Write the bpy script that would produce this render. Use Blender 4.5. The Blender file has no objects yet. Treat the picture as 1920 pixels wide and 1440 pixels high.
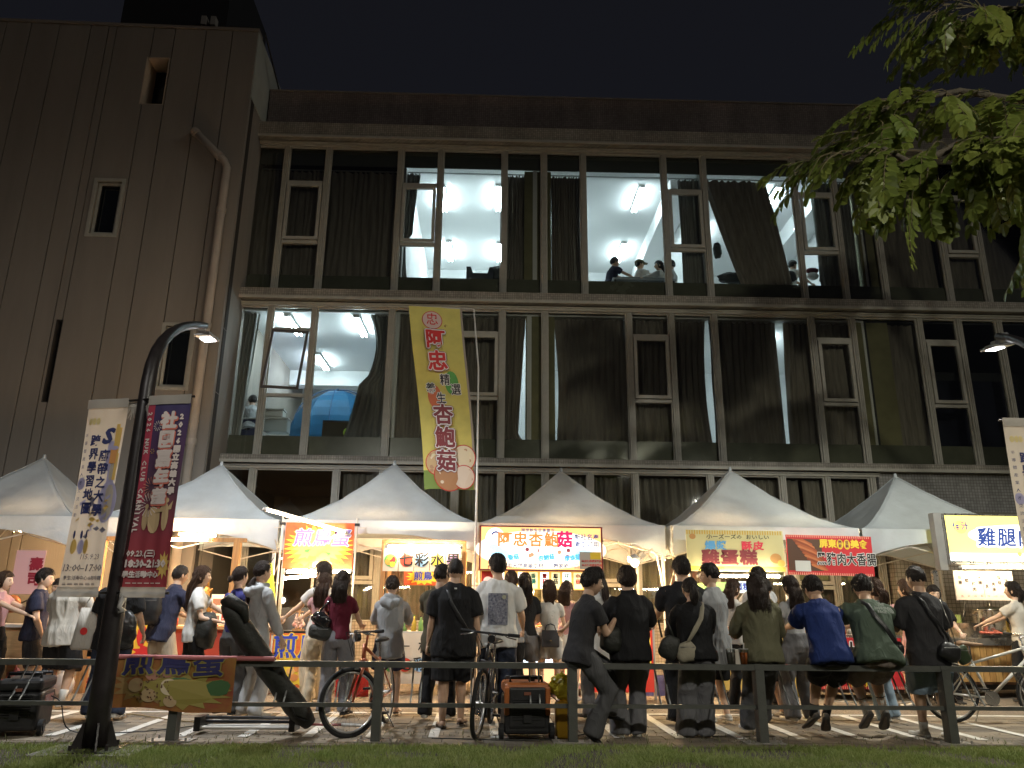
import bpy, math, random
import numpy as np
from mathutils import Vector, Matrix, noise
random.seed(7); NR = np.random.RandomState(5)
S = bpy.context.scene; COL = S.collection
R = math.radians
# ---------------------------------------------------------------- camera
cd = bpy.data.cameras.new('camera'); cam = bpy.data.objects.new('camera', cd); COL.objects.link(cam)
cd.sensor_width = 36; cd.lens = 27; cd.clip_end = 500; cd.clip_start = 0.05
CAMP = Vector((0, 0, 1.22))
CAMR = Matrix.Rotation(R(-2.4), 3, 'Z') @ Matrix.Rotation(R(106.3), 3, 'X') @ Matrix.Rotation(R(0.62), 3, 'Z')
cam.matrix_world = Matrix.Translation(CAMP) @ CAMR.to_4x4()
S.camera = cam
# ---------------------------------------------------------------- world, sun, exposure
w = bpy.data.worlds.new('World'); S.world = w; w.use_nodes = True
nt = w.node_tree; nt.nodes.clear()
wo = nt.nodes.new('ShaderNodeOutputWorld'); bg = nt.nodes.new('ShaderNodeBackground')
sky = nt.nodes.new('ShaderNodeTexSky'); sky.sky_type = 'NISHITA'; sky.sun_disc = False
sky.sun_elevation = R(2); sky.sun_rotation = R(200)
add = nt.nodes.new('ShaderNodeMix'); add.data_type = 'RGBA'; add.blend_type = 'ADD'
add.inputs[0].default_value = 1.0
hs = nt.nodes.new('ShaderNodeMix'); hs.data_type = 'RGBA'; hs.blend_type = 'MULTIPLY'; hs.inputs[0].default_value = 1
hs.inputs[7].default_value = (0.0012, 0.0012, 0.0014, 1)
nt.links.new(sky.outputs[0], hs.inputs[6]); nt.links.new(hs.outputs[2], add.inputs[6])
add.inputs[7].default_value = (0.0040, 0.0040, 0.0054, 1)
nt.links.new(add.outputs[2], bg.inputs[0]); bg.inputs[1].default_value = 1.0
nt.links.new(bg.outputs[0], wo.inputs[0])
sl = bpy.data.lights.new('sun', 'SUN'); sl.energy = 0.12; sl.angle = R(18); sl.color = (1.0, 0.95, 0.82)
so = bpy.data.objects.new('sun', sl); COL.objects.link(so)
so.rotation_euler = Vector((-1.0, 0.5, -0.5)).to_track_quat('-Z', 'Y').to_euler()
S.view_settings.view_transform = 'Standard'; S.view_settings.look = 'None'
S.view_settings.exposure = 0.6; S.view_settings.gamma = 1.0; S.view_settings.use_curve_mapping = False
S.render.engine = 'CYCLES'; S.cycles.max_bounces = 6; S.cycles.diffuse_bounces = 4; S.cycles.transparent_max_bounces = 16
S.cycles.sample_clamp_indirect = 4.0; S.cycles.use_denoising = True; S.cycles.caustics_reflective = False; S.cycles.caustics_refractive = False
# ---------------------------------------------------------------- helpers
def ray(u, v): return CAMR @ Vector(((u-960)/1440, (720-v)/1440, -1))
def at(u, v, Y): d = ray(u, v); return CAMP + d*((Y-CAMP.y)/d.y)       # a measured picture point at a known real depth
def tag(o, label=None, cat=None, group=None, kind=None):
    if label: o['label'] = label
    if cat: o['category'] = cat
    if group: o['group'] = group
    if kind: o['kind'] = kind
    return o
def thing(name, label, cat, loc=(0, 0, 0), rz=0, group=None, rot=None):
    o = bpy.data.objects.new(name, None); COL.objects.link(o); o.empty_display_size = .1
    o.location = loc; o.rotation_euler = rot if rot else (0, 0, R(rz))
    return tag(o, label, cat, group)
def lin(c):
    if isinstance(c, str):
        c = tuple(int(c[i:i+2], 16)/255 for i in (0, 2, 4))
        c = tuple((x/12.92 if x <= .04045 else ((x+.055)/1.055)**2.4) for x in c)
    return c
MATS = {}
def mat(name, col=(.5, .5, .5), rough=.6, metal=0, var=0.0, vscale=3, bump=0, bscale=40, stretch=(1, 1, 1), emit=0, ecol=None,
        trans=0, spec=.5, col2=None, coat=0, wear=None, detail=4):
    if name in MATS: return MATS[name]
    m = bpy.data.materials.new(name); m.use_nodes = True; MATS[name] = m
    t = m.node_tree; N = t.nodes; L = t.links; p = N['Principled BSDF']
    col = lin(col); p.inputs['Base Color'].default_value = (*col, 1)
    p.inputs['Roughness'].default_value = rough; p.inputs['Metallic'].default_value = metal
    p.inputs['Specular IOR Level'].default_value = spec; p.inputs['Coat Weight'].default_value = coat
    tc = N.new('ShaderNodeTexCoord'); mp = N.new('ShaderNodeMapping'); mp.inputs['Scale'].default_value = stretch
    L.new(tc.outputs['Object'], mp.inputs[0])
    if var or col2:
        n = N.new('ShaderNodeTexNoise'); n.inputs['Scale'].default_value = vscale; n.inputs['Detail'].default_value = detail
        n.inputs['Roughness'].default_value = .6
        L.new(mp.outputs[0], n.inputs[0])
        r = N.new('ShaderNodeMapRange'); r.inputs[1].default_value = .3; r.inputs[2].default_value = .7
        L.new(n.outputs[0], r.inputs[0])
        mx = N.new('ShaderNodeMix'); mx.data_type = 'RGBA'; L.new(r.outputs[0], mx.inputs[0])
        a = tuple(x*(1-var) for x in col); b = lin(col2) if col2 else tuple(min(1, x*(1+var)) for x in col)
        if col2: a = col
        mx.inputs[6].default_value = (*a, 1); mx.inputs[7].default_value = (*b, 1)
        L.new(mx.outputs[2], p.inputs['Base Color'])
        r2 = N.new('ShaderNodeMapRange'); r2.inputs[3].default_value = max(0, rough-.08); r2.inputs[4].default_value = min(1, rough+.08)
        L.new(n.outputs[0], r2.inputs[0]); L.new(r2.outputs[0], p.inputs['Roughness'])
    if bump:
        n = N.new('ShaderNodeTexNoise'); n.inputs['Scale'].default_value = bscale; n.inputs['Detail'].default_value = 5
        L.new(mp.outputs[0], n.inputs[0]); b = N.new('ShaderNodeBump'); b.inputs['Strength'].default_value = bump
        b.inputs['Distance'].default_value = .02; L.new(n.outputs[0], b.inputs['Height']); L.new(b.outputs[0], p.inputs['Normal'])
    if emit:
        p.inputs['Emission Color'].default_value = (*(lin(ecol) if ecol else col), 1); p.inputs['Emission Strength'].default_value = emit
    if trans:
        tr = N.new('ShaderNodeBsdfTranslucent'); tr.inputs[0].default_value = (*col, 1)
        ms = N.new('ShaderNodeMixShader'); ms.inputs[0].default_value = trans
        out = N['Material Output']; L.new(p.outputs[0], ms.inputs[1]); L.new(tr.outputs[0], ms.inputs[2]); L.new(ms.outputs[0], out.inputs[0])
    return m
def glass_mat(name, tint, gloss=1.0, ior=1.5):
    m = bpy.data.materials.new(name); m.use_nodes = True; t = m.node_tree; N = t.nodes; L = t.links
    N.remove(N['Principled BSDF']); out = N['Material Output']
    tr = N.new('ShaderNodeBsdfTransparent'); tr.inputs[0].default_value = (*tint, 1)
    gl = N.new('ShaderNodeBsdfGlossy'); gl.inputs['Roughness'].default_value = .03; gl.inputs[0].default_value = (gloss, gloss, gloss, 1)
    fr = N.new('ShaderNodeFresnel'); fr.inputs[0].default_value = ior
    mx = N.new('ShaderNodeMixShader'); L.new(fr.outputs[0], mx.inputs[0]); L.new(tr.outputs[0], mx.inputs[1]); L.new(gl.outputs[0], mx.inputs[2])
    L.new(mx.outputs[0], out.inputs[0]); MATS[name] = m; return m
class MB:
    def __init__(s): s.v = []; s.f = []; s.m = []; s.cur = 0
    def add(s, vs, fs):
        o = len(s.v); s.v += [tuple(q) for q in vs]; s.f += [tuple(i+o for i in f) for f in fs]; s.m += [s.cur]*len(fs); return s
    def box(s, x0, x1, y0, y1, z0, z1):
        vs = [(x0, y0, z0), (x1, y0, z0), (x1, y1, z0), (x0, y1, z0), (x0, y0, z1), (x1, y0, z1), (x1, y1, z1), (x0, y1, z1)]
        return s.add(vs, [(0, 3, 2, 1), (4, 5, 6, 7), (0, 1, 5, 4), (1, 2, 6, 5), (2, 3, 7, 6), (3, 0, 4, 7)])
    def tube(s, pts, rad, n=8, caps=True, flat=None, twist=0):
        pts = [Vector(p) for p in pts]; k = len(pts)
        if not hasattr(rad, '__len__'): rad = [rad]*k
        vs = []; ref = None
        for i, p in enumerate(pts):
            t = (pts[min(i+1, k-1)]-pts[max(i-1, 0)])
            if t.length < 1e-9: t = Vector((0, 0, 1))
            t.normalize()
            if ref is None:
                ref = Vector(flat) if flat else (Vector((1, 0, 0)) if abs(t.x) < .8 else Vector((0, 1, 0)))
            a = (ref-t*ref.dot(t))
            if a.length < 1e-4: a = t.orthogonal()
            a.normalize(); b = t.cross(a); ref = a if not flat else Vector(flat)
            r = rad[i]; ra, rb = (r if hasattr(r, '__len__') else (r, r))
            for j in range(n):
                th = 2*math.pi*j/n
                vs.append(p+a*(math.cos(th)*ra)+b*(math.sin(th)*rb))
        fs = [(i*n+j, i*n+(j+1) % n, (i+1)*n+(j+1) % n, (i+1)*n+j) for i in range(k-1) for j in range(n)]
        if caps: fs += [tuple(range(n-1, -1, -1)), tuple((k-1)*n+j for j in range(n))]
        return s.add(vs, fs)
    def ball(s, c, r, n=12, m=8, M3=None):
        r = r if hasattr(r, '__len__') else (r, r, r); c = Vector(c); vs = []
        for i in range(1, m):
            ph = math.pi*i/m
            for j in range(n):
                th = 2*math.pi*j/n
                q = Vector((math.sin(ph)*math.cos(th)*r[0], math.sin(ph)*math.sin(th)*r[1], math.cos(ph)*r[2]))
                vs.append(c+(M3@q if M3 else q))
        tz = Vector((0, 0, r[2])); tz = M3@tz if M3 else tz
        vs += [c+tz, c-tz]; a = len(vs)-2; b = a+1
        fs = [(i*n+j, i*n+(j+1) % n, (i+1)*n+(j+1) % n, (i+1)*n+j)[::-1] for i in range(m-2) for j in range(n)]
        fs += [(a, j, (j+1) % n) for j in range(n)] + [(b, (m-2)*n+(j+1) % n, (m-2)*n+j) for j in range(n)]
        return s.add(vs, fs)
    def poly(s, pts): return s.add(pts, [tuple(range(len(pts)))])
    def prism(s, pts2, y0, y1):      # outline in (x, z), extruded in y
        n = len(pts2); vs = [(x, y0, z) for x, z in pts2]+[(x, y1, z) for x, z in pts2]
        fs = [tuple(range(n)), tuple(range(2*n-1, n-1, -1))]+[(i, i+n, (i+1) % n+n, (i+1) % n) for i in range(n)]
        return s.add(vs, fs)
    def build(s, name, material=None, parent=None, smooth=False, kind=None):
        me = bpy.data.meshes.new(name); me.from_pydata(s.v, [], s.f)
        ms = material if isinstance(material, (list, tuple)) else [material]
        for x in ms: me.materials.append(x)
        if len(ms) > 1: me.polygons.foreach_set('material_index', s.m)
        if smooth: me.shade_smooth()
        me.update(); o = bpy.data.objects.new(name, me); COL.objects.link(o)
        if parent: o.parent = parent
        if kind: o['kind'] = kind
        return o
def box(name, x0, x1, y0, y1, z0, z1, m, parent=None, kind=None): return MB().box(x0, x1, y0, y1, z0, z1).build(name, m, parent, kind=kind)
def like(o, loc=None, name=None, parent=None, rot=None):
    c = o.copy(); COL.objects.link(c)
    if loc is not None: c.location = loc
    if rot is not None: c.rotation_euler = rot
    if parent: c.parent = parent
    return c
def copy_tree(o, parent=None):
    c = o.copy(); COL.objects.link(c); c.parent = parent
    for ch in [x for x in KIDS.get(o.name, [])]: copy_tree(ch, c)
    return c
KIDS = {}
def read_kids():
    KIDS.clear()
    for o in bpy.data.objects:
        if o.parent: KIDS.setdefault(o.parent.name, []).append(o)
def soft(o, w=.006, seg=2):
    b = o.modifiers.new('bevel', 'BEVEL'); b.width = w; b.segments = seg; b.limit_method = 'ANGLE'; return o
# flat print: letters as thin shapes standing 2-3 mm proud; coordinates x across, z up, y towards the back
def letters(txt, size, m, parent, x, z, y=-.003, bold=0.0, sx=1.0, slant=0, vertical=False, gap=1.05, name='lettering', warp=None, align='CENTER', spacing=1.0, tilt=0):
    vs = []; fs = []
    items = [(ch, -i*size*gap) for i, ch in enumerate(txt)] if vertical else [(txt, 0)]
    ob = min(bold, .014*size); ring_ = bold-ob
    offs = [(0, 0)]+([(math.cos(a*math.pi/4)*ring_, math.sin(a*math.pi/4)*ring_) for a in range(8)] if ring_ > .0022 else [(ring_, 0), (-ring_, 0), (0, ring_), (0, -ring_)] if ring_ > .0008 else [])
    for s, dz in items:
        if not s.strip(): continue
        c = bpy.data.curves.new('t', 'FONT'); c.body = s; c.size = size; c.offset = ob; c.align_x = align; c.align_y = 'CENTER'
        c.resolution_u = 1 if size < .12 else 2; c.fill_mode = 'FRONT'; c.shear = slant; c.space_character = spacing
        o = bpy.data.objects.new('t', c); me = bpy.data.meshes.new_from_object(o)
        n = len(me.vertices); a = np.empty(n*3); me.vertices.foreach_get('co', a); a = a.reshape(-1, 3)
        ct, st = math.cos(R(tilt)), math.sin(R(tilt)); P_ = [tuple(p.vertices) for p in me.polygons]
        for k, (ox, oz) in enumerate(offs):
            off = len(vs)
            for q in a:
                X = q[0]*sx*ct-q[1]*st; Z = q[0]*sx*st+q[1]*ct
                P = (x+X+ox, y-.00012*k, z+dz+Z+oz); vs.append(warp(P) if warp else P)
            fs += [tuple(i+off for i in p) for p in P_]
        bpy.data.objects.remove(o); bpy.data.curves.remove(c); bpy.data.meshes.remove(me)
    mb = MB(); mb.add(vs, fs); return mb.build(name, m, parent)
def disc(name, x, z, r, m, parent, y=-.002, n=24, rz=None, warp=None, jag=0):
    rz = rz or r; pts = []
    for i in range(n):
        k = 1+jag*(1 if i % 2 else -1); P = (x+r*k*math.cos(2*math.pi*i/n), y, z+rz*k*math.sin(2*math.pi*i/n)); pts.append(warp(P) if warp else P)
    return MB().poly(pts).build(name, m, parent)
def patch(name, x0, x1, z0, z1, m, parent, y=-.002, warp=None, n=1):
    mb = MB()
    for i in range(n):
        a = x0+(x1-x0)*i/n; b = x0+(x1-x0)*(i+1)/n
        pts = [(a, y, z0), (b, y, z0), (b, y, z1), (a, y, z1)]; mb.poly([warp(p) if warp else p for p in pts])
    return mb.build(name, m, parent)
def smooth01(a, b, x): t = min(1, max(0, (x-a)/(b-a))); return t*t*(3-2*t)
# soft solids: closed shapes merged into one skin, finished in one go at the end of the script
JOBS = []
def merge_skin(o, voxel, smooth=3, post=None):
    m = o.modifiers.new('merge', 'REMESH'); m.mode = 'VOXEL'; m.voxel_size = voxel; m.use_smooth_shade = True
    if smooth: s = o.modifiers.new('soften', 'SMOOTH'); s.factor = .5; s.iterations = smooth
    JOBS.append((o, post)); return o
def finish_skins():
    bpy.context.view_layer.update(); dg = bpy.context.evaluated_depsgraph_get(); out = []
    for o, post in JOBS: out.append(bpy.data.meshes.new_from_object(o.evaluated_get(dg)))
    for (o, post), me in zip(JOBS, out):
        old = o.data; o.modifiers.clear(); mats = list(old.materials)
        o.data = me; me.materials.clear()
        for x in mats: me.materials.append(x)
        if post: post(o, me)
        me.polygons.foreach_set('material_index', [0]*len(me.polygons)) if len(mats) < 2 else None
        me.shade_smooth()
        me.update()
# ================================================================ materials
tile_mat = mat('small_tile', (.30, .265, .235), .55, var=.18, vscale=5, bump=.15, bscale=60)
def tiled(name, base, scale=22):
    m = mat(name, base, .6, var=.30, vscale=1.6, stretch=(1, 1, .22), detail=8); t = m.node_tree; N = t.nodes; L = t.links; p = N['Principled BSDF']
    tc = N.new('ShaderNodeTexCoord'); sx = N.new('ShaderNodeSeparateXYZ'); cb = N.new('ShaderNodeCombineXYZ')
    ad = N.new('ShaderNodeMath'); L.new(tc.outputs['Object'], sx.inputs[0]); L.new(sx.outputs[0], ad.inputs[0]); L.new(sx.outputs[1], ad.inputs[1])
    L.new(ad.outputs[0], cb.inputs[0]); L.new(sx.outputs[2], cb.inputs[1])
    br = N.new('ShaderNodeTexBrick'); br.offset = 0; br.inputs['Scale'].default_value = scale; br.inputs['Mortar Size'].default_value = .07
    br.inputs['Brick Width'].default_value = 1.0; br.inputs['Row Height'].default_value = 1.0
    br.inputs['Color1'].default_value = (1, 1, 1, 1); br.inputs['Color2'].default_value = (.72, .72, .72, 1); br.inputs['Mortar'].default_value = (.35, .33, .3, 1)
    L.new(cb.outputs[0], br.inputs[0])
    old = p.inputs['Base Color'].links[0].from_socket
    mu = N.new('ShaderNodeMix'); mu.data_type = 'RGBA'; mu.blend_type = 'MULTIPLY'; mu.inputs[0].default_value = 1
    L.new(old, mu.inputs[6]); L.new(br.outputs[0], mu.inputs[7]); L.new(mu.outputs[2], p.inputs['Base Color'])
    return m
band_tile = tiled('band_tile', (.32, .30, .26), 20)
par_tile = tiled('parapet_tile', (.22, .185, .175), 20)
frame_mat = mat('window_frame', (.40, .39, .34), .45, var=.1, vscale=8)
glass = glass_mat('pane_glass', (.90, .91, .88))
spandrel = mat('spandrel_glass', (.135, .14, .105), .25, var=.2, vscale=1.5)
valance_m = mat('valance', (.11, .118, .10), .6)
olive_m = mat('olive_wall', (.24, .225, .12), .7, var=.15, vscale=3)
curtain_m = mat('curtain_cloth', (.24, .215, .185), .9, var=.25, vscale=4, stretch=(4, 4, .4))
curtain_g = mat('curtain_grey', (.24, .245, .23), .9, var=.2, vscale=4, stretch=(4, 4, .4))
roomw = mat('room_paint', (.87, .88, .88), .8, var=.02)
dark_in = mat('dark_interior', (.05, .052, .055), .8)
rail_m = mat('curtain_rail', (.45, .46, .45), .4, metal=.6)
# ================================================================ ground
asphalt = mat('asphalt', (.26, .21, .155), .9, var=.35, vscale=30, bump=.9, bscale=160)
soil = mat('soil', (.06, .05, .035), .95, var=.4, vscale=9, bump=.6, bscale=60)
g = MB().box(-60, 60, -30, 90, -.3, -.03).build('ground', soil); tag(g, kind='structure')
g = box('road', -40, 40, 10.14, 30, -.029, .0, asphalt); tag(g, kind='structure')
g = box('paving_bed', -14, 15, 7.76, 10.138, -.029, -.012, mat('joint_sand', (.05, .042, .03), .95, var=.3, vscale=20)); tag(g, kind='structure')
pave = [mat('paver_%s' % 'abcd'[i], c, .8, var=.28, vscale=7, bump=.35, bscale=90) for i, c in enumerate([(.20, .165, .12), (.16, .132, .098), (.23, .19, .14), (.14, .12, .094)])]
pk = box('parking_pavement', -14, 15, 7.70, 7.76, -.029, .004, mat('edge_kerb', (.16, .14, .11), .85, var=.2, vscale=12, bump=.4, bscale=50)); tag(pk, kind='structure')
PM = []
for k, m in enumerate(pave):
    mb = MB(); h = .003
    vs = [(-.197, -.097, -.012), (.197, -.097, -.012), (.197, .097, -.012), (-.197, .097, -.012), (-.197, -.097, -h), (.197, -.097, -h), (.197, .097, -h), (-.197, .097, -h), (-.19, -.09, 0), (.19, -.09, 0), (.19, .09, 0), (-.19, .09, 0)]
    mb.add(vs, [(0, 1, 5, 4), (1, 2, 6, 5), (2, 3, 7, 6), (3, 0, 4, 7), (4, 5, 9, 8), (5, 6, 10, 9), (6, 7, 11, 10), (7, 4, 8, 11), (8, 9, 10, 11)])
    o = mb.build('paver', m); PM.append(o.data); bpy.data.objects.remove(o)
rest = MB(); cnt = 0
for r_ in range(12):
    for c_ in range(-34, 37):
        x = c_*.4+(.2 if r_ % 2 else 0)+.1; y = 7.862+r_*.2; k = NR.randint(4); dz = NR.uniform(-.003, .003)
        vis = abs(x) < (y*.69)+.3 and cnt < 300
        if vis:
            o = bpy.data.objects.new('paver', PM[k]); COL.objects.link(o); o.parent = pk; o.location = (x, y, dz); o.rotation_euler = (NR.uniform(-.006, .006), NR.uniform(-.004, .004), NR.uniform(-.008, .008)); cnt += 1
        else: rest.box(x-.196, x+.196, y-.096, y+.096, -.013, dz)
rest.build('pavers_beyond', pave[0], pk, kind='stuff')
line_m = mat('line_paint', (.62, .60, .55), .7, var=.22, vscale=14, detail=8)
for i in range(-10, 12):
    x = -3.45+.612*(i+4)-1.0e-3
    if abs(x) > 7.2: continue
    y0 = 8.2+NR.uniform(-.02, .02)
    MB().box(x-.05, x+.05, y0, 9.95, .0045, .006).build('painted_line', line_m, pk)
MB().box(-12, 12, 9.96, 10.05, .0045, .006).build('painted_line', line_m, pk)
# grass strip
gb = box('grass_verge', -14, 15, 5.2, 7.698, -.029, -.004, soil); tag(gb, kind='structure')
def blades(n, x0, x1, y0, y1, h0, h1, name, m, seed=1, clump=True):
    r = np.random.RandomState(seed)
    x = r.uniform(x0, x1, n); y = r.uniform(y0, y1, n)
    if clump:
        d = np.array([noise.noise((a*1.7, b*1.7, 3)) for a, b in zip(x, y)]); keep = r.uniform(0, 1, n) < np.clip(.70+d*2.2, .12, 1); x = x[keep]; y = y[keep]; n = len(x)
    h = r.uniform(h0, h1, n); a = r.uniform(0, 6.28, n); wd = r.uniform(.002, .0045, n); l = r.uniform(.2, .9, n)*h; b = r.uniform(0, 6.28, n)
    z = np.full(n, -.004)
    v = np.stack([x-np.cos(a)*wd, y-np.sin(a)*wd, z, x+np.cos(a)*wd, y+np.sin(a)*wd, z, x+np.cos(b)*l*.4+np.cos(a)*wd*.8, y+np.sin(b)*l*.4+np.sin(a)*wd*.8, z+h*.6, x+np.cos(b)*l*.4-np.cos(a)*wd*.8, y+np.sin(b)*l*.4-np.sin(a)*wd*.8, z+h*.6, x+np.cos(b)*l, y+np.sin(b)*l, z+h], 1).reshape(-1, 3)
    k = np.arange(n)*5
    f = [(i, i+1, i+2, i+3) for i in k.tolist()]+[(i+3, i+2, i+4) for i in k.tolist()]
    me = bpy.data.meshes.new(name); me.from_pydata(v.tolist(), [], f); me.materials.append(m)
    o = bpy.data.objects.new(name, me); COL.objects.link(o); return o
grass_m = mat('grass_blade', (.19, .26, .06), .6, var=.45, vscale=3, trans=.25, col2=(.32, .34, .12))
tag(blades(120000, -5.8, 6.0, 6.5, 7.69, .016, .055, 'grass', grass_m), kind='stuff')
tag(blades(900, -5.5, 5.5, 7.78, 8.5, .01, .06, 'weeds', mat('weed', (.14, .15, .06), .7, var=.4), 3, True), kind='stuff')
lit = MB()
for i in range(500):
    x = NR.uniform(-5.6, 5.8); y = NR.uniform(7.72, 8.9) if NR.rand() < .8 else NR.uniform(8.9, 12)
    if noise.noise((x*1.3, y*1.3, 9)) < -.05: continue
    a = NR.uniform(0, 3); l = NR.uniform(.01, .03); z = .009+NR.uniform(0, .004)
    lit.poly([(x-l*math.cos(a), y-l*math.sin(a), z), (x+.006, y-.006, z+.006), (x+l*math.cos(a), y+l*math.sin(a), z), (x-.004, y+.008, z)])
lit.build('leaf_litter', mat('dry_leaf', (.16, .12, .07), .8, var=.4), kind='stuff')
# ================================================================ main building
TH = R(-1.1); piv = Vector((1.4, 16, 0)); RM = Matrix.Rotation(TH, 3, 'Z')
bl = lambda x, y, z: piv+RM@(Vector((x, y, z))-piv)
bld = thing('school_building', 'three storey glass fronted building with grid of pale window frames and drawn dark curtains', 'building', piv-RM@piv, -1.1)
def adj(x): return x*(1-.0192*(x-1.4)/16)
XL, XR = -5.72, 15.5
Z0, Z1, Z2, Z3 = 3.99, 4.22, 7.62, 7.93
F = {3: [-5.6, -4.65, -3.69, -2.0, -1.06, .44, 1.37, 2.3, 4.23, 5.19, 7.37, 8.34, 9.28, 10.8, 11.7, 13.2, 14.2, 15.4],
     2: [-5.6, -4.65, -3.69, -2.0, -.55, .44, 1.39, 3.27, 4.23, 5.21, 7.44, 8.38, 9.94, 10.86, 11.8, 13.4, 14.3, 15.4],
     1: [-5.6, -4.68, -2.96, -2.0, -.5, .46, 1.39, 2.34, 3.29, 4.9, 6.45, 7.42, 8.4]}
FZ = {3: (7.96, 11.66), 2: (4.24, 7.60), 1: (.95, 3.97)}
CASE = {3: {(-4.65, -3.69), (-2.0, -1.06), (4.23, 5.19), (7.37, 8.34), (10.8, 11.7), (13.2, 14.2)}, 2: {(-4.65, -3.69), (-.55, .44), (3.27, 4.23), (7.44, 8.38), (9.94, 10.86), (13.4, 14.3)}, 1: {(2.34, 3.29), (-2.96, -2.0), (6.45, 7.42)}}
CZ = {3: (9.24, 10.68), 2: (5.62, 7.03), 1: (1.75, 3.02)}
def mull(x, z0, z1):
    mb = MB()
    for a, b, d in ((-.055, -.03, 0), (-.03, -.012, .02), (-.012, .012, -.008), (.012, .03, .02), (.03, .055, 0)): mb.box(x+a, x+b, 15.93+d, 16.06, z0, z1)
    return mb.build('mullion', frame_mat, bld)
def ring(mb, x0, x1, z0, z1, t, y0, y1):
    mb.box(x0, x1, y0, y1, z0, z0+t); mb.box(x0, x1, y0, y1, z1-t, z1); mb.box(x0, x0+t, y0, y1, z0+t, z1-t); mb.box(x1-t, x1, y0, y1, z0+t, z1-t)
def pane(x0, x1, z0, z1, par, y=16.02): return MB().box(x0, x1, y, y+.008, z0, z1).build('pane', glass, par)
for fl in (3, 2, 1):
    xs = F[fl]; z0, z1 = FZ[fl]
    box('window_head', xs[0]-.06, xs[-1]+.06, 15.90, 16.06, z1, z1+.09, frame_mat, bld)
    box('window_head', xs[0]-.06, xs[-1]+.06, 15.86, 15.898, z1+.045, z1+.075, frame_mat, bld)
    for x in xs: mull(adj(x), z0, z1)
    for a, b in zip(xs, xs[1:]):
        A, B = adj(a)+.057, adj(b)-.057
        f = MB(); ring(f, A, B, z0, z1, .025, 15.985, 16.035)
        if (a, b) in CASE[fl]:
            c0, c1 = CZ[fl]; f.box(A+.026, B-.026, 15.96, 16.04, c1, c1+.07); f.box(A+.026, B-.026, 15.96, 16.04, c0-.09, c0-.02)
        win = f.build('window', frame_mat, bld)
        if (a, b) in CASE[fl]:
            pane(A+.025, B-.025, c1+.07, z1-.025, win); pane(A+.025, B-.025, z0+.025, c0-.09, win)
            cs = MB(); ring(cs, A+.03, B-.03, c0, c1-.01, .07, -.04+15.97, 16.0)
            op = fl == 2 and a == -4.65
            if op:     # the one casement that stands ajar, hinged at its top edge
                cs = MB(); W_ = B-A-.06; ring(cs, -W_/2, W_/2, -(c1-c0), -.01, .05, -.02, .02); so_ = cs.build('open_sash', mat('dark_frame', (.10, .09, .085), .4), win)
                so_.location = ((A+B)/2, 15.93, c1); so_.rotation_euler = (R(-9), R(2.5), 0)
            else:
                cs.build('sash', frame_mat, win); pane(A+.1, B-.1, c0+.07, c1-.08, win, 15.985)
        else: pane(A+.025, B-.025, z0+.025, z1-.025, win)
        if fl > 1: box('spandrel_panel', A-.05, B+.05, 16.10, 16.13, z0, z0+.46, spandrel, bld)
        if fl == 3: box('valance_panel', A-.05, B+.05, 16.12, 16.14, 11.26, z1, valance_m, bld)
# ledges and parapet
for n_, z0, z1, p in (('ledge', Z0+.08, Z1, .30), ('ledge', Z2+.09, Z3, .30), ('ledge', 11.76, 12.14, .30)):
    MB().box(XL-.28, XR, 16-p, 16.1, z0, z1).build(n_, band_tile, bld)
    for zz in (z0,): box('ledge_lip', XL-.29, XR, 16-p-.03, 16-p-.002, z0-.02, z0+.04, frame_mat, bld)
box('parapet', XL+.45, XR, 16.04, 16.4, 12.141, 13.23, par_tile, bld)
box('parapet_cap', XL+.43, XR, 16.02, 16.42, 13.232, 13.27, mat('cap', (.2, .18, .165), .7, var=.15), bld)
for n_, z0, z1 in (('edge_pier', Z1, Z2+.088), ('edge_pier', Z3, 11.758), ('edge_pier', 0, Z0+.078)): box(n_, XL-.25, XL+.06, 15.84, 16.3, z0, z1, band_tile, bld)
box('ground_wall', XL+.062, 8.44, 15.95, 16.06, 0, .945, tiled('wall_tile', (.42, .37, .31), 16), bld)
box('entrance_wall', 8.46, XR, 15.95, 16.3, 3.15, Z0+.078, tiled('wall_tile_grey', (.32, .32, .31), 16), bld)
box('entrance_soffit', 8.46, XR, 14.9, 16.0, 2.95, 3.13, mat('pebble_dash', (.17, .16, .13), .9, var=.6, vscale=60, bump=1, bscale=90), bld)
box('entrance_fascia', 8.46, XR, 14.87, 14.898, 2.75, 3.0, mat('ochre', (.42, .24, .09), .6, var=.1), bld)
box('entrance_wall', 8.46, XR, 16.31, 16.5, 0, 3.148, tiled('wall_tile_warm', (.45, .40, .33), 12), bld)
box('entrance_pier', 8.46, 9.3, 15.75, 16.29, 0, 2.94, tiled('pier_tile', (.42, .39, .34), 12), bld)
# dark backs and slabs
def room(x0, x1, z0, z1, depth, wallm, beam=None, name='room'):
    y1 = 16.25+depth; t = .05
    mb = MB()
    mb.box(x0-t, x1+t, y1, y1+t, z0-t, z1+t); mb.box(x0-t, x0, 16.14, y1, z0, z1); mb.box(x1, x1+t, 16.14, y1, z0, z1)
    o = mb.build(name+'_walls', wallm, bld); MB().box(x0-t, x1+t, 16.14, y1, z1, z1+t).build(name+'_ceiling', wallm, bld)
    MB().box(x0-t, x1+t, 16.14, y1, z0-t, z0).build(name+'_floor', wallm if z0 < 0 else mat('room_floor', (.45, .45, .44), .5), bld)
room(-5.6, -1.95, 4.62, 7.55, 6.0, roomw)                    # lit room with the tent
box('back_beam', -5.59, -1.96, 20.6, 21.0, 7.12, 7.548, roomw, bld)
room(-1.88, 1.12, 8.36, 11.5, 6.1, roomw)
box('front_beam', -1.87, 1.11, 16.15, 16.6, 11.36, 11.498, roomw, bld)
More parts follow.
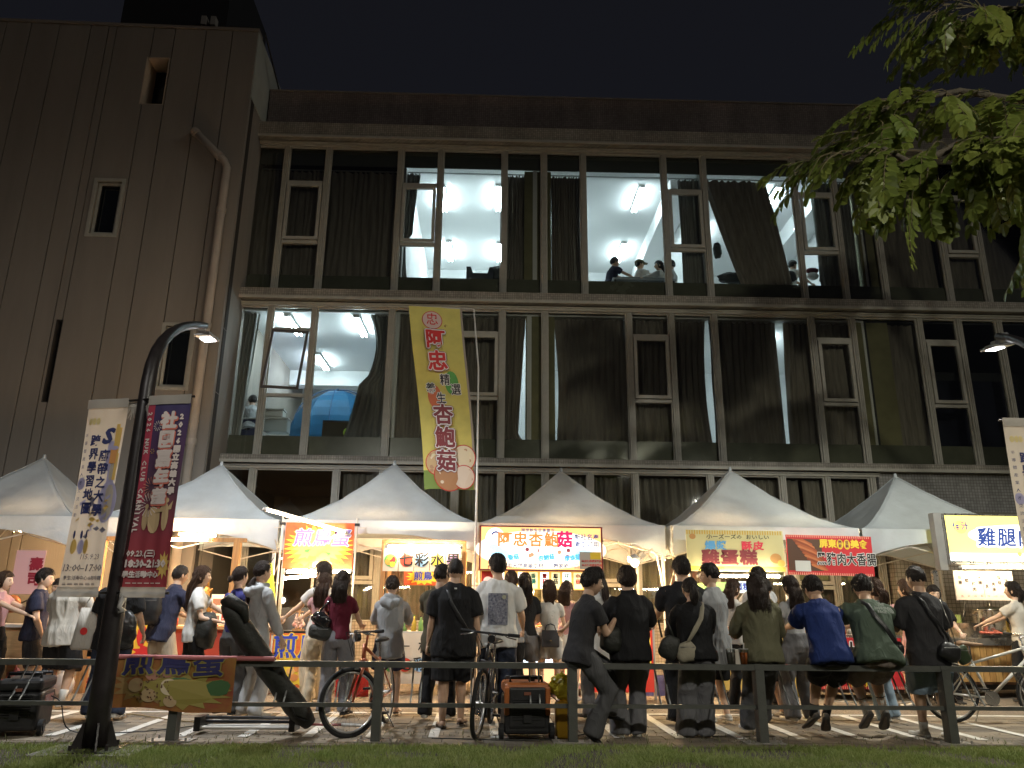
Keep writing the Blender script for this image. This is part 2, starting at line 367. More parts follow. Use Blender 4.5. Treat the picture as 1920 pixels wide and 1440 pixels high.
room(1.22, 5.12, 8.36, 11.5, 6.1, roomw)
box('side_beam', 4.55, 5.11, 16.7, 22.2, 11.05, 11.498, roomw, bld); box('front_beam', 1.23, 5.11, 16.15, 16.6, 11.36, 11.498, roomw, bld)
room(5.22, 8.86, 8.36, 11.5, 6.1, roomw)
box('side_beam', 8.25, 8.85, 16.7, 22.2, 11.0, 11.498, roomw, bld); box('front_beam', 5.23, 8.85, 16.15, 16.6, 11.36, 11.498, roomw, bld)
room(-1.85, 1.0, 4.62, 7.55, 3.0, roomw); room(1.1, 8.6, 4.62, 7.55, 4.0, roomw)
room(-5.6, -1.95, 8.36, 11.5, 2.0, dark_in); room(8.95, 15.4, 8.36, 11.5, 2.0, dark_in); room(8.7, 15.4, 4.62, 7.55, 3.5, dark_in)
room(-5.6, 8.4, .1, 3.97, 4.0, mat('ground_room', (.20, .15, .10), .8))
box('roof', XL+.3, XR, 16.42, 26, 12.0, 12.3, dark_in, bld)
# concrete columns seen behind glass
for x0, x1, z0, z1 in ((.98, 1.62, 4.62, 7.6), (.92, 1.55, 8.36, 11.25), (8.42, 9.2, 4.62, 7.6), (8.8, 9.25, 8.36, 11.25), (.98, 1.62, .1, 3.97)):
    box('column', x0, x1, 16.16, 16.4, z0+.002, z1-.002, olive_m, bld)
# curtains: folded cloth, gathered at the top; edge(z01) lets one side hang slanted
def curtain(x0, x1, z0, z1, m=curtain_m, y=16.3, dens=6.5, amp=.055, el=None, er=None, name='curtain', seed=0):
    nx = max(10, int((x1-x0)*dens*7)); nz = 14; vs = []
    for j in range(nz+1):
        t = j/nz; z = z0+(z1-z0)*t; a = x0+(el(t) if el else 0); b = x1+(er(t) if er else 0)
        for i in range(nx+1):
            s = i/nx; ph = s*(x1-x0)*dens*2*math.pi
            q = ph+(2.6*noise.noise((s*4+seed, seed, t*1.1))+1.3*noise.noise((s*11+seed, seed+3, t*.8)))*2
            d = amp*(.55+.45*t)*math.sin(q)+.02*noise.noise((s*9, t*3, seed))
            drag = .03*noise.noise((s*6, seed+4, t*2))*(1-t)
            vs.append((a+(b-a)*s+drag*.4, y+d, z+(.015*math.sin(q) if j == 0 else 0)))
    fs = [(j*(nx+1)+i, j*(nx+1)+i+1, (j+1)*(nx+1)+i+1, (j+1)*(nx+1)+i) for j in range(nz) for i in range(nx)]
    o = MB().add(vs, fs).build(name, m, bld, smooth=True); return o
T3, T2, T1 = 11.2, 7.57, 3.94; B3, B2 = 8.4, 4.66
for a, b in ((-5.55, -4.6), (-4.68, -3.66), (-3.72, -2.05)): curtain(adj(a), adj(b), B3, T3, seed=a)
curtain(-2.0, -1.62, B3, T3, curtain_g, dens=14, er=lambda t: -.12*math.sin(t*3.1)*(1-t)-.12*(1-t)*0+(.05 if t > .9 else 0)-.14*(t < .4), seed=2)
curtain(.47, .93, B3, T3, dens=14, seed=5); curtain(1.56, 2.26, B3, T3, dens=14, seed=6)
curtain(4.62, 5.12, B3, T3, curtain_g, dens=13, seed=7)
curtain(5.25, 6.75, B3, T3, dens=6, amp=.05, el=lambda t: .75*(1-t)**1.2, er=lambda t: .45*(1-t), seed=8)
curtain(7.85, 8.75, B3, T3, curtain_g, dens=12, seed=9)
for a, b in ((9.3, 10.75), (10.8, 11.7), (11.75, 13.3), (13.4, 15.2)): curtain(adj(a), adj(b), B3, T3, seed=a)
curtain(-5.55, -5.02, B2, T2, curtain_g, dens=12, er=lambda t: -.15*(1-t), seed=11)
curtain(-2.55, -1.98, B2, T2, curtain_g, dens=12, el=lambda t: -.42*(1-t)**2 if t < .45 else .18*math.sin((t-.45)*5.7), seed=12)
curtain(-1.85, -.5, B2, T2, seed=13); curtain(-.52, .44, B2, T2, seed=14)
curtain(.46, .97, B2, T2, er=lambda t: -.16*(1-t)*(t > .0), seed=15, dens=9)
curtain(1.66, 3.25, B2, T2, dens=7, amp=.045, seed=16, el=lambda t: .05*math.sin(t*4)); curtain(3.26, 4.22, B2, T2, dens=7, seed=17, name='curtain')
curtain(4.22, 5.08, B2, T2, dens=7, seed=18, er=lambda t: -.1*math.sin((1-t)*3.1)); curtain(5.14, 6.68, B2, T2, dens=6, amp=.05, seed=19, er=lambda t: .02-.02*t)
curtain(6.80, 7.46, B2, T2, dens=7, seed=20, el=lambda t: .05-.08*(1-t)); curtain(7.44, 8.42, B2, T2, dens=7, seed=21)
curtain(9.1, 9.9, B2, T2, dens=5, seed=22, er=lambda t: .0)
for a, b, s in ((-2.95, -2.05, 1), (-1.95, -.55, 2), (-.5, .44, 3), (.5, .97, 4), (1.65, 2.3, 5), (2.35, 3.28, 6), (3.3, 4.9, 7), (4.9, 6.45, 8), (6.47, 6.9, 9), (6.98, 7.42, 10), (7.45, 8.38, 11)): curtain(adj(a), adj(b), .98, T1, seed=30+s, dens=7)
for x0, x1, z in ((-5.5, 15.3, 11.22), (-5.5, .95, 7.59), (1.65, 8.4, 7.59)): box('curtain_rail', x0, x1, 16.28, 16.31, z, z+.025, rail_m, bld)
# warm blind seen low behind the glass right of the left corner
box('dark_shelf', 9.95, 12.4, 16.8, 17.6, 4.63, 6.4, mat('navy_board', (.01, .012, .03), .5), bld)
# rooms' lamps
tube_cool = mat('tube_cool', (.8, .93, 1), emit=84, ecol=(.72, .90, 1.0))
def ceil_light(n, x, y, z, label, e=tube_cool, L=1.2):
    t = thing('ceiling_light', label, 'ceiling light', bl(x, y, z), -1.1, 'fluorescent lights on the classroom ceilings')
    MB().box(-.07, .07, -L/2, L/2, -.02, .048).build('fitting', mat('fitting_white', (.7, .7, .7), .5), t)
    for s in (-.05, .05): MB().tube([(s, -L/2+.02, -.045), (s, L/2-.02, -.045)], .016, 8).build('tube', e, t)
i = 0
for x, y, lb in ((.31, 17.75, 'lit twin tube at upper right of the empty room on the top floor'), (-1.12, 17.85, 'lit twin tube at upper left of the empty room on the top floor'), (-1.12, 20.9, 'lit twin tube at lower left of the empty room on the top floor'), (.36, 20.9, 'lit twin tube above the dark stand in the empty top floor room'),
        (3.92, 17.65, 'upper lit twin tube in the top floor room with the seated group'), (3.98, 20.75, 'lower lit twin tube above the heads of the seated group'), (2.0, 19, 'twin tube hidden behind the curtain beside the seated group'),
        (7.33, 17.5, 'lit twin tube beside the edge of the slanted curtain'), (6.0, 19.5, 'twin tube hidden behind the slanted curtain')): ceil_light('', x, y, 11.44, lb)
for x, y, lb in ((-4.4, 16.85, 'lit twin tube above the open casement on the middle floor'), (-2.85, 16.85, 'lit twin tube at upper right above the blue tent'), (-4.32, 19.6, 'lit twin tube at the back above the blue tent')): ceil_light('', x, y, 7.49, lb)
ceil_light('', 6.78, 17.6, 7.49, 'lit twin tube glaring through the gap between two middle floor curtains'); ceil_light('', 3.4, 18, 7.49, 'twin tube behind the widest middle floor curtains'); ceil_light('', -.4, 17.8, 7.49, 'twin tube in the room behind the yellow banner')
# ================================================================ left tower
panel_m = mat('panel_concrete', (.29, .258, .222), .8, var=.10, vscale=1.5, bump=.15, bscale=30, col2=(.225, .20, .175), stretch=(1, 1, .16), detail=9)
tow = thing('panelled_tower', 'tall windowless beige panel clad block left of the glass front', 'building')
js = [-16, -14.8, -13.9, -13.2, -12.4, -11.5, -10.98, -10.43, -9.8, -9.1, -8.7, -8.52, -7.68, -7.2, -6.5, -5.9, -5.32]
wins = [(-7.74, -7.22, 11.9, 13.15, 'deep'), (-8.36, -7.76, 8.66, 9.98, 'frame'), (-8.64, -8.50, 5.02, 6.76, 'slot'), (-6.48, -5.86, 5.35, 6.72, 'frame')]
TZ = 13.95; Y0 = 15.0
core = MB()
def zsplit(x0, x1):
    holes = sorted([(w[2], w[3], w[0], w[1]) for w in wins if w[0] < x1 and w[1] > x0]); out = []
    z = 0
    for a, b, wx0, wx1 in holes:
        out.append((x0, x1, z, a))
        if wx0 > x0: out.append((x0, wx0, a, b))
        if wx1 < x1: out.append((wx1, x1, a, b))
        z = b
    out.append((x0, x1, z, TZ)); return out
for a, b in zip(js, js[1:]):
    for q in zsplit(a+.012, b-.012):
        if q[1]-q[0] < .02: continue
        MB().box(q[0], q[1], Y0, Y0+.12, q[2], q[3]).build('panel', panel_m, tow)
joint_m = mat('joint_dark', (.035, .03, .026), .9)
cm = MB()
for a, b in zip(js, js[1:]):
    for q in zsplit(a, b): cm.box(q[0], q[1], Y0+.121, Y0+.3, q[2], q[3]-.02)
cm.build('panel_backing', joint_m, tow)
box('side_wall', -5.329, -5.305, Y0+.02, 26, 12.2, TZ, mat('side_lit_pale', (.4, .42, .38), .8, var=.08), tow)  # paler, greener than the panels: light on this side is in the colour
box('side_wall', -5.6, -5.33, Y0+.13, 24, 0, TZ-.01, panel_m, tow)
box('coping', -16, -5.3, Y0-.03, Y0+.28, TZ+.002, TZ+.07, mat('coping', (.25, .22, .19), .7), tow)
dkglass = mat('dark_pane', (.008, .011, .014), .08, spec=.8); bluegl = mat('teal_pane', (.006, .018, .03), .1)
sillm = mat('reveal', (.50, .40, .30), .7, var=.08)
for x0, x1, z0, z1, k in wins:
    d = .55 if k == 'deep' else .2
    f = MB(); y1 = Y0+d
    f.box(x0-.001, x0+.02, Y0+.005, y1, z0, z1); f.box(x1-.02, x1+.001, Y0+.005, y1, z0, z1); f.box(x0+.02, x1-.02, Y0+.005, y1, z1-.02, z1+.001); f.box(x0+.02, x1-.02, Y0+.005, y1, z0-.001, z0+.02)
    wd = f.build('window', sillm if k != 'slot' else joint_m, tow)
    box('pane', x0+.02, x1-.02, y1-.04, y1-.02, z0+.02, z1-.02, bluegl if k == 'deep' else dkglass, wd)
    if k == 'frame':
        f = MB(); ring(f, x0-.03, x1+.03, z0-.03, z1+.03, .07, Y0-.02, Y0+.03); ring(f, x0+.05, x1-.05, z0+.05, z1-.05, .05, Y0+.05, Y0+.09); f.build('frame', frame_mat, wd)
roofm = mat('roof_plant', (.02, .021, .024), .7)
for x0, x1, y0, z1 in ((-11.6, -9.0, 15.8, 14.6), (-9.2, -6.6, 16.3, 17.5), (-6.5, -6.0, 16.2, 15.1)): box('roof_plant', x0, x1, y0, y0+3, 14.03, z1, roofm, tow)
for k, (x, z) in enumerate(((-7.15, 15.05), (-6.92, 15.05), (-6.98, 14.55))): box('equipment_box', x, x+.12, 16.1, 16.29, z, z+.25, mat('plant_box', (.35, .33, .3), .6), tow)
MB().tube([(-5.2, 15.1, 14.0), (-4.95, 18, 12.35)], .02, 6).build('stay_cable', roofm, tow)
# drain pipe
pipe_m = mat('drain_pipe', (.42, .36, .30), .5, var=.1)
dp = thing('drain_pipe', 'beige drain pipe elbowing out of the tower and running down beside the glass front', 'pipe', (0, 0, 0))
MB().tube([(-6.43, 15.05, 11.2), (-6.4, 14.86, 11.18), (-5.66, 14.86, 10.45), (-5.585, 14.86, 10.3), (-5.585, 14.86, 8), (-5.585, 14.86, 0)], .085, 14).build('pipe', pipe_m, dp, smooth=True)
for z in (9.2, 6.6, 4.2, 10.5): 
    if z < 10: MB().tube([(-5.585, 14.86, z), (-5.585, 14.86, z+.12)], .1, 14).build('collar', pipe_m, dp)
MB().tube([(-6.38, 14.86, 11.16), (-6.3, 14.86, 11.08)], .1, 14).build('collar', pipe_m, dp)
MB().tube([(-5.82, 14.86, 10.61), (-5.74, 14.86, 10.53)], .1, 14).build('collar', pipe_m, dp)
# ================================================================ people
skin_m = mat('skin', (.52, .33, .22), .5, var=.06, vscale=20)
skin_l = mat('skin_light', (.62, .42, .30), .5, var=.06, vscale=20)
def hair_mat(name, c, hi):
    return mat(name, c, .46, var=.5, vscale=30, stretch=(6, 6, .5), bump=.7, bscale=60, col2=hi, spec=.32)
hair_b = hair_mat('hair_black', (.010, .008, .007), (.028, .020, .016))
hair_br = hair_mat('hair_brown', (.030, .015, .009), (.075, .038, .020))
hair_dk = hair_mat('hair_dark_brown', (.016, .010, .008), (.045, .027, .018))
CL = {}
def cloth(name, c, rough=.85, var=.10, bump=.5):
    if 'cloth_'+name in MATS: return MATS['cloth_'+name]
    m = mat('cloth_'+name, c, rough, var=var, vscale=9, stretch=(1, 1, .45), spec=.25); t = m.node_tree; N = t.nodes; L = t.links
    tc = N.new('ShaderNodeTexCoord'); mp = N.new('ShaderNodeMapping'); mp.inputs['Scale'].default_value = (1, 1, .42); L.new(tc.outputs['Object'], mp.inputs[0]); prev = None
    for sc, st, di in ((7, .42 if c[0] < .4 else .28, .045), (19, .22 if c[0] < .4 else .10, .014)):
        n = N.new('ShaderNodeTexNoise'); n.inputs['Scale'].default_value = sc; n.inputs['Detail'].default_value = 2; n.inputs['Distortion'].default_value = 1.1; L.new(mp.outputs[0], n.inputs[0])
        s_ = N.new('ShaderNodeMath'); s_.operation = 'SUBTRACT'; s_.inputs[1].default_value = .5; L.new(n.outputs[0], s_.inputs[0])
        a_ = N.new('ShaderNodeMath'); a_.operation = 'ABSOLUTE'; L.new(s_.outputs[0], a_.inputs[0]); q = N.new('ShaderNodeMath'); q.operation = 'POWER'; q.inputs[1].default_value = .7; L.new(a_.outputs[0], q.inputs[0])
        b = N.new('ShaderNodeBump'); b.invert = True; b.inputs['Strength'].default_value = st; b.inputs['Distance'].default_value = di; L.new(q.outputs[0], b.inputs['Height'])
        if prev: L.new(prev.outputs[0], b.inputs['Normal'])
        prev = b
    L.new(prev.outputs[0], N['Principled BSDF'].inputs['Normal']); return m
def ik(a, t, l1, l2, hint):
    d = t-a; L = d.length
    if L > (l1+l2)*.999: t = a+d*((l1+l2)*.999/L); d = t-a; L = d.length
    x = (l1*l1-l2*l2+L*L)/(2*L); h = math.sqrt(max(0, l1*l1-x*x)); u = d.normalized(); hn = Vector(hint); hn = hn-u*hn.dot(u)
    hn = hn.normalized() if hn.length > 1e-6 else u.orthogonal().normalized()
    return a+u*x+hn*h, t
def lerp(a, b, t): return a+(b-a)*t
def head_mesh(mb, c, M3, s, female=False):
    n, m = 36, 26; vs = []
    for i in range(m+1):
        ph = math.pi*i/m
        for j in range(n):
            th = 2*math.pi*j/n; d = Vector((math.sin(ph)*math.cos(th), math.sin(ph)*math.sin(th), math.cos(ph)))
            x, y, z = d; rx, ry, rz = .074, .094, .112
            wx = 1-.30*max(0, -z)**1.3; q = Vector((x*rx*wx, y*ry, z*rz))
            if z < 0 and y < 0: q.y *= 1-.25*(-z)
            if y > 0:
                nose = math.exp(-((x/.13)**2)-((z+.12)/.20)**2); q.y += .020*nose*(1 if z > -.32 else .3)
                for sx in (-1, 1): q.y -= .009*math.exp(-((x-sx*.38)/.16)**2-((z-.06)/.12)**2)
                q.y += .004*math.exp(-(z-.24)**2/.01)*(abs(x) < .6); q.y += .006*math.exp(-(x/.25)**2-((z+.48)/.07)**2); q.y += .007*math.exp(-(x/.3)**2-((z+.85)/.15)**2)
            vs.append(c+M3@(q*s))
    fs = [(i*n+j, (i+1)*n+j, (i+1)*n+(j+1) % n, i*n+(j+1) % n) for i in range(m) for j in range(n)]
    mb.add(vs, fs)
    for sx in (-1, 1):
        E3 = M3@Matrix.Rotation(sx*R(20), 3, 'Z')
        mb.ball(c+M3@Vector((sx*.076*s, -.008*s, -.006*s)), (.010*s, .019*s, .031*s), 10, 8, E3)
def face_marks(c, M3, s, root, hairm):
    for sx in (-1, 1):
        MB().tube([c+M3@Vector((sx*a*s, b*s, z*s)) for a, b, z in ((.014, .090, .021), (.028, .087, .026), (.044, .074, .020))], .0028*s, 5).build('eyebrow', hairm, root)
        MB().ball(c+M3@Vector((sx*.029*s, .076*s, .007*s)), (.011*s, .007*s, .005*s), 8, 6, M3).build('eye', mat('eye_dark', (.02, .015, .012), .2), root)
    l = MB(); l.tube([c+M3@Vector((a*s, b*s, -.052*s)) for a, b in ((-.022, .081), (0, .090), (.022, .081))], .004*s, 5); l.build('lips', mat('lips', (.35, .13, .10), .5), root)
def add_hand(mb, wr, fore, palm_n, s, curl=.5, side=1):
    f = fore.normalized(); pn = palm_n-f*palm_n.dot(f); pn = pn.normalized() if pn.length > 1e-5 else f.orthogonal().normalized(); sd = f.cross(pn)
    mb.tube([wr-f*.03*s, wr, wr+f*.035*s, wr+f*.085*s], [(.016*s, .021*s), (.015*s, .022*s), (.014*s, .036*s), (.012*s, .038*s)], 10, flat=pn)
    for k, (off, L) in enumerate(((-.029, .066), (-.010, .076), (.010, .072), (.028, .055))):
        p = wr+f*.075*s+sd*off*s; pts = [p]; d = f.copy()
        for seg, bend in ((.45, curl*.7), (.32, curl*1.0), (.23, curl*.8)):
            d = (Matrix.Rotation(bend, 3, sd) @ d); 
            if k == 0 and seg == .45 and d.dot(pn) < 0: pass
            pts.append(pts[-1]+d*L*s*seg)
        mb.tube(pts, [.0095*s, .009*s, .008*s, .006*s], 6)
    t0 = wr+f*.02*s-sd*side*.022*s; td = (f*.7-sd*side*.6+pn*-.0).normalized()
    mb.tube([t0, t0+td*.035*s, t0+(td+f*.4).normalized()*.06*s, t0+(td*.6+f).normalized()*.082*s], [.013*s, .012*s, .010*s, .007*s], 6)
def fold_post(seed, amp, fz=2.2, fx=6.5, pull=None):
    def post(o, me):
        n = len(me.vertices); a = np.empty(n*3, dtype=np.float32); me.vertices.foreach_get('co', a); a = a.reshape(-1, 3)
        nn = np.empty(n*3, dtype=np.float32); me.vertices.foreach_get('normal', nn); nn = nn.reshape(-1, 3)
        off = seed*7.3; N_ = noise.noise; d = np.empty(n)
        for i, (x, y, z) in enumerate(a.tolist()):
            q = N_((x*fx+off, y*fx, z*fz)); r = 1-abs(N_((x*fx*1.1+off+9+z*2.2, y*fx*1.1, z*fz*1.6-x*2.5)))*2.6
            d[i] = max(-.25, q*1.0+max(-.3, r)*.75)
        a = a+nn*(d*amp)[:, None]; me.vertices.foreach_set('co', a.astype(np.float32).ravel())
    return post
def hair_cap(mb, c, M3, s, T=.018, nape=-.55, fringe=.42, fade=False, side=-.25, seed=0, vol=1.0, part=False):
    n, m = 56, 40; vs = []
    for i in range(m+1):
        ph = math.pi*i/m
        for j in range(n):
            th = 2*math.pi*j/n; d = Vector((math.sin(ph)*math.cos(th), math.sin(ph)*math.sin(th), math.cos(ph))); x, y, z = d
            wx_ = 1-.30*max(0, -z)**1.3; base = Vector((x*.074*wx_, y*.094*((1-.25*(-z)) if (z < 0 and y < 0) else 1), z*.112))
            fr = fringe+.05*noise.noise((x*14, seed, 0))*1.5
            lim = lerp(nape, side, smooth01(-.75, .1, y)); lim = lerp(lim, fr, smooth01(.1, .62, y)) 
            k = smooth01(lim-.03, lim+.10, z)
            th_ = T*(.55+.6*max(0, z))*vol
            th_ *= .35+.65*smooth01(lim, lim+.55, z)
            if fade: th_ *= smooth01(lim, .35, z)*.85+.15
            tuft = .005*noise.noise((x*9+seed, y*9, z*5))+.003*noise.noise((x*30+seed, y*30, z*9))
            r = lerp(-.012, th_+tuft*(1.9 if not fade else 1), k)
            wx = 1-.10*max(0, -z)
            vs.append(c+M3@((base*1.0+d*r).__mul__(s)*1.0))
    fs = [(i*n+j, (i+1)*n+j, (i+1)*n+(j+1) % n, i*n+(j+1) % n) for i in range(m) for j in range(n)]
    mb.add(vs, fs); rnd = random.Random(seed*3+1)
    for q_ in range(170):        # loose locks lying over the cap, running out from the crown
        th = rnd.uniform(0, 6.283); p0 = rnd.uniform(.05, 1.5); pts = []
        for t_ in (0, .35, .7, 1):
            ph = p0+t_*rnd.uniform(.30, .42); d = Vector((math.sin(ph)*math.cos(th), math.sin(ph)*math.sin(th), math.cos(ph))); x, y, z = d
            lim = lerp(nape, side, smooth01(-.75, .1, y)); lim = lerp(lim, fringe, smooth01(.1, .62, y))
            if z < lim-.08: break
            r = T*(.55+.6*max(0, z))*vol*(rnd.uniform(.95, 1.22) if not fade else .55)+.004*t_*(0 if fade else 1); pts.append(c+M3@((Vector((x*.074, y*.094, z*.112))+d*r)*s))
        if len(pts) == 4: mb.tube(pts, [.0035*s, .0045*s, .0035*s, .0008*s], 4, caps=False)
def strands(mb, rnd, pts_fn, n, r=.0022, jit=.006):
    for k in range(n):
        pts = pts_fn(rnd.uniform(-1, 1), rnd.uniform(0, 1)); j = Vector((rnd.uniform(-jit, jit), rnd.uniform(-jit, jit), 0))
        m_ = len(pts); mb.tube([p+j*(i/m_) for i, p in enumerate(pts)], [r*(1-.75*i/(m_-1)) for i in range(m_)], 3, caps=False)
def long_hair(mb, c, M3, s, L, seed, width=1.0, back=0, tor=None):
    n, m = 72, 22; vs = []
    for i in range(m+1):
        t = i/m
        dz = -L*t+.05
        cy = -.030-.035*smooth01(0, .2, t)-(.035+back)*smooth01(.18, .45, t)+.03*smooth01(.6, 1, t)
        rx = (.080+.010*math.sin(t*2.2))*width*(1-.38*smooth01(.55, 1, t)); ry = .060*(1-.48*smooth01(.0, .5, t))*(1-.3*smooth01(.7, 1, t))
        Mi = M3.lerp(Matrix.Identity(3), smooth01(.1, .45, t)) if t < .99 else Matrix.Identity(3)
        for j in range(n):
            th = 2*math.pi*j/n; fl = .006*noise.noise((math.cos(th)*5+seed, math.sin(th)*5, t*1.1))+.0055*noise.noise((math.cos(th)*16+seed, math.sin(th)*16, t*1.3))
            end = -.05*noise.noise((math.cos(th)*6+seed, math.sin(th)*6, 7))*smooth01(.8, 1, t)
            q = Vector((math.cos(th)*(rx+fl), cy+math.sin(th)*(ry+fl), 0)); 
            wave_ = .010*noise.noise((seed, t*3, 2))*t
            P = c+Mi@(q*s)+Vector((wave_*s, 0, (dz+end)*s))
            vs.append(P)
    fs = [(i*n+j, (i+1)*n+j, (i+1)*n+(j+1) % n, i*n+(j+1) % n) for i in range(m) for j in range(n)]
    fs += [tuple(range(n)), tuple(m*n+j for j in range(n-1, -1, -1))]
    mb.add(vs, fs); rnd = random.Random(seed)
    def fn(u, v):
        a = u*1.3; L2 = L*(.75+.3*v); o = []
        for i in range(8):
            t = i/7; cy = -.075-.035*smooth01(0, .4, t)-(.035+back)*smooth01(.18, .45, t)+.02*smooth01(.6, 1, t)
            Mi = M3.lerp(Matrix.Identity(3), smooth01(.1, .45, t))
            o.append(c+Mi@(Vector((math.sin(a)*(.088*width), cy+.035*(1-math.cos(a))-.0, 0))*s)+Vector((.012*math.sin(t*4+u*9)*s*t, 0, (.06-L2*t)*s)))
        return o
    strands(mb, rnd, fn, 70, .0028*s, .02)
def tail(mb, c, M3, s, L, seed, start=(0, -.105, .02), drop=.06, r=.030, end=.35, sway=(0, 0)):
    p0 = c+M3@(Vector(start)*s); pts = []; rs = []
    for i in range(15):
        t = i/14; p = p0+Vector((sway[0]*t*t, -drop*math.sin(min(1, t*2.2)*1.57)*s*.6+sway[1]*t, -L*s*t*t**.15)); pts.append(p)
        rr = r*s*(.55+.75*math.sin(min(1, t*1.6)*1.57))*(1-(1-end)*smooth01(.5, 1, t)); rs.append(rr)
    n = 40; k0 = len(mb.v); mb.tube(pts, rs, n)
    for i in range(k0, len(mb.v)):
        v = Vector(mb.v[i]); j = (i-k0)//n; cc = pts[min(j, 14)]; d = v-cc
        if d.length > 1e-6: d *= 1+.5*noise.noise((d.normalized().x*7+seed, d.normalized().y*7, v.z*2)); mb.v[i] = tuple(cc+d)
    rnd = random.Random(seed)
    strands(mb, rnd, lambda u, v: [pts[i]+Vector((u*rs[i]*1.05, -rs[i]*.8*(1-u*u)**.5, 0)) for i in range(0, 15, 2)], 30, .0022*s, .02)
    mb.ball(p0, (.016*s, .016*s, .016*s), 8, 6)
PC = {}
def person(label, x, y, H, head_deg, sex='m', lean=0, slean=0, pz=None, py=0, feet=None, hands=None, knee=(0, 1, 0), look=(0, 0), top=None, bottom=None,
           hair=None, shoes=None, socks=None, z0=0, group='people in the night market crowd', skin=None, elbow=(.4, -.75, -.65), build=.95, footdir=None, curl=.6, seed=1, face=True, voxel=.017, glasses=False, chestrot=0, footpitch=0):
    root = thing('person', label, 'person', (x, y, z0), head_deg, group)
    skin = skin or skin_m; s = H/1.72; hs = s*1.07; fem = sex == 'f'; bw = build*(.92 if fem else 1.0)
    P = Vector((0, py, (.52*H if pz is None else pz)))
    RL = Matrix.Rotation(R(slean), 3, 'Y') @ Matrix.Rotation(-R(lean), 3, 'X') @ Matrix.Rotation(R(chestrot), 3, 'Z'); RH = Matrix.Rotation(R(chestrot+look[0]), 3, 'Z') @ Matrix.Rotation(R(-look[1]), 3, 'X')
    RHh = Matrix.Rotation(-R(lean*.45), 3, 'X') @ RH
    T = lambda v: P+RL@(Vector(v)*H)
    neck = T((0, -.004, .325)); hc = neck+RHh@Vector((0, .012*H, .073*H))
    body = MB(); a_ = lambda *q: [x_*H*bw for x_ in q]
    st = [(-.045, .078, .055), (.0, .092 if not fem else .098, .062), (.05, .084, .058), (.10, .076 if not fem else .070, .053), (.17, .086, .060), (.225, .092, .062), (.268, .078, .050), (.295, .055, .040), (.318, .038, .032)]
    tw = [T((0, 0, z)) for z, _, _ in st]; ex = RL@Vector((1, 0, 0))
    body.tube(tw, [(a*H*bw, b*H*bw) for _, a, b in st], 20, flat=ex)
    body.tube([T((0, -.004, .29)), neck, neck+(hc-neck)*.75], [.045*H*bw, (.034 if not fem else .029)*H, (.032 if not fem else .028)*H], 14)
    # legs
    feet = feet or {}; fl = {}
    hipj = {}; shj = {}
    for sd, k in ((-1, 'L'), (1, 'R')):
        hip = P+Vector((sd*.050*H, 0, -.005*H)); hipj[k] = hip
        an = Vector(feet.get(k, (sd*.075*H, .0, .050*H)))
        kn, an = ik(hip, an, .245*H, .232*H, (sd*.12+knee[0], knee[1], knee[2])); fl[k] = (hip, kn, an)
        body.tube([hip+Vector((0, 0, .02*H)), lerp(hip, kn, .3), lerp(hip, kn, .75), kn, lerp(kn, an, .28), lerp(kn, an, .6), an+(an-kn).normalized()*.01],
                  [.050*H*bw, .050*H*bw, .038*H*bw, .031*H*bw, .0325*H*bw, .025*H*bw, .020*H], 12)
    hands = hands or {}; ar = {}
    for sd, k in ((-1, 'L'), (1, 'R')):
        sh = T((sd*(.090 if fem else .100)*bw**.5, -.004, .262)); shj[k] = sh
        hd = hands.get(k, (sd*.155, .02, None)); 
        if hd[2] is None: wr0 = sh+Vector((sd*.035*H, .03*H, -.31*H))
        else: wr0 = Vector(hd)*H
        el, wr = ik(sh, wr0, .168*H, .146*H, (sd*elbow[0], elbow[1], elbow[2])); ar[k] = (sh, el, wr)
        body.tube([T((sd*.05, 0, .268)), sh, lerp(sh, el, .5), el, lerp(el, wr, .3), wr], [.024*H*bw, .0265*H*bw, .0255*H*bw, .0235*H*bw, .0235*H*bw, .0125*H], 12)
    bo = body.build('body', skin, root)
    post_mb = MB(); head_mesh(post_mb, hc, RHh, hs, fem)
    for sd, k in ((-1, 'L'), (1, 'R')):
        sh, el, wr = ar[k]; fdir = (wr-el).normalized(); pn = Vector((-sd, 0, 0)) if fdir.z < -.5 else Vector((0, 0, -1)); add_hand(post_mb, wr, fdir, pn, s*.98, curl, sd)
    for sd, k in ((-1, 'L'), (1, 'R')):
        hip, kn, an = fl[k]
        if shoes is None or shoes[0] == 'sandal': foot_mesh(post_mb, an, *foot_axes(kn, an, sd, footdir, footpitch, k), s, 1.0, .0)
    def post(o, me, mb=post_mb):
        n = len(me.vertices); a = np.empty(n*3, dtype=np.float32); me.vertices.foreach_get('co', a); v = a.reshape(-1, 3).tolist()
        lt = [tuple(p.vertices) for p in me.polygons]; nv = len(v)
        v += [list(q) for q in mb.v]; lt += [tuple(i+nv for i in f) for f in mb.f]
        me2 = bpy.data.meshes.new('body'); me2.from_pydata(v, [], lt); me2.materials.append(me.materials[0]); me2.shade_smooth(); o.data = me2
    merge_skin(bo, voxel, 2, post)
    if face and (abs(((head_deg+look[0]+180) % 360)-180) > 35): face_marks(hc, RHh, hs, root, hair_b)
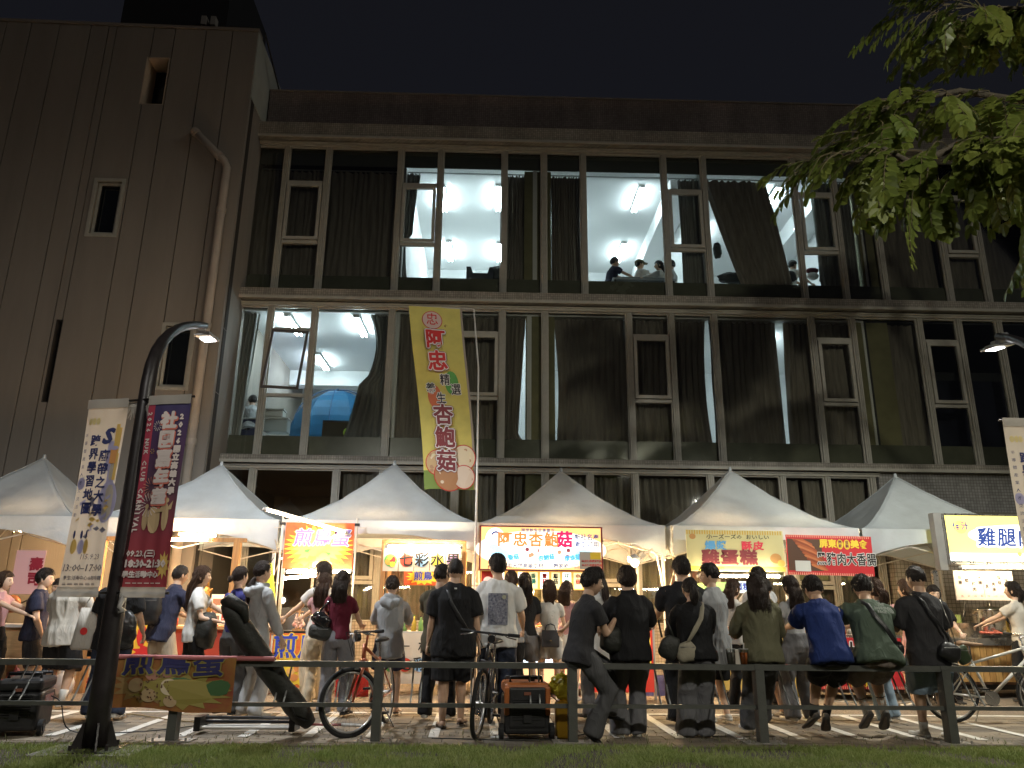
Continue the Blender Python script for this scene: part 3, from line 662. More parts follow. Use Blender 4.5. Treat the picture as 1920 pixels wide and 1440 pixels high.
    # clothes
    if bottom:
        kind, mt = bottom[0], bottom[1]; o_ = bottom[2] if len(bottom) > 2 else {}
        mb = MB(); hi = o_.get('waist', .055); e = o_.get('ease', .010); kw = o_.get('knee', .045); hw = o_.get('hem', .045); thi = top and len(top) > 1 and top[1].get('hem', -.045) < 0; ew = min(e, .004) if thi else e
        if thi: hi = min(hi, .03)
        if kind == 'skirt':
            zz = o_.get('len', .2); pts = [T((0, 0, hi)), T((0, 0, 0)), P+Vector((0, 0, -zz*.5*H)), P+Vector((0, 0, -zz*H))]
            mb.tube(pts, [((.074+e)*H*bw, (.055+e)*H*bw), ((.096+e)*H*bw, (.066+e)*H*bw), (.118*H, .092*H), (o_.get('flare', .125)*H, .10*H)], 24, flat=Vector((1, 0, 0)))
        else:
            mb.tube([T((0, 0, hi)), T((0, 0, .03)), T((0, -.002, -.01)), P+Vector((0, 0, -.05*H))], [((.074+ew)*H*bw, (.054+ew)*H*bw), ((.088+ew)*H*bw, (.062+ew)*H*bw), ((.094+ew)*H*bw, (.066+ew)*H*bw), ((.075+e)*H*bw, (.05+e)*H*bw)], 20, flat=ex)
            for k in 'LR':
                hip, kn, an = fl[k]; th = (.052+e)*H*bw
                if kind == 'shorts':
                    q = o_.get('len', .85); pts = [hip, lerp(hip, kn, .35), lerp(hip, kn, q)]; rs = [(th*.88 if thi else th), th*1.02, (hw+.008)*H*bw]
                    if q > 1: pts = [hip, lerp(hip, kn, .4), kn, lerp(kn, an, q-1)]; rs = [(th*.88 if thi else th), th, (hw+.006)*H*bw, (hw+.006)*H*bw]
                else:
                    end = an+(an-kn).normalized()*o_.get('drop', .012)*H
                    pts = [hip, lerp(hip, kn, .35), kn, lerp(kn, an, .5), lerp(kn, end, .93), end]; rs = [(th*.9 if thi else th), th*.98, kw*H*bw, (kw+hw)/2*H*bw, hw*1.03*H*bw, hw*H*bw]
                mb.tube(pts, rs, 16)
        bo2 = mb.build({'pants': 'trousers', 'shorts': 'shorts', 'skirt': 'skirt'}[kind], mt, root)
        merge_skin(bo2, .013, 2, fold_post(seed+3, o_.get('fold', .015), 1.6 if kind != 'pants' else 2.6, 7))
    if top:
        mt = top[0]; o_ = top[1] if len(top) > 1 else {}
        e = o_.get('ease', .012); hem = o_.get('hem', -.045); sl = o_.get('sleeve', .55); sr = o_.get('sr', .040)
        mb = MB(); st2 = [(hem, .094+e*1.3, .066+e*1.3)] if hem < .02 else [(hem, .078+e, .054+e)]
        for q in st:
            if q[0] > hem+.03: st2.append((q[0], q[1]+e*(1.15 if q[0] < .2 else .9), q[2]+e*(1.2 if q[0] < .25 else .7)))
        if e > .015: st2 = [(z, max(a, .088+e) if z < .22 else a, max(b, .055+e) if z < .22 else b) for z, a, b in st2]
        st2 = [(z, max(a, .104+e) if z < .05 and hem < 0 else a, max(b, .072+e) if z < .05 and hem < 0 else b) for z, a, b in st2]
        st2[-1] = (.322, .041, .036)
        mb.tube([T((0, -.003, z)) for z, _, _ in st2], [(a*H*bw, b*H*bw) for _, a, b in st2], 24, flat=ex)
        for sd, k in ((-1, 'L'), (1, 'R')):
            sh, el, wr = ar[k]
            if sl <= 0: continue
            pts = [T((sd*.045, 0, .274)), T((sd*.078, -.002, .266)), lerp(sh, el, .10)]; rs = [.029*H*bw, .036*H*bw, (.039+e*.25)*H*bw]
            if sl <= 1: pts += [lerp(sh, el, sl*.6), lerp(sh, el, sl)]; rs += [(sr+.001)*H*bw, sr*H*bw]
            else: pts += [lerp(sh, el, .6), el, lerp(el, wr, (sl-1)*.6), lerp(el, wr, sl-1)]; rs += [(sr)*H*bw, (sr-.002)*H*bw, (sr-.006)*H*bw, max(.02, sr-.014)*H*bw]
            mb.tube(pts, rs, 16)
        if o_.get('hood'):
            mb.tube([T((-.07, -.02, .30)), T((-.055, -.055, .285)), T((0, -.082, .262)), T((.055, -.055, .285)), T((.07, -.02, .30))], [.02*H, .026*H, .034*H, .026*H, .02*H], 12)
            mb.tube([T((-.05, .03, .312)), T((-.045, -.03, .318)), T((.045, -.03, .318)), T((.05, .03, .312))], .015*H, 8)
        if o_.get('collar'): mb.tube([T((-.035, .03, .322)), T((-.04, -.02, .33)), T((0, -.04, .333)), T((.04, -.02, .33)), T((.035, .03, .322))], .011*H, 8)
        t_ = mb.build('shirt', mt, root); merge_skin(t_, .0125, 2, fold_post(seed, o_.get('fold', .013 if e < .016 else .018)))
    if socks:
        mb = MB()
        for k in 'LR':
            hip, kn, an = fl[k]; q = socks[1]; mb.tube([lerp(an, kn, q), lerp(an, kn, q*.5), an+(an-kn).normalized()*.012], [(.030 if q > .3 else .026)*H, .024*H, .024*H], 12)
        mb.build('socks', socks[0], root, smooth=True)
        if len(socks) > 2:
            for k in 'LR':
                hip, kn, an = fl[k]
                for q in (.42, .48, .54):
                    z = q*socks[1]/.55; MB().tube([lerp(an, kn, z), lerp(an, kn, z+.022)], [.0275*H, .028*H], 12, caps=False).build('sock_stripe', socks[2], root)
    if shoes:
        for sd, k in ((-1, 'L'), (1, 'R')):
            hip, kn, an = fl[k]; fd, up = foot_axes(kn, an, sd, footdir, footpitch, k)
            sh = MB(); so = MB()
            if shoes[0] == 'sandal':
                slab(so, an, fd, up, s, .004, .018, shoes[1]); o2 = so.build('sandal', shoes[1], root, smooth=True)
                q = an+fd*.10*s-up*.045*s; sdv = fd.cross(up)
                MB().tube([q-sdv*.045*s-up*.02*s, q-sdv*.03*s+up*.012*s, q+up*.022*s, q+sdv*.03*s+up*.012*s, q+sdv*.045*s-up*.02*s], [(.018*s, .004*s)]*5, 8, flat=fd).build('strap', shoes[1], o2)
                continue
            foot_mesh(sh, an, fd, up, s, 1.13, .004); o2 = sh.build('shoe', shoes[1], root, smooth=True)
            slab(so, an, fd, up, s, .008, .026, None); so.build('sole', shoes[2] if len(shoes) > 2 else mat('sole_white', (.6, .58, .54), .6), o2, smooth=True)
    # hair
    hm = MB(); hk, hmat = hair[0], hair[1]; ho = hair[2] if len(hair) > 2 else {}
    if hk == 'short': hair_cap(hm, hc, RHh, hs, T=ho.get('T', .024), nape=ho.get('nape', -.52), fringe=ho.get('fringe', .40), fade=ho.get('fade', False), side=-.22, seed=seed)
    elif hk == 'bob':
        hair_cap(hm, hc, RHh, hs, T=.026, nape=-.85, fringe=.32, side=-.75, seed=seed)
        long_hair(hm, hc, RHh, hs, .22, seed, 1.12)
    elif hk == 'long':
        hair_cap(hm, hc, RHh, hs, T=.022, nape=-.9, fringe=.45, side=-.7, seed=seed); long_hair(hm, hc, RHh, hs, ho.get('L', .5), seed, ho.get('w', 1.05), ho.get('back', 0))
    elif hk == 'tail':
        hair_cap(hm, hc, RHh, hs, T=.014, nape=-.45, fringe=.48, side=-.15, seed=seed); tail(hm, hc, RHh, hs, ho.get('L', .4), seed, start=ho.get('start', (0, -.108, .02)), sway=ho.get('sway', (0, 0)), r=ho.get('r', .03))
    elif hk == 'bun':
        hair_cap(hm, hc, RHh, hs, T=.014, nape=-.45, fringe=.48, side=-.15, seed=seed); q = hc+RHh@(Vector(ho.get('at', (0, -.125, -.02)))*hs)
        for i in range(5):
            a = i*1.26; hm.tube([q+RHh@Vector((math.cos(a+t)*.024*s, -.006*i*s, math.sin(a+t)*.024*hs)) for t in (0, .7, 1.4, 2.1, 2.8)], [.012*s, .017*s, .018*s, .017*s, .010*s], 8)
        rnd = random.Random(seed); strands(hm, rnd, lambda u, v: [q+Vector((u*.02, -.01, .02))*s, q+Vector((u*.05, -.03, .03+.02*v))*s, q+Vector((u*.07, -.03, -.03*v))*s], 10, .0018, .01)
    ho_ = hm.build('hair', hmat, root, smooth=True)
    if glasses:
        gm = MB()
        for sx in (-1, 1):
            c0 = hc+RHh@(Vector((sx*.032, .094, .008))*s); gm.tube([c0+RHh@(Vector((math.cos(a*.785)*.024, 0, math.sin(a*.785)*.02))*s) for a in range(9)], .0018*s, 5)
            gm.tube([hc+RHh@(Vector((sx*.056, .090, .012))*s), hc+RHh@(Vector((sx*.078, .0, .012))*s)], .0018*s, 5)
        gm.build('glasses', mat('glasses_wire', (.05, .05, .05), .3, metal=.8), root)
    root.rotation_euler = (0, 0, R(head_deg))
    M4 = Matrix.Translation((x, y, z0)) @ Matrix.Rotation(R(head_deg), 4, 'Z')
    return dict(root=root, M=M4, P=P, T=T, arms=ar, legs=fl, head=hc, H=H, RL=RL, RH=RHh, W=lambda v: M4@Vector(v), sh=shj)
def foot_axes(kn, an, sd, footdir, pitch, k):
    fd = Vector(footdir[k]) if footdir and k in footdir else Vector((sd*.18, 1, 0)); fd.normalize()
    up = Vector((0, 0, 1)); sdv = fd.cross(up).normalized(); up = sdv.cross(fd).normalized(); return fd, up
def foot_mesh(mb, an, fd, up, s, k, ext):
    g = -.047*s; pts = []; rs = []
    for t, hgt, wd in ((-.055, .030, .022), (-.045, .043, .029), (-.01, .052, .032), (.04, .046, .033), (.09, .033, .040), (.14, .022, .042), (.175, .016, .032), (.19, .010, .018)):
        pts.append(an+fd*t*s+up*(g+hgt*.62*s)); rs.append((wd*s*k, hgt*.62*s*k))
    mb.tube(pts, rs, 14, flat=fd.cross(up))
    mb.tube([an-up*.02*s, an+up*.018*s], [.036*s*k, .029*s*k], 12)
def slab(mb, an, fd, up, s, ext, th, m):
    sdv = fd.cross(up); ol = [(-.065, .0), (-.058, .022), (-.03, .033), (.02, .032), (.07, .038), (.12, .047), (.165, .042), (.195, .022), (.202, 0)]
    pts = [(a, b+ext*.5) for a, b in ol]+[(a, -b-ext*.5) for a, b in ol[::-1]]
    g = -.050*s; vs = [an+fd*a*s*1.02+sdv*b*s+up*(g+(.012*s if a > .17 else 0)) for a, b in pts]+[an+fd*a*s*1.02+sdv*b*s*.97+up*(g+th*s+(.006*s if a > .17 else 0)) for a, b in pts]
    n = len(pts); mb.add(vs, [tuple(range(n)), tuple(range(2*n-1, n-1, -1))]+[(i, i+n, (i+1) % n+n, (i+1) % n) for i in range(n)])
# ================================================================ tents
canvas = mat('tent_canvas', (.50, .55, .58), .33, var=.13, vscale=1.8, bump=.55, bscale=6, trans=.05, detail=8)
steel_w = mat('white_steel', (.62, .60, .56), .4, metal=.2)
def tent(cx, label, w=1.50, cy=13.7, ez=2.50, pz=3.66):
    cy += .05*math.sin(cx*5); pz += .03*math.sin(cx*3); t = thing('market_tent', label, 'tent', (cx, cy, 0), .8*math.sin(cx*7), 'row of white peaked tents')
    n = 36; vs = []
    for j in range(n+1):
        for i in range(n+1):
            x = (i/n*2-1); y = (j/n*2-1); m = max(abs(x), abs(y)); e = (abs(x)**6+abs(y)**6)**(1/6); q = .75*m+.25*min(1, e)
            f = (1-m)**1.55*.92+.08*(1-m)
            rid = .035*math.exp(-((abs(x)-abs(y))/.10)**2)*m*(1-m)*3
            sag = -.10*math.sin(m*3.1)*smooth01(0, .5, abs(abs(x)-abs(y)))*m
            wr = .02*noise.noise((x*7+cx, y*7, 3))*m*(1-m)*3+.05*(1-abs(noise.noise((x*4+cx, y*4+x*3, 8))*3))*m*(1-m)
            vs.append((x*w, y*w, ez+(pz-ez)*f+rid+sag+wr-(.0 if m < .999 else .0)))
    fs = []
    for j in range(n):
        for i in range(n):
            a, b, c_, d_ = j*(n+1)+i, j*(n+1)+i+1, (j+1)*(n+1)+i+1, (j+1)*(n+1)+i
            fs += [(a, b, c_), (a, c_, d_)] if (i < n/2) == (j < n/2) else [(a, b, d_), (b, c_, d_)]
    MB().add(vs, fs).build('canopy', canvas, t, smooth=True)
    for sx in (-1, 1):
        for sy in (-1, 1):
            q_ = []
            for k in range(15):
                m = k/14; i_ = round((1+sx*m)/2*n); j_ = round((1+sy*m)/2*n); v_ = Vector(vs[j_*(n+1)+i_]); q_.append(v_+Vector((0, 0, .004)))
            MB().tube(q_, .006, 5).build('seam', canvas, t, smooth=True)
    MB().tube([(0, 0, pz-.07), (0, 0, pz+.05)], [.045, .02], 12).build('finial', canvas, t, smooth=True)
    for k in range(4):
        vs = []; m_ = 30
        for i in range(m_+1):
            s = i/m_*2-1; drop = .20+.27*abs(s)**2.3; o = .012*math.sin(s*17+cx)+.01*noise.noise((s*4, cx, k))
            for jj in range(5):
                u = jj/4; p = Vector((s*w, -w-.012-o*u-.004, ez+.012-drop*u)); vs.append(Matrix.Rotation(k*math.pi/2, 3, 'Z')@p)
        fs = [(i*5+j, (i+1)*5+j, (i+1)*5+j+1, i*5+j+1) for i in range(m_) for j in range(4)]
        MB().add(vs, fs).build('valance', canvas, t, smooth=True)
    for sx in (-1, 1):
        for sy in (-1, 1):
            MB().box(sx*(w-.04)-.022, sx*(w-.04)+.022, sy*(w-.04)-.022, sy*(w-.04)+.022, 0, ez-.04).build('leg', steel_w, t)
            MB().box(sx*(w-.04)-.06, sx*(w-.04)+.06, sy*(w-.04)-.06, sy*(w-.04)+.06, 0, .008).build('foot_plate', steel_w, t)
    for a, b in (((-1, -1), (1, -1)), ((-1, 1), (1, 1)), ((-1, -1), (-1, 1)), ((1, -1), (1, 1))):
        p = Vector((a[0]*(w-.04), a[1]*(w-.04), 0)); q = Vector((b[0]*(w-.04), b[1]*(w-.04), 0))
        for z0, z1 in ((2.42, 2.06), (2.06, 2.42)):
            MB().tube([p+Vector((0, 0, z0)), (p+q)/2+Vector((0, 0, z1))], .012, 6).build('truss_bar', steel_w, t); MB().tube([(p+q)/2+Vector((0, 0, z0)), q+Vector((0, 0, z1))], .012, 6).build('truss_bar', steel_w, t)
    for sx, sy in ((-1, -1), (1, -1), (1, 1), (-1, 1)): MB().tube([(sx*(w-.04), sy*(w-.04), 2.3), (0, 0, 2.95)], .012, 6).build('roof_bar', steel_w, t)
    MB().tube([(0, 0, 2.9), (0, 0, pz-.05)], .018, 8).build('centre_pole', steel_w, t)
    return t
tent(-7.64, 'white peaked tent at the left edge, cut off by the frame')
tent(-4.58, 'white peaked tent directly behind the black street lamp pole')
tent(-1.51, 'white peaked tent over the fried egg and fruit stalls')
tent(1.48, 'white peaked tent over the glowing mushroom sign')
tent(4.56, 'white peaked tent over the egg cake and sausage banners')
tent(7.66, 'greenish lit peaked tent beside the chicken sign, rightmost of the row')
# ================================================================ lamps of the stalls
def emat(name, c, e): return mat(name, c, .5, emit=e)
warm_t = emat('tube_warm', (1, .62, .30), 340); white_t = emat('tube_white', (1, .78, .48), 250); bulb_m = emat('bulb_warm', (1, .64, .30), 1500); cool_led = emat('led_cool', (.85, .93, 1), 60)
sign_t = emat('tube_sign', (1, .80, .52), 95)
fit = mat('lamp_fitting', (.5, .48, .44), .4)
def tube_lamp(p, q, label, m=warm_t, r=.017, grp='tube lamps on the stalls'):
    p, q = Vector(p), Vector(q); t = thing('tube_lamp', label, 'tube lamp', (p+q)/2, 0, grp); c = (p+q)/2; d = (q-p).normalized()
    MB().tube([p-c, q-c], r, 10).build('tube', m, t, smooth=True)
    MB().tube([p-c-d*.03, p-c+d*.02], r*1.25, 10).build('end_cap', fit, t); MB().tube([q-c-d*.02, q-c+d*.03], r*1.25, 10).build('end_cap', fit, t)
    MB().tube([p-c+Vector((0, .0, r+.012)), q-c+Vector((0, 0, r+.012))], .009, 6).build('batten', fit, t)
    return t
def bulb(p, label, e=bulb_m, r=.035, cord=.3):
    t = thing('hanging_bulb', label, 'light bulb', p, 0, 'bulbs hanging in the stalls')
    MB().ball((0, 0, 0), (r, r, r*1.25), 12, 8).build('bulb', e, t, smooth=True); MB().tube([(0, 0, r), (0, 0, r+.06)], .016, 8).build('socket', fit, t)
    MB().tube([(0, 0, r+.06), (0, .01, r+.06+cord)], .004, 5).build('cord', mat('cord_black', (.02, .02, .02), .5), t); return t
tube_lamp(at(250, 1013, 11.7), at(392, 1012, 11.9), 'glowing tube lamp shining behind the purple festival banner')
tube_lamp((-4.9, 13.0, 2.33), (-4.2, 12.8, 2.30), 'shorter tube lamp tucked under the second tent roof')
tube_lamp(at(497, 955, 11.0), at(648, 998, 11.85), 'slanting bare tube lamp above the fried egg banner', emat('tube_soft', (1, .70, .40), 60))

tube_lamp((-2.8, 11.75, 1.70), (-1.85, 11.75, 1.72), 'level tube lamp just under the fried egg banner', sign_t)
tube_lamp((-2.95, 12.2, 1.62), (-2.62, 13.0, 1.70), 'tube lamp pointing inwards under the fried egg banner', white_t)
tube_lamp((-1.36, 11.84, 2.09), (-.25, 11.84, 2.10), 'tube lamp along the top of the fruit stall frame', sign_t, .02)
tube_lamp((3.35, 11.8, 1.72), (4.6, 11.8, 1.73), 'tube lamp below the egg cake banner', sign_t)
tube_lamp((7.42, 11.78, 1.90), (9.3, 11.78, 1.92), 'long tube lamp under the chicken sign box', sign_t)
tube_lamp((-7.6, 13.1, 2.36), (-6.5, 13.1, 2.36), 'tube lamp inside the tent at the left edge')
tube_lamp((4.9, 12.9, 2.42), (5.9, 12.9, 2.42), 'tube lamp up inside the tent behind the sausage banner', white_t)
tube_lamp((1.0, 12.9, 2.42), (2.2, 12.9, 2.42), 'unseen tube lamp added inside the tent behind the mushroom sign')  # added out of sight to brighten the ground before the mushroom counter
tube_lamp((-2.3, 12.9, 2.42), (-1.1, 12.9, 2.42), 'unseen tube lamp added inside the tent over the egg and fruit stalls')  # extra tube hidden by the valance, added for more stall light
tube_lamp((3.4, 12.9, 2.42), (4.5, 12.9, 2.42), 'unseen tube lamp added inside the tent behind the egg cake banner')  # another unseen tube, added to light the paving by the cake cart
for x, y, z, s in ((1.02, 12.25, 1.60, 'left of the pair of bulbs over the mushroom grill'), (1.24, 12.3, 1.62, 'right of the pair of bulbs over the mushroom grill'), (.25, 12.4, 1.55, 'bulb by the red menu picture under the mushroom sign')): bulb((x, y, z), s)
bulb((-4.62, 13.4, 1.35), 'bright work lamp low at the back of the squid stall', emat('flood', (1, .85, .65), 300), .05, .9)
# clamp lamp on a white swinging arm between the two middle stalls
p = at(1190, 1056, 11.9)
t = thing('clamp_lamp', 'glaring clamp lamp on a tall white wrapped arm', 'lamp', p)
MB().ball((0, 0, 0), (.05, .05, .05), 14, 10).build('bulb', emat('bulb_glare', (1, .76, .42), 1300), t, smooth=True)
MB().tube([(-.08, -.02, .05), (0, .03, .075), (.08, 0, .03)], [.05, .075, .03], 12).build('reflector', mat('reflector', (.7, .7, .68), .3, metal=.5), t)
MB().tube([(.06, 0, .02), (.16, .0, .16), (.28, .02, .22), (.36, .04, .12), (.45, .05, -.45), (.58, .05, -1.0), (.66, .05, -1.62)], [.012, .010, .010, .016, .018, .018, .014], 8).build('arm', mat('wrapped_arm', (.6, .6, .58), .5, var=.3, vscale=30), t)
# ================================================================ signs
wood_f = mat('frame_timber', (.36, .19, .07), .6, var=.3, vscale=4, stretch=(8, 8, .6))
wood_l = mat('counter_timber', (.42, .26, .12), .55, var=.25, vscale=3, stretch=(1, 1, 9))
blackm = mat('black_part', (.012, .012, .013), .4)
def board(name, label, cat, x0, x1, z0, z1, y, m, depth=.03, rz=0, grp=None, emit=None, tilt=0):
    t = thing(name, label, cat, ((x0+x1)/2, y, (z0+z1)/2), 0, grp, rot=(0, R(tilt), R(rz)))
    w, h = (x1-x0)/2, (z1-z0)/2; MB().box(-w, w, 0, depth, -h, h).build('panel', m, t); return t, w, h
K = lambda n, c: mat('print_'+n, c, .6)
ink_blue = K('blue', (.03, .06, .45)); ink_red = K('red', (.62, .03, .03)); ink_yel = K('yellow', (.85, .62, .05)); ink_blk = K('black', (.015, .012, .012)); ink_wht = K('white', (.8, .8, .78))
ink_grn = K('green', (.10, .35, .08)); ink_org = K('orange', (.8, .28, .05)); ink_brn = K('brown', (.22, .04, .05)); ink_pur = K('violet', (.24, .14, .50)); ink_sky = K('sky', (.12, .40, .75)); ink_cream = K('cream', (.75, .66, .42))
rice = random.Random(4)
def burst(par, x, z, r, m, n=30, y=-.002, rz=None): disc('starburst', x, z, r, m, par, y, n, rz, jag=.16)
def eggs(par, x, z, s, y=-.004, n=7, ms=None):
    for i in range(n):
        a = i*2.4; q = s*.45*math.sqrt(i/n)*1.6; disc('printed_egg', x+math.cos(a)*q*1.5, z+math.sin(a)*q*.8, s*.30, ms[i % len(ms)], par, y-.0006*i, 14, s*.24)
# fried egg banner, cloth on two poles
red_cloth = mat('egg_banner_red', (.55, .07, .025), .7, col2=(.70, .14, .03), vscale=6, bump=.2, bscale=6)
t, w, h = board('egg_banner', 'red cloth banner reading fried bird eggs in violet characters over a yellow burst', 'banner', -2.90, -1.87, 1.76, 2.44, 11.9, red_cloth, .006)
burst(t, .0, -.02, .46, ink_yel, 60, rz=.30); burst(t, .0, -.02, .36, K('paleyellow', (.88, .75, .15)), 40, y=-.003, rz=.22)
eggs(t, -.02, -.22, .22, ms=[K('egg_a', (.75, .45, .15)), K('egg_b', (.6, .25, .08)), K('egg_c', (.85, .70, .35))])
letters('煎鳥蛋', .27, ink_wht, t, .03, .10, -.006, bold=.014, sx=1.05, name='lettering_edge', slant=.15); letters('煎鳥蛋', .27, ink_pur, t, .03, .10, -.008, bold=.004, sx=1.05, slant=.15)
disc('printed_leaf', .12, -.12, .07, ink_grn, t, -.005, 9, .03); disc('printed_leaf', -.15, -.08, .06, ink_grn, t, -.005, 9, .03)
for x in (-2.96, -1.84):
    o = thing('banner_pole', 'steel pole tied to the %s edge of the fried egg banner' % ('left' if x < -2 else 'right'), 'pole', (x, 11.93, 0)); MB().tube([(0, 0, 0), (0, 0, 2.52)], .016, 8).build('tube', steel_w, o)
    MB().box(-.04, .04, -.03, .03, 2.40, 2.44).build('clamp', blackm, o); MB().tube([(-.12, 0, 2.36), (.12, 0, 2.38)], .008, 6).build('cross_bar', steel_w, o)
# fruit stall: timber frame with hanging cloth pieces
fr = thing('fruit_stall', 'timber framed fruit cup stall with a beige cloth front', 'market stall', (0, 0, 0))
for x in (-1.42, -.20): MB().box(x-.03, x+.03, 11.97, 12.03, 0, 2.16).build('post', wood_f, fr)
MB().box(-1.45, -.17, 11.96, 12.04, 2.162, 2.21).build('beam', wood_f, fr)
for x in (-1.42, -.20): MB().box(x-.03, x+.03, 12.9, 12.96, 0, 2.1).build('post', wood_f, fr)
MB().box(-1.44, -.18, 11.95, 12.7, .83, .88).build('counter_top', mat('counter_pale', (.5, .48, .44), .5), fr)
linen = mat('linen_cloth', (.60, .52, .42), .8, var=.06, bump=.2, bscale=8)
cl = MB(); 
for i in range(24): a, b = -1.44+1.26*i/24, -1.44+1.26*(i+1)/24; f_ = lambda x: 11.92+.012*math.sin(x*19); cl.poly([(a, f_(a), .16), (b, f_(b), .16), (b, 11.94, .86), (a, 11.94, .86)])
cl.build('cloth_front', linen, fr, smooth=True)
ffr = thing('noren_strip', 'row of cloth pieces with brush characters on coloured discs above the fruit stall', 'banner', (-.80, 11.905, 1.93))
cols = [ink_grn, K('disc_red', (.65, .06, .03)), K('disc_blue', (.25, .45, .70)), K('disc_yellow', (.80, .62, .08)), K('disc_violet', (.50, .30, .62))]
chs = ['', '七', '彩', '水', '果']
for i in range(5):
    x = -.50+.235*i; MB().box(x-.112, x+.112, 0, .004, -.19, .14).build('cloth_piece', linen, ffr)
    disc('printed_disc', x, -.03, .095, cols[i], ffr, -.003)
    if chs[i]: letters(chs[i], .22, ink_blk, ffr, x, -.03, -.006, bold=.005)
for k, (a, b, c_) in enumerate(((-.03, -.02, .05), (.03, .01, .045), (-.01, .04, .035), (.03, -.06, .04))): disc('printed_fruit', -.50+a, -.03+b, c_, [ink_org, ink_red, K('leafy', (.3, .5, .05)), ink_yel][k], ffr, -.004-.0005*k, 12)
letters('杯果', .20, ink_blk, fr, -.62, .66, 11.905, bold=.003, spacing=1.3); letters('一', .20, ink_blk, fr, -1.05, .66, 11.905)
for i in range(5):
    x = -1.22+.21*i; disc('printed_disc', x, .42, .095, cols[i], fr, 11.903)
    if chs[i]: letters(chs[i], .2, ink_blk, fr, x, .42, 11.900, bold=.004)
t, w, h = board('small_banner', 'small banner with blue characters hung inside under the fruit cloths', 'banner', -1.15, -.55, 1.56, 1.82, 12.6, red_cloth, .005)
burst(t, 0, 0, .24, ink_yel, 30, rz=.11); letters('煎鳥', .15, ink_blue, t, 0, .0, -.006, bold=.004)
# egg stall table
eg = thing('egg_stall_table', 'black topped table wrapped in a red cloth with blue characters', 'market stall', (0, 0, 0))
MB().box(-3.02, -2.08, 11.95, 12.7, .83, .87).build('table_top', blackm, eg); MB().box(-3.0, -2.1, 12.45, 12.7, .872, 1.20).build('back_panel', mat('board_dark', (.05, .05, .055), .5), eg)
MB().box(-3.03, -2.07, 11.93, 11.945, .10, .84).build('cloth_front', mat('egg_cloth', (.60, .10, .03), .7, col2=(.75, .22, .04), vscale=25), eg)
letters('煎鳥', .36, ink_yel, eg, -2.58, .64, 11.922, bold=.022, name='lettering_edge'); letters('煎鳥', .36, ink_blue, eg, -2.58, .64, 11.918, bold=.008)
disc('printed_burst', -2.55, .33, .42, ink_yel, eg, 11.926, 40, .2, jag=.1); eggs(eg, -2.5, .33, .2, 11.922, 8, [K('egg_a', (1, 1, 1)), K('egg_b', (1, 1, 1))])
for x in (-2.98, -2.12):
    for y in (12.0, 12.66): MB().box(x-.015, x+.015, y-.015, y+.015, 0, .829).build('leg', steel_w, eg)
# small goods on the egg table
o = thing('lucky_ornament', 'wooden stand hung with white and pink tasselled pouches on the egg table', 'ornament', (-2.62, 12.05, .87))
MB().box(-.08, .08, -.04, .04, 0, .03).build('base', wood_f, o); MB().tube([(0, 0, .03), (0, 0, .32)], .014, 8).build('post', wood_f, o); MB().tube([(-.06, 0, .27), (.06, 0, .27)], .01, 6).build('cross_bar', wood_f, o)
for k, (x, z) in enumerate(((-.07, .09), (-.03, .06), (.03, .06), (.07, .09), (0, .11))):
    MB().tube([(x*.6, 0, .24), (x*.8, 0, z+.06), (x, 0, z), (x, 0, z-.03)], [.004, .006, .03, .018], 8).build('pouch', mat('pouch', (.7, .6, .52), .7, col2=(.6, .2, .15), vscale=30), o, smooth=True)
for x, c_, lb, hh in ((-2.42, (.70, .35, .08), 'small orange wooden box standing on the egg table', .17), (-2.28, (.62, .12, .12), 'small red packet beside the orange box', .15)):
    o = thing('carton', lb, 'box', (x, 12.05, .87)); soft(MB().box(-.05, .05, -.04, .04, 0, hh).build('box', mat('carton'+lb[6:9], c_, .6), o)); MB().box(-.03, .03, -.05, -.041, .04, hh-.04).build('label', ink_yel if x < -2.4 else ink_wht, o); MB().box(-.051, .051, -.041, .041, hh, hh+.012).build('lid', mat('lidc', (.6, .3, .1), .6), o)
# mushroom light box
lbx = mat('lightbox_mush', (.9, .55, .2), .5, emit=1.0, ecol=(1.0, .62, .25)); 
def ebox(n, c, e=1.0): return mat('glow_'+n, c, .5, emit=e, ecol=c)
t, w, h = board('mushroom_sign', 'glowing light box sign for king oyster mushrooms with orange characters', 'sign', .04, 1.90, 1.79, 2.42, 11.9, ebox('orange', (.95, .50, .18), 1.0), .10)
MB().box(-w-.015, w+.015, -.01, .11, h, h+.02).build('frame', K('maroon', (.2, .02, .03)), t); MB().box(-w-.015, w+.015, -.01, .11, -h-.02, -h).build('frame', K('maroon', (.2, .02, .03)), t)
for s in (-1, 1): MB().box(s*w-.012, s*w+.012, -.012, .112, -h, h).build('frame', K('maroon', (.2, .02, .03)), t)
gw = ebox('white', (1, .96, .88), 1.35); disc('glow_burst', -.05, .02, .85, gw, t, -.002, 40, .22)
disc('glow_burst', .0, -.02, 1.0, ebox('pale', (1, .86, .62), 1.1), t, -.0012, 40, .29)
letters('阿忠杏鮑', .225, ebox('deeporange', (.95, .22, .05), .8), t, -.20, .115, -.006, bold=.007, spacing=1.12); letters('菇', .25, ebox('crimson', (.75, .02, .12), .7), t, .36, .12, -.006, bold=.010)
eb = ebox('inkblue', (.02, .08, .35), .25); letters('精緻鮑魚菇專賣店', .06, eb, t, -.05, .265, -.006, bold=.001, spacing=1.15)
letters('新社名產', .095, eb, t, .70, .17, -.006, bold=.002); letters('素食可用', .095, eb, t, .70, .06, -.006, bold=.002)
letters('選用天然高級食材', .075, eb, t, -.28, -.265, -.006, bold=.001, spacing=1.1); letters('獨家唯一口味', .075, eb, t, .42, -.265, -.006, bold=.001, spacing=1.1)
disc('portrait_badge', -.70, .13, .15, gw, t, -.003, 26, .17)
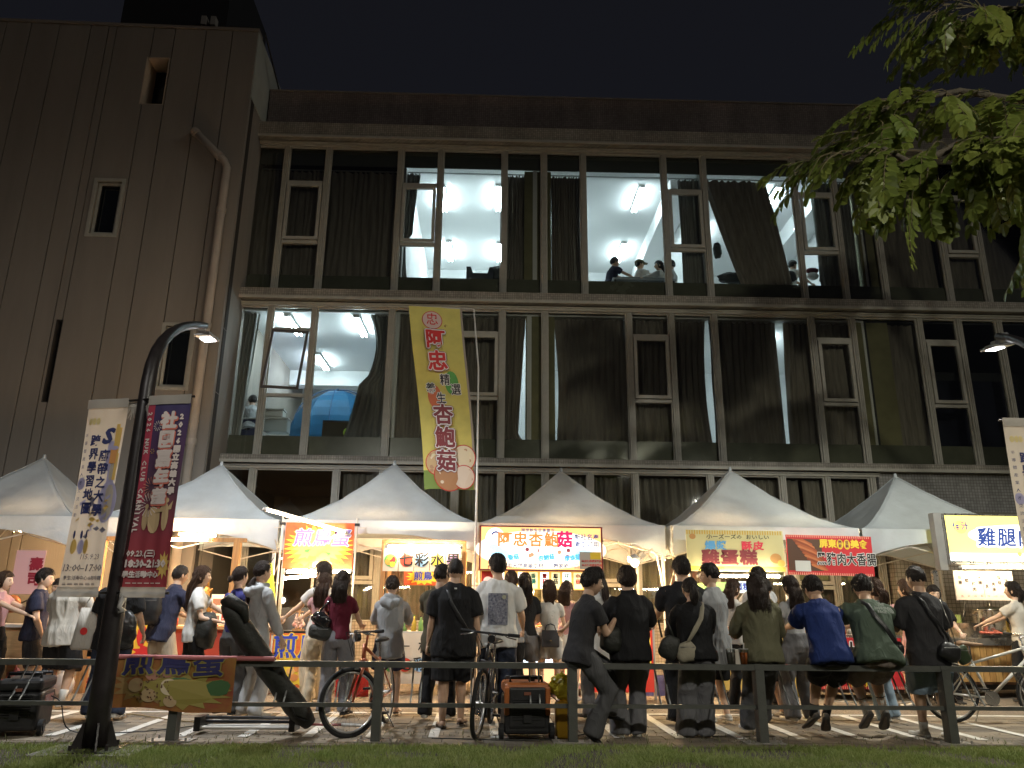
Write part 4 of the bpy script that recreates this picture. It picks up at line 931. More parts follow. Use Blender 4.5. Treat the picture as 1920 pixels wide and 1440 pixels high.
disc('portrait_face', -.69, .14, .07, ebox('face', (.95, .75, .62), 1.1), t, -.006, 20, .085); disc('portrait_hair', -.69, .20, .07, eb, t, -.005, 16, .05); disc('portrait_body', -.70, .01, .10, ebox('cyan', (.45, .75, .9), .9), t, -.004, 14, .05)
for x, c_ in ((-.63, (.45, .78, .95)), (.66, (.45, .78, .95))): disc('glow_panel', x, -.10, .16, ebox('cyan2', c_, .95), t, -.003, 8, .10)
for x, s_ in ((-.42, '香菇'), (.08, '杏鮑菇'), (.48, '珍珠菇')): letters(s_, .085, ebox('lightblue', (.10, .45, .80), .7), t, x, -.14, -.008, bold=.005, tilt=8)
for cx_ in (-.15, .32):
    for k in range(9): disc('printed_mushroom', cx_+rice.uniform(-.11, .11), -.07+rice.uniform(-.06, .06), .032, [ebox('cream', (.9, .78, .6), 1), ebox('tan', (.6, .35, .2), .6), gw, ebox('plum', (.4, .1, .12), .4)][k % 4], t, -.004-.0004*k, 10)
o, w2, h2 = board('paper_notice', 'grey and yellow paper notices taped over the mushroom sign corner', 'notice', 1.55, 1.88, 1.80, 2.06, 11.87, K('paper', (.5, .5, .42)), .003)
patch('yellow_paper', 0, .165, .02, .12, ink_yel, o); 
for z in (-.01, -.07): letters('本店使用環保餐具', .038, ink_red, o, .02, z, -.004, bold=.001)
# menu strips below
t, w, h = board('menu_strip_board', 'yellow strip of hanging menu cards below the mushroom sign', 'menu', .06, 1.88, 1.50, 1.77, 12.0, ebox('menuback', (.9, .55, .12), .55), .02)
ms = ['香菇', '金針', '杏鮑', '香腸', '雪蔬', '蘑菇', '仔蝦', '中菇', '四八小']
for i, s_ in enumerate(ms):
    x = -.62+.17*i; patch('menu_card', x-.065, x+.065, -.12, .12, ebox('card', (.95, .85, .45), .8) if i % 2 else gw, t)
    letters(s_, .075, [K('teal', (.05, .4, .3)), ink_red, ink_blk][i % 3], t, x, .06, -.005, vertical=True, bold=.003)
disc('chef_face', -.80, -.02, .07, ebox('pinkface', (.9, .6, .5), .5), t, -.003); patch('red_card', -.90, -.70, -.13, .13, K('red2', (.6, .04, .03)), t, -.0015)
# mushroom counter, bright lit front panels
mc = thing('mushroom_counter', 'brightly glowing counter with blue white product panels', 'market stall', (0, 0, 0))
MB().box(.08, 1.90, 11.95, 12.8, .88, .92).build('counter_top', mat('stainless', (.55, .54, .52), .28, metal=.9, var=.08, vscale=8), mc); MB().box(.10, 1.88, 12.0, 12.75, .1, .879).build('cabinet', mat('cabinet_white', (.55, .54, .5), .5), mc)
for i in range(4):
    x = .12+.445*i; MB().box(x, x+.42, 11.975, 11.998, .42, .85).build('front_panel', ebox('cyanwhite', (.75, .90, 1.0), 1.5), mc); letters('鮑菇', .11, eb, mc, x+.21, .68, 11.970, bold=.003); patch('panel_foot', x, x+.42, .18, .40, ebox('orange2', (.9, .6, .3), .8), mc, 11.98)
    for k in range(5): disc('printed_mushroom', x+.08+.065*k, .53, .03, ink_org, mc, 11.971, 10)
for k in range(7):
    o = thing('food_tray', 'steel tray of grilled mushrooms, %s from the left on the glowing counter' % ['first', 'second', 'third', 'fourth', 'fifth', 'sixth', 'seventh'][k], 'tray', (.2+.24*k, 12.2, .92), 0, 'mushroom trays')
    MB().box(-.10, .10, -.15, .15, 0, .03).build('tray', MATS['stainless'], o); mbx = MB()
    for q in range(14): mbx.ball((rice.uniform(-.08, .08), rice.uniform(-.13, .13), .045), (.022, .022, .018), 7, 5)
    mbx.build('food', mat('grilled_food', (.45, .22, .08), .5, var=.4), o, kind='stuff')
# standing menu board, red and yellow
t = thing('standing_menu', 'tall red and yellow menu board standing behind the leaning people', 'sign', (2.05, 11.55, .72), 6)
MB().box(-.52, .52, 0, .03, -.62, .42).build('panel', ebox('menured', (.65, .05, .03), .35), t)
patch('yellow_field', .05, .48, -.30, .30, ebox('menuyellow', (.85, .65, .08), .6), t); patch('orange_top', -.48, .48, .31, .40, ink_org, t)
for i in range(4): letters(['招牌綜合', '杏鮑菇', '炸香菇', '珍珠菇'][i], .085, ink_blk, t, .27, .22-.13*i, -.005, bold=.004)
letters('03-2391988', .13, ink_wht, t, 0, -.48, -.005, bold=.004); letters('專線', .1, ink_wht, t, -.3, -.33, -.005, bold=.003)
for k in (-1, 1): MB().box(k*.53-.015, k*.53+.015, -.01, .04, -.72, .5).build('frame', MATS['white_steel'], t)
# egg cake banner and sausage banner
t, w, h = board('egg_cake_banner', 'pale yellow banner for egg cakes with blue, red and maroon characters', 'banner', 3.21, 4.73, 1.80, 2.42, 11.9, mat('banner_paleyellow', (.66, .62, .32), .6, var=.04, bump=.12, bscale=5), .008)
for i in range(38): patch('gingham_stripe', -.75+.0395*i, -.75+.0395*i+.018, .245, .305, K('ochre', (.65, .42, .06)), t)
patch('bottom_band', -w, w, -.30, -.235, K('bandyellow', (.85, .55, .10)), t)
letters('小ーズーズの  おいしい', .075, ink_blk, t, .05, .205, -.005, bold=.001, sx=1.25)
letters('爆漿', .135, ink_sky, t, -.30, .07, -.005, bold=.006, sx=1.25, spacing=1.15); letters('酥皮', .135, K('rose', (.70, .05, .09)), t, .27, .07, -.005, bold=.006, sx=1.25, spacing=1.15)
letters('雞蛋糕', .235, ink_brn, t, -.10, -.115, -.005, bold=.011, sx=1.2, spacing=1.1); letters('0970', .05, ink_blk, t, -.25, -.265, -.005)
for k, (x, z, r_, m_) in enumerate(((.52, -.15, .07, K('cake_a', (.75, .62, .4))), (.62, -.11, .09, K('cake_b', (.55, .30, .10))), (.70, -.18, .06, K('cake_c', (.80, .55, .12))), (-.66, .21, .05, K('cake_b', (.5, .3, .1))))): disc('printed_cake', x, z, r_, m_, t, -.003-.0006*k, 18, r_*.85)
t, w, h = board('sausage_banner', 'red banner advertising black pork sausages with a photo of grilled sausages', 'banner', 4.77, 6.12, 1.76, 2.36, 11.9, mat('banner_red', (.55, .022, .03), .6, var=.05, bump=.12, bscale=5), .008, tilt=.6)
sc = [K('saus_a', (.42, .10, .03)), K('saus_b', (.55, .18, .06)), K('saus_c', (.28, .06, .02))]
patch('photo_field', -.66, -.12, -.24, .24, K('char', (.09, .04, .02)), t, -.0015)
for i in range(11):
    a = math.radians(-32); x0, z0 = -.64+.055*i*.6, .20-.046*i+.02; L_ = .44 if i < 7 else .34; xs_ = [x0+math.cos(a)*L_*q for q in (0, .05, .5, .95, 1)]
    pts = []
    for q, hh in ((0, 0), (.06, .018), (.5, .022), (.94, .018), (1, 0), (.94, -.018), (.5, -.022), (.06, -.018)): pts.append((min(-.05, max(-.66, x0+math.cos(a)*L_*q-math.sin(a)*hh+.03*math.sin(q*3))), -.003-.0003*i, max(-.23, min(.24, z0+math.sin(a)*L_*q*.75+math.cos(a)*hh+.10))))
    MB().poly(pts).build('printed_sausage', sc[i % 3], t)
letters('屏東', .135, ink_yel, t, -.02, .17, -.006, bold=.006); letters('美食', .135, ink_yel, t, .47, .17, -.006, bold=.006)
for x, s_ in ((.17, '獨家'), (.28, '自製')): disc('yellow_oval', x, .17, .052, ink_yel, t, -.005, 20, .075); letters(s_, .055, ink_brn, t, x, .20, -.008, vertical=True, bold=.002)
letters('黑豬肉大香腸', .20, ink_wht, t, .25, -.065, -.009, bold=.012, sx=.76, name='lettering_edge', spacing=1.06); letters('黑豬肉大香腸', .20, ink_blk, t, .25, -.065, -.013, bold=.004, sx=.76, spacing=1.06)
for z in (.285, -.285):
    for i in range(40): patch('border_tick', -.66+.033*i, -.66+.033*i+.014, z-.02, z+.02, K('tick', (.8, .35, .25)), t)
patch('taped_paper', -.56, -.32, -.25, -.09, K('paperwhite', (.6, .62, .6)), t, -.009); 
# sausage counter cloth
sc_ = thing('sausage_counter', 'sausage stall counter draped with a red cloth of black characters', 'market stall', (0, 0, 0))
MB().box(5.0, 6.3, 11.7, 12.5, .86, .9).build('counter_top', MATS['stainless'], sc_); MB().box(5.02, 6.28, 11.68, 11.695, .15, .86).build('cloth_front', MATS['banner_red'], sc_); MB().box(5.04, 6.26, 11.72, 12.48, .1, .859).build('cabinet', mat('cab_dark', (.06, .04, .035), .6), sc_)
letters('特大香腸', .26, ink_wht, sc_, 5.65, .66, 11.672, bold=.02, name='lettering_edge'); letters('特大香腸', .26, ink_blk, sc_, 5.65, .66, 11.669, bold=.006); letters('大 香', .3, ink_wht, sc_, 5.6, .42, 11.672, bold=.02, name='lettering_edge'); letters('大 香', .3, ink_blk, sc_, 5.6, .42, 11.669, bold=.006)
letters('（衛生第一）', .11, ink_yel, sc_, 5.66, .23, 11.672, bold=.004)
for i in range(40): patch('border_tick', 5.05+.031*i, 5.05+.031*i+.012, .155, .19, MATS['print_tick'], sc_, 11.675)
MB().box(6.0, 6.25, 11.8, 12.1, .9, 1.0).build('yellow_bin', mat('yellow_plastic', (.75, .5, .05), .4), sc_)
# egg cake cart
cc = thing('egg_cake_cart', 'egg cake cart glowing yellow behind the crowd with a small green awning', 'market stall', (0, 0, 0))
MB().box(3.2, 4.8, 11.95, 12.7, .85, .9).build('counter_top', MATS['stainless'], cc); MB().box(3.22, 4.78, 11.98, 12.68, .1, .849).build('cabinet', mat('cart_yellow', (.62, .45, .12), .5), cc)
for x in (3.25, 4.75): MB().box(x-.015, x+.015, 11.97, 12.0, .9, 1.8).build('post', steel_w, cc)
MB().prism([(3.55, 1.52), (4.1, 1.52), (4.0, 1.66), (3.7, 1.66)], 12.5, 13.2).build('awning', mat('awning_green', (.25, .5, .2), .6), cc)
MB().box(4.05, 4.5, 12.6, 12.63, 1.5, 1.68).build('poster', ebox('poster', (.5, .75, .85), .5), cc); letters('蛋糕', .12, ink_blue, cc, 4.28, 1.59, 12.595, bold=.004)
for k in range(6):
    o = thing('cake_iron', 'black cast iron egg cake mould, %s from the left on the yellow cart' % ['first', 'second', 'third', 'fourth', 'fifth', 'sixth'][k], 'baking iron', (3.35+.24*k, 12.15, .9), 0, 'egg cake irons'); MB().box(-.1, .1, -.12, .12, 0, .05).build('plate', blackm, o); MB().tube([(0, -.12, .03), (0, -.24, .05)], .012, 6).build('handle', wood_f, o)
# squid stall in the second tent: timber posts, fish sign, ornament
sq = thing('squid_stall', 'timber framed stall with amber posts behind the lamp post banners', 'market stall', (0, 0, 0))
for x, w_ in ((-5.62, .06), (-3.62, .05)): MB().box(x-w_, x+w_, 11.95, 12.05, 0, 2.14).build('post', wood_f, sq)
MB().box(-5.7, -3.5, 11.96, 12.04, 2.142, 2.2).build('beam', wood_f, sq)
MB().box(-5.5, -3.6, 12.1, 12.9, .88, .92).build('counter_top', wood_l, sq); MB().box(-5.48, -3.62, 12.15, 12.85, .1, .879).build('cabinet', mat('cab_red', (.35, .05, .03), .5), sq)
t, w, h = board('fish_sign', 'yellow sign with red flame and white edged fish character', 'sign', -4.98, -4.45, .45, 1.0, 11.9, K('signyellow', (.85, .55, .05)), .02)
disc('printed_flame', 0, -.16, .2, ink_red, t, -.002, 16, .09, jag=.25); letters('魚', .26, K('maroon', (.2, .02, .03)), t, .12, .08, -.004, bold=.022, name='lettering_edge'); letters('魚', .26, ink_wht, t, .12, .08, -.007, bold=.007); disc('printed_squid', -.1, .06, .07, ink_red, t, -.003, 12, .15)
o = thing('squid_ornament', 'golden fried squid shaped display hanging from the amber post', 'ornament', at(383, 1130, 11.85))
gold = mat('golden_crisp', (.60, .28, .05), .5, var=.3, vscale=20, bump=.6, bscale=30)
mbx = MB(); mbx.tube([(0, 0, -.16), (.02, 0, -.05), (-.01, 0, .08), (.03, 0, .22)], [.07, .10, .08, .03], 12); mbx.build('squid_body', gold, o, smooth=True)
for k in range(9):
    a = k*.7; z = -.14+.035*k; MB().tube([(0, 0, z), (.10*math.cos(a), .03*math.sin(a), z+.02), (.13*math.cos(a), .05*math.sin(a), z+.06)], [.022, .018, .008], 7).build('tentacle', gold, o, smooth=True)
MB().tube([(.03, 0, .22), (.03, 0, .29), (.05, 0, .34), (.02, 0, .37), (0, 0, .35)], [.02, .012, .012, .011, .006], 7).build('hook_tip', gold, o, smooth=True)
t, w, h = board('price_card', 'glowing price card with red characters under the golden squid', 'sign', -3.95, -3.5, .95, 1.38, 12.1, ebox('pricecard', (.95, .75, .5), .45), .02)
patch('red_strip', -.05, .08, -.16, .1, ink_red, t); letters('魷魚', .1, ink_wht, t, .015, .0, -.005, vertical=True, bold=.003)
for k in range(3): patch('photo_square', -.20+.0, -.08, -.18+.12*k, -.09+.12*k, K('photo%d' % k, (.4, .2, .12)), t)
o = thing('timber_counter', 'pale timber counter box at the left edge with cables beneath', 'counter', (-6.35, 11.4, 0)); MB().box(-.75, .35, 0, .55, .02, .9).build('cabinet', wood_l, o); MB().box(-.78, .38, -.03, .58, .902, .94).build('counter_top', mat('pale_top', (.6, .55, .48), .5), o)
t, w, h = board('pink_banner', 'small pink cloth banner with red characters at the left edge', 'banner', -6.85, -6.42, 1.35, 1.98, 12.0, mat('pink_cloth', (.70, .40, .40), .7), .005)
letters('壽司', .2, K('wine', (.3, .02, .04)), t, .1, .1, -.004, vertical=True, bold=.008)
o = thing('copper_pan', 'round brown pan hanging on the wall at left', 'pan', at(22, 1132, 14.0)); MB().ball((0, 0, 0), (.16, .05, .15), 18, 10).build('pan_bowl', mat('copper', (.30, .12, .06), .35, metal=.5), o, smooth=True); MB().tube([(.16, 0, .02), (.30, 0, .08)], .014, 8).build('handle', blackm, o)
# chicken cart at the right
stn = MATS['stainless']
rc = thing('chicken_cart', 'stainless food cart with vertical timber slats and glowing chicken sign', 'market stall', (0, 0, 0))
MB().box(6.42, 10.6, 11.92, 12.9, .76, .86).build('counter_edge', stn, rc); MB().box(6.5, 10.5, 12.0, 12.85, .2, .758).build('cabinet', mat('cab_brown', (.12, .06, .03), .6), rc)
slat = [mat('slat_%d' % i, c, .5, var=.25, vscale=5, stretch=(6, 6, .5)) for i, c in enumerate([(.42, .24, .08), (.36, .20, .065), (.48, .29, .10)])]
for i in range(42):
    x = 6.46+.098*i; MB().box(x, x+.09, 11.96, 11.985+.003*(i % 3), .24, .758).build('slat', slat[(i*7) % 3], rc)
MB().box(6.5, 10.5, 12.1, 12.8, .12, .28).build('under_frame', blackm, rc)
for x in (6.9, 8.6): 
    MB().tube([(x, 11.99, .1), (x, 12.04, .1)], .1, 16).build('wheel', blackm, rc)
MB().box(7.06, 7.14, 11.94, 12.0, .862, 1.858).build('post', stn, rc); MB().box(7.16, 7.285, 11.88, 12.02, 1.86, 2.74).build('side_housing', mat('housing_grey', (.33, .33, .32), .5, metal=.3, var=.1), rc)
t, w, h = board('chicken_sign', 'glowing yellow light box sign with blue brush characters for chicken leg', 'sign', 7.32, 9.6, 2.0, 2.70, 11.86, ebox('signyellow', (.95, .80, .22), .85), .12)
disc('glow_burst', .05, .05, .85, ebox('signwhite', (1, .97, .72), 1.15), t, -.0012, 40, .17); patch('foot_band', -w, .35, -h, -.23, ebox('paleblue', (.75, .92, 1), 1.1), t); patch('orange_band', .02, w, -h, -.25, ebox('band_o', (.9, .45, .1), .8), t, -.0018)
disc('sun_disc', -.90, .17, .10, ebox('sun_o', (.95, .55, .15), .9), t, -.003); letters('佰汁', .13, eb, t, -.90, .18, -.006, bold=.003, spacing=1.2)
letters('雞腿肉大', .30, gw, t, -.04, .0, -.006, bold=.03, name='lettering_edge', slant=.12, spacing=1.15); letters('雞腿肉大', .30, ebox('brush', (.03, .07, .30), .3), t, -.04, .0, -.009, bold=.007, slant=.12, spacing=1.15)
disc('chick', -.02, -.24, .035, ebox('chick', (.8, .7, .1), .7), t, -.004, 10)
MB().box(-w-.03, w+.03, -.012, .13, -h-.05, -h-.002).build('frame', stn, t); MB().box(-w-.03, w+.03, -.012, .13, h+.002, h+.03).build('frame', stn, t); MB().box(-w-.03, -w-.002, -.012, .13, -h, h).build('frame', stn, t)
t, w, h = board('price_board', 'white price board with black characters hanging above the steel pot', 'menu', 7.42, 8.36, 1.42, 1.86, 12.0, K('pricewhite', (.62, .54, .46)), .02)
for i, s_ in enumerate(['台腸', '鹽', '豬肉', '米腸', '一支', '肉串', '蛋糕', '雞腿']):
    x = -.38+.105*i; letters(s_, .062, ink_blk, t, x, .12-.05*(i % 3), -.004, vertical=True, bold=.001, gap=1.3); letters(str(35+15*i), .04, ink_red, t, x, -.16, -.004)
for x in (-.25, .05, .25): MB().tube([(x, .01, .22), (x, .01, .27)], .006, 5).build('hook', blackm, t)
patch('rule_line', -.02, -.015, -.18, .15, ink_blk, t)
pot = thing('steel_pot', 'tall lidded stainless stock pot on the chicken cart', 'pot', (8.13, 12.35, .86))
pm = mat('steel_bright', (.62, .60, .56), .22, metal=1, var=.05)
MB().tube([(0, 0, 0), (0, 0, .02), (0, 0, .40), (0, 0, .41)], [.235, .245, .245, .25], 32).build('pot_body', pm, pot, smooth=True); lid = MB().tube([(0, 0, .411), (0, 0, .43), (0, 0, .465), (0, 0, .475)], [.255, .245, .12, .02], 32).build('lid', pm, pot, smooth=True)
MB().ball((0, 0, .50), (.03, .03, .022), 10, 6).build('knob', pm, lid); 
for s in (-1, 1): MB().tube([(s*.24, -.05, .33), (s*.30, -.04, .35), (s*.30, .04, .35), (s*.24, .05, .33)], .008, 6).build('handle', pm, pot)
for k, (x, c_, lb) in enumerate(((7.9, (.5, .12, .08), 'steel tray of red sausages in front of the pot'), (8.45, (.75, .5, .1), 'steel tray of yellow snacks beside the sausages'))):
    o = thing('food_tray', lb, 'tray', (x, 12.12, .86)); MB().box(-.26, .26, -.16, .16, 0, .05).build('tray', pm, o); mbx = MB()
    for q in range(16):
        a = rice.uniform(-.2, .2); px_, py_ = rice.uniform(-.18, .18), rice.uniform(-.1, .1); mbx.tube([(px_-.06, py_-a*.05, .07), (px_, py_, .08), (px_+.06, py_+a*.05, .07)], [.012, .02, .012], 7)
    mbx.build('food', mat('food_%d' % k, c_, .35), o, kind='stuff', smooth=True)
o = thing('yellow_basket', 'yellow plastic basket with a steel tray resting on it', 'basket', (8.85, 12.25, .86)); MB().box(-.25, .25, -.2, .2, 0, .2).build('basket', MATS['yellow_plastic'], o); MB().box(-.42, .2, -.22, .22, .205, .23).build('tray', blackm, o)
o = thing('steel_box', 'small open steel condiment box left of the pot', 'box', (7.58, 12.2, .86)); MB().box(-.15, .15, -.15, .15, 0, .22).build('box', pm, o); MB().tube([(.0, 0, .22), (.12, .03, .55)], .012, 6).build('ladle', pm, o); MB().tube([(-.06, 0, .22), (-.06, 0, .34)], .04, 10).build('sauce_bottle', K('sauce', (.35, .4, .1)), o)
# yellow vertical flag on its pole
fl = thing('flag_pole', 'thin white pole with a bent top arm carrying the tall yellow flag', 'pole', (-.03, 12.0, 0))
MB().tube([(0, 0, 0), (0, 0, 3.2), (-.02, 0, 5.0), (-.12, 0, 6.02)], [.02, .018, .015, .012], 8).build('mast', steel_w, fl); MB().tube([(-.12, 0, 6.02), (-1.15, 0, 6.04)], .011, 6).build('top_arm', steel_w, fl)
ban = thing('yellow_flag', 'tall yellow vertical flag with red characters for king oyster mushroom hung before the windows', 'banner', (0, 11.97, 0))
def fw(p):     # cloth shape: x in -.5 .. .5 of the width, z from 0 (foot) to 3.04 (head)
    x, y, z = p; t = z/3.04; cx = -.44+(-.77+.44)*t+.02*math.sin(t*5); wd = .80+.08*t; wave = .035*math.sin(z*2.1+x*3)+.02*math.sin(z*5+x*2)
    return (cx+x*wd, y+wave, 2.99+z+.03*(x)*(1-t)-.01*math.sin(x*6)*(1-t))
def sheet(name, m, par, x0, x1, z0, z1, y, warp, nx=8, nz=30):
    vs = [warp((x0+(x1-x0)*i/nx, y, z0+(z1-z0)*j/nz)) for j in range(nz+1) for i in range(nx+1)]
    return MB().add(vs, [(j*(nx+1)+i, j*(nx+1)+i+1, (j+1)*(nx+1)+i+1, (j+1)*(nx+1)+i) for j in range(nz) for i in range(nx)]).build(name, m, par, smooth=True)
sheet('cloth', mat('flag_yellow', (.74, .64, .17), .75, var=.12, vscale=3, trans=.2, bump=.15, bscale=20), ban, -.5, .5, 0, 3.04, 0, fw)
sheet('cloth_edge', mat('flag_edge', (.35, .3, .25), .8), ban, .46, .5, 0, 3.04, -.006, fw, 1)
sheet('grass_print', K('dullgreen', (.20, .28, .06)), ban, -.5, .455, 0.0, .30, -.004, fw, 8, 6)
for k, (x, z, r_) in enumerate(((-.22, .42, .22), (.28, .50, .22), (-.02, .22, .27), (.27, .20, .20))):
    disc('photo_ring', x, z, r_+.015, ink_red, ban, -.010-.007*k, 26, (r_+.015)*.9, warp=fw); disc('food_photo', x, z, r_, [K('ph1', (.62, .42, .22)), K('ph2', (.70, .60, .42)), K('ph3', (.45, .22, .10)), K('ph4', (.72, .58, .46))][k], ban, -.013-.007*k, 26, r_*.9, warp=fw)
    for q in range(14): disc('printed_mushroom', x+rice.uniform(-.7, .7)*r_, z+rice.uniform(-.6, .6)*r_, .035, [K('ph5', (.8, .66, .5)), K('ph6', (.5, .28, .16)), ink_cream][q % 3], ban, -.0155-.007*k-.0001*q, 8, .028, warp=fw)
disc('logo_disc', -.08, 2.80, .19, ink_red, ban, -.012, 28, .165, warp=fw); disc('logo_disc', -.08, 2.80, .178, K('pinkish', (.68, .5, .45)), ban, -.013, 28, .153, warp=fw)
letters('忠', .23, ink_red, ban, -.08, 2.80, -.016, bold=.002, warp=fw); letters('®', .09, ink_brn, ban, .17, 2.70, -.016, warp=fw)
for s_, z, m_ in (('阿', 2.43, ink_red), ('忠', 2.05, ink_red), ('杏', 1.17, ink_brn), ('鮑', .80, ink_brn), ('菇', .43, ink_brn)):
    letters(s_, .34, ink_brn, ban, -.05, z, -.044, bold=.040, sx=1.12, warp=fw, name='lettering_shadow'); letters(s_, .34, ink_wht, ban, -.05, z, -.048, bold=.030, sx=1.12, warp=fw, name='lettering_edge'); letters(s_, .34, m_, ban, -.05, z, -.052, bold=.012, sx=1.12, warp=fw)
disc('green_leaf', .17, 1.72, .13, ink_grn, ban, -.012, 20, .19, warp=fw); disc('red_leaf', -.18, 1.50, .13, K('brick', (.6, .15, .06)), ban, -.0125, 20, .19, warp=fw)
for s_, x, z in (('精', .05, 1.76), ('選', .24, 1.60), ('養', -.24, 1.62), ('生', -.06, 1.46)):
    letters(s_, .19, ink_wht, ban, x, z, -.016, bold=.014, warp=fw, name='lettering_edge'); letters(s_, .19, ink_blk, ban, x, z, -.019, bold=.003, warp=fw)

# clutter on and under the counters
bt = [K('b%d' % i, c) for i, c in enumerate([(.5, .08, .03), (.6, .4, .05), (.15, .3, .08), (.5, .48, .42), (.08, .05, .04), (.55, .25, .1)])]
def bottles(x0, x1, y, z, n, label, grp, seed):
    r_ = random.Random(seed)
    for i in range(n):
        x = x0+(x1-x0)*(i+.5)/n+r_.uniform(-.02, .02); h = r_.uniform(.10, .24); q = r_.uniform(.022, .04); ci = r_.randrange(6); o = thing('bottle', '%s %s, %s from the left' % (['red', 'yellow', 'green', 'white', 'brown', 'orange'][ci], label, ['first', 'second', 'third', 'fourth', 'fifth', 'sixth', 'seventh', 'eighth', 'ninth', 'tenth', 'eleventh', 'twelfth'][i]), 'bottle', (x, y+r_.uniform(-.08, .08), z), 0, grp)
        MB().tube([(0, 0, 0), (0, 0, h*.65), (0, 0, h*.8), (0, 0, h)], [q, q, q*.45, q*.4], 10).build('bottle_body', bt[ci], o, smooth=True); MB().tube([(0, 0, h), (0, 0, h+.018)], q*.5, 8).build('cap', bt[r_.randrange(6)], o)
bottles(-5.4, -3.7, 12.3, .92, 12, 'sauce bottle standing on the squid stall counter', 'bottles on the squid stall', 1)
bottles(3.3, 4.7, 12.5, .90, 9, 'sauce bottle standing on the egg cake cart', 'bottles on the egg cake cart', 2)
bottles(5.05, 5.9, 12.1, .90, 7, 'sauce bottle standing on the sausage counter', 'bottles on the sausage counter', 3)
bottles(-1.35, -.3, 12.2, .88, 9, 'syrup bottle standing on the fruit stall counter', 'bottles on the fruit stall', 4)
bottles(.2, 1.8, 12.55, .92, 9, 'seasoning bottle on the mushroom counter', 'bottles on the mushroom counter', 5)
bottles(9.2, 10.2, 12.5, .86, 6, 'sauce bottle on the chicken cart', 'bottles on the chicken cart', 6)
def crate(x, y, c, lb, w_=.22, h=.26, z=0):
    o = thing('crate', lb, 'crate', (x, y, z), rice.uniform(-12, 12)); m = mat('crate_%.2f_%.2f' % (c[0], c[1]), c, .5)
    for s in (-1, 1): MB().box(s*w_-.01, s*w_+.01, -.15, .15, 0, h).build('side', m, o); MB().box(-w_+.011, w_-.011, s*.15-.01, s*.15+.01, 0, h).build('side', m, o)
    MB().box(-w_+.011, w_-.011, -.139, .139, 0, .02).build('bottom', m, o)
    for k in range(3): MB().box(-w_-.014, w_+.014, -.166, -.161, h*(.25+.25*k), h*(.25+.25*k)+.02).build('rib', m, o)
crate(-5.0, 11.5, (.5, .03, .03), 'red plastic crate on the ground below the fish sign'); crate(-6.0, 11.1, (.45, .12, .14), 'pinkish crate beside the pale timber counter'); crate(-1.75, 11.9, (.55, .03, .03), 'red plastic crate between the egg and fruit stalls')
crate(2.75, 12.3, (.1, .12, .3), 'blue plastic crate beside the tall menu board'); crate(4.92, 12.3, (.55, .4, .05), 'yellow crate between the cake cart and sausage counter'); crate(-3.3, 12.0, (.3, .3, .28), 'grey crate left of the egg stall')
for x, c, lb in ((-6.2, (.6, .25, .25), 'pink plastic bag slumped by the timber counter'), (-4.35, (.75, .60, .1), 'yellow plastic bag by the amber post'), (-5.55, (.6, .55, .5), 'white plastic bag hanging under the squid stall')):
    o = thing('plastic_bag', lb, 'plastic bag', (x, 11.35, .16)); mb = MB(); mb.ball((0, 0, 0), (.15, .11, .19), 20, 14)
    for i in range(len(mb.v)): v = Vector(mb.v[i]); v *= 1+.4*noise.noise(v*12+Vector((x, 0, 0))); mb.v[i] = (v.x, v.y, max(-.155, v.z))
    mb.build('bag_body', mat('plastic_%.2f' % c[1], c, .3, trans=.3), o, smooth=True); MB().tube([(-.03, 0, .16), (0, 0, .25), (.03, 0, .16)], .01, 6).build('handle', MATS['plastic_%.2f' % c[1]], o)
o = thing('green_vest', 'neon yellow green cloth hanging beside the egg banner pole', 'cloth', (-3.08, 11.8, 1.45)); mb = MB(); mb.tube([(0, 0, -.35), (.01, 0, -.1), (0, 0, .15), (.02, 0, .38)], [(.14, .02), (.13, .03), (.10, .03), (.03, .02)], 18, flat=(1, 0, 0)); mb.build('cloth_body', mat('neon', (.55, .65, .05), .6), o, smooth=True); MB().tube([(.02, 0, .36), (.06, .02, .46)], .006, 5).build('loop', blackm, o)
for x, z, lb in ((-.03, 1.95, 'left'), ): pass
for cx, lb in ((-3.05, 'between the second and third tents'), (0.0, 'beside the yellow flag pole'), (3.03, 'between the two middle tents'), (6.1, 'left of the chicken cart')):
    o = thing('rope', 'rope and strap lashing tent legs together '+lb, 'rope', (cx, 12.15, 0)); MB().tube([(-.06, 0, 2.2), (.05, -.03, 1.9), (-.04, -.03, 1.6), (.03, -.03, 1.2), (0, 0, .9)], .008, 6).build('rope_line', mat('rope_m', (.5, .42, .3), .8), o, smooth=True)
    for z in (2.0, 1.55): MB().tube([(-.07, -.03, z), (0, -.05, z+.01), (.07, -.03, z)], .014, 6).build('knot', MATS['rope_m'], o, smooth=True)
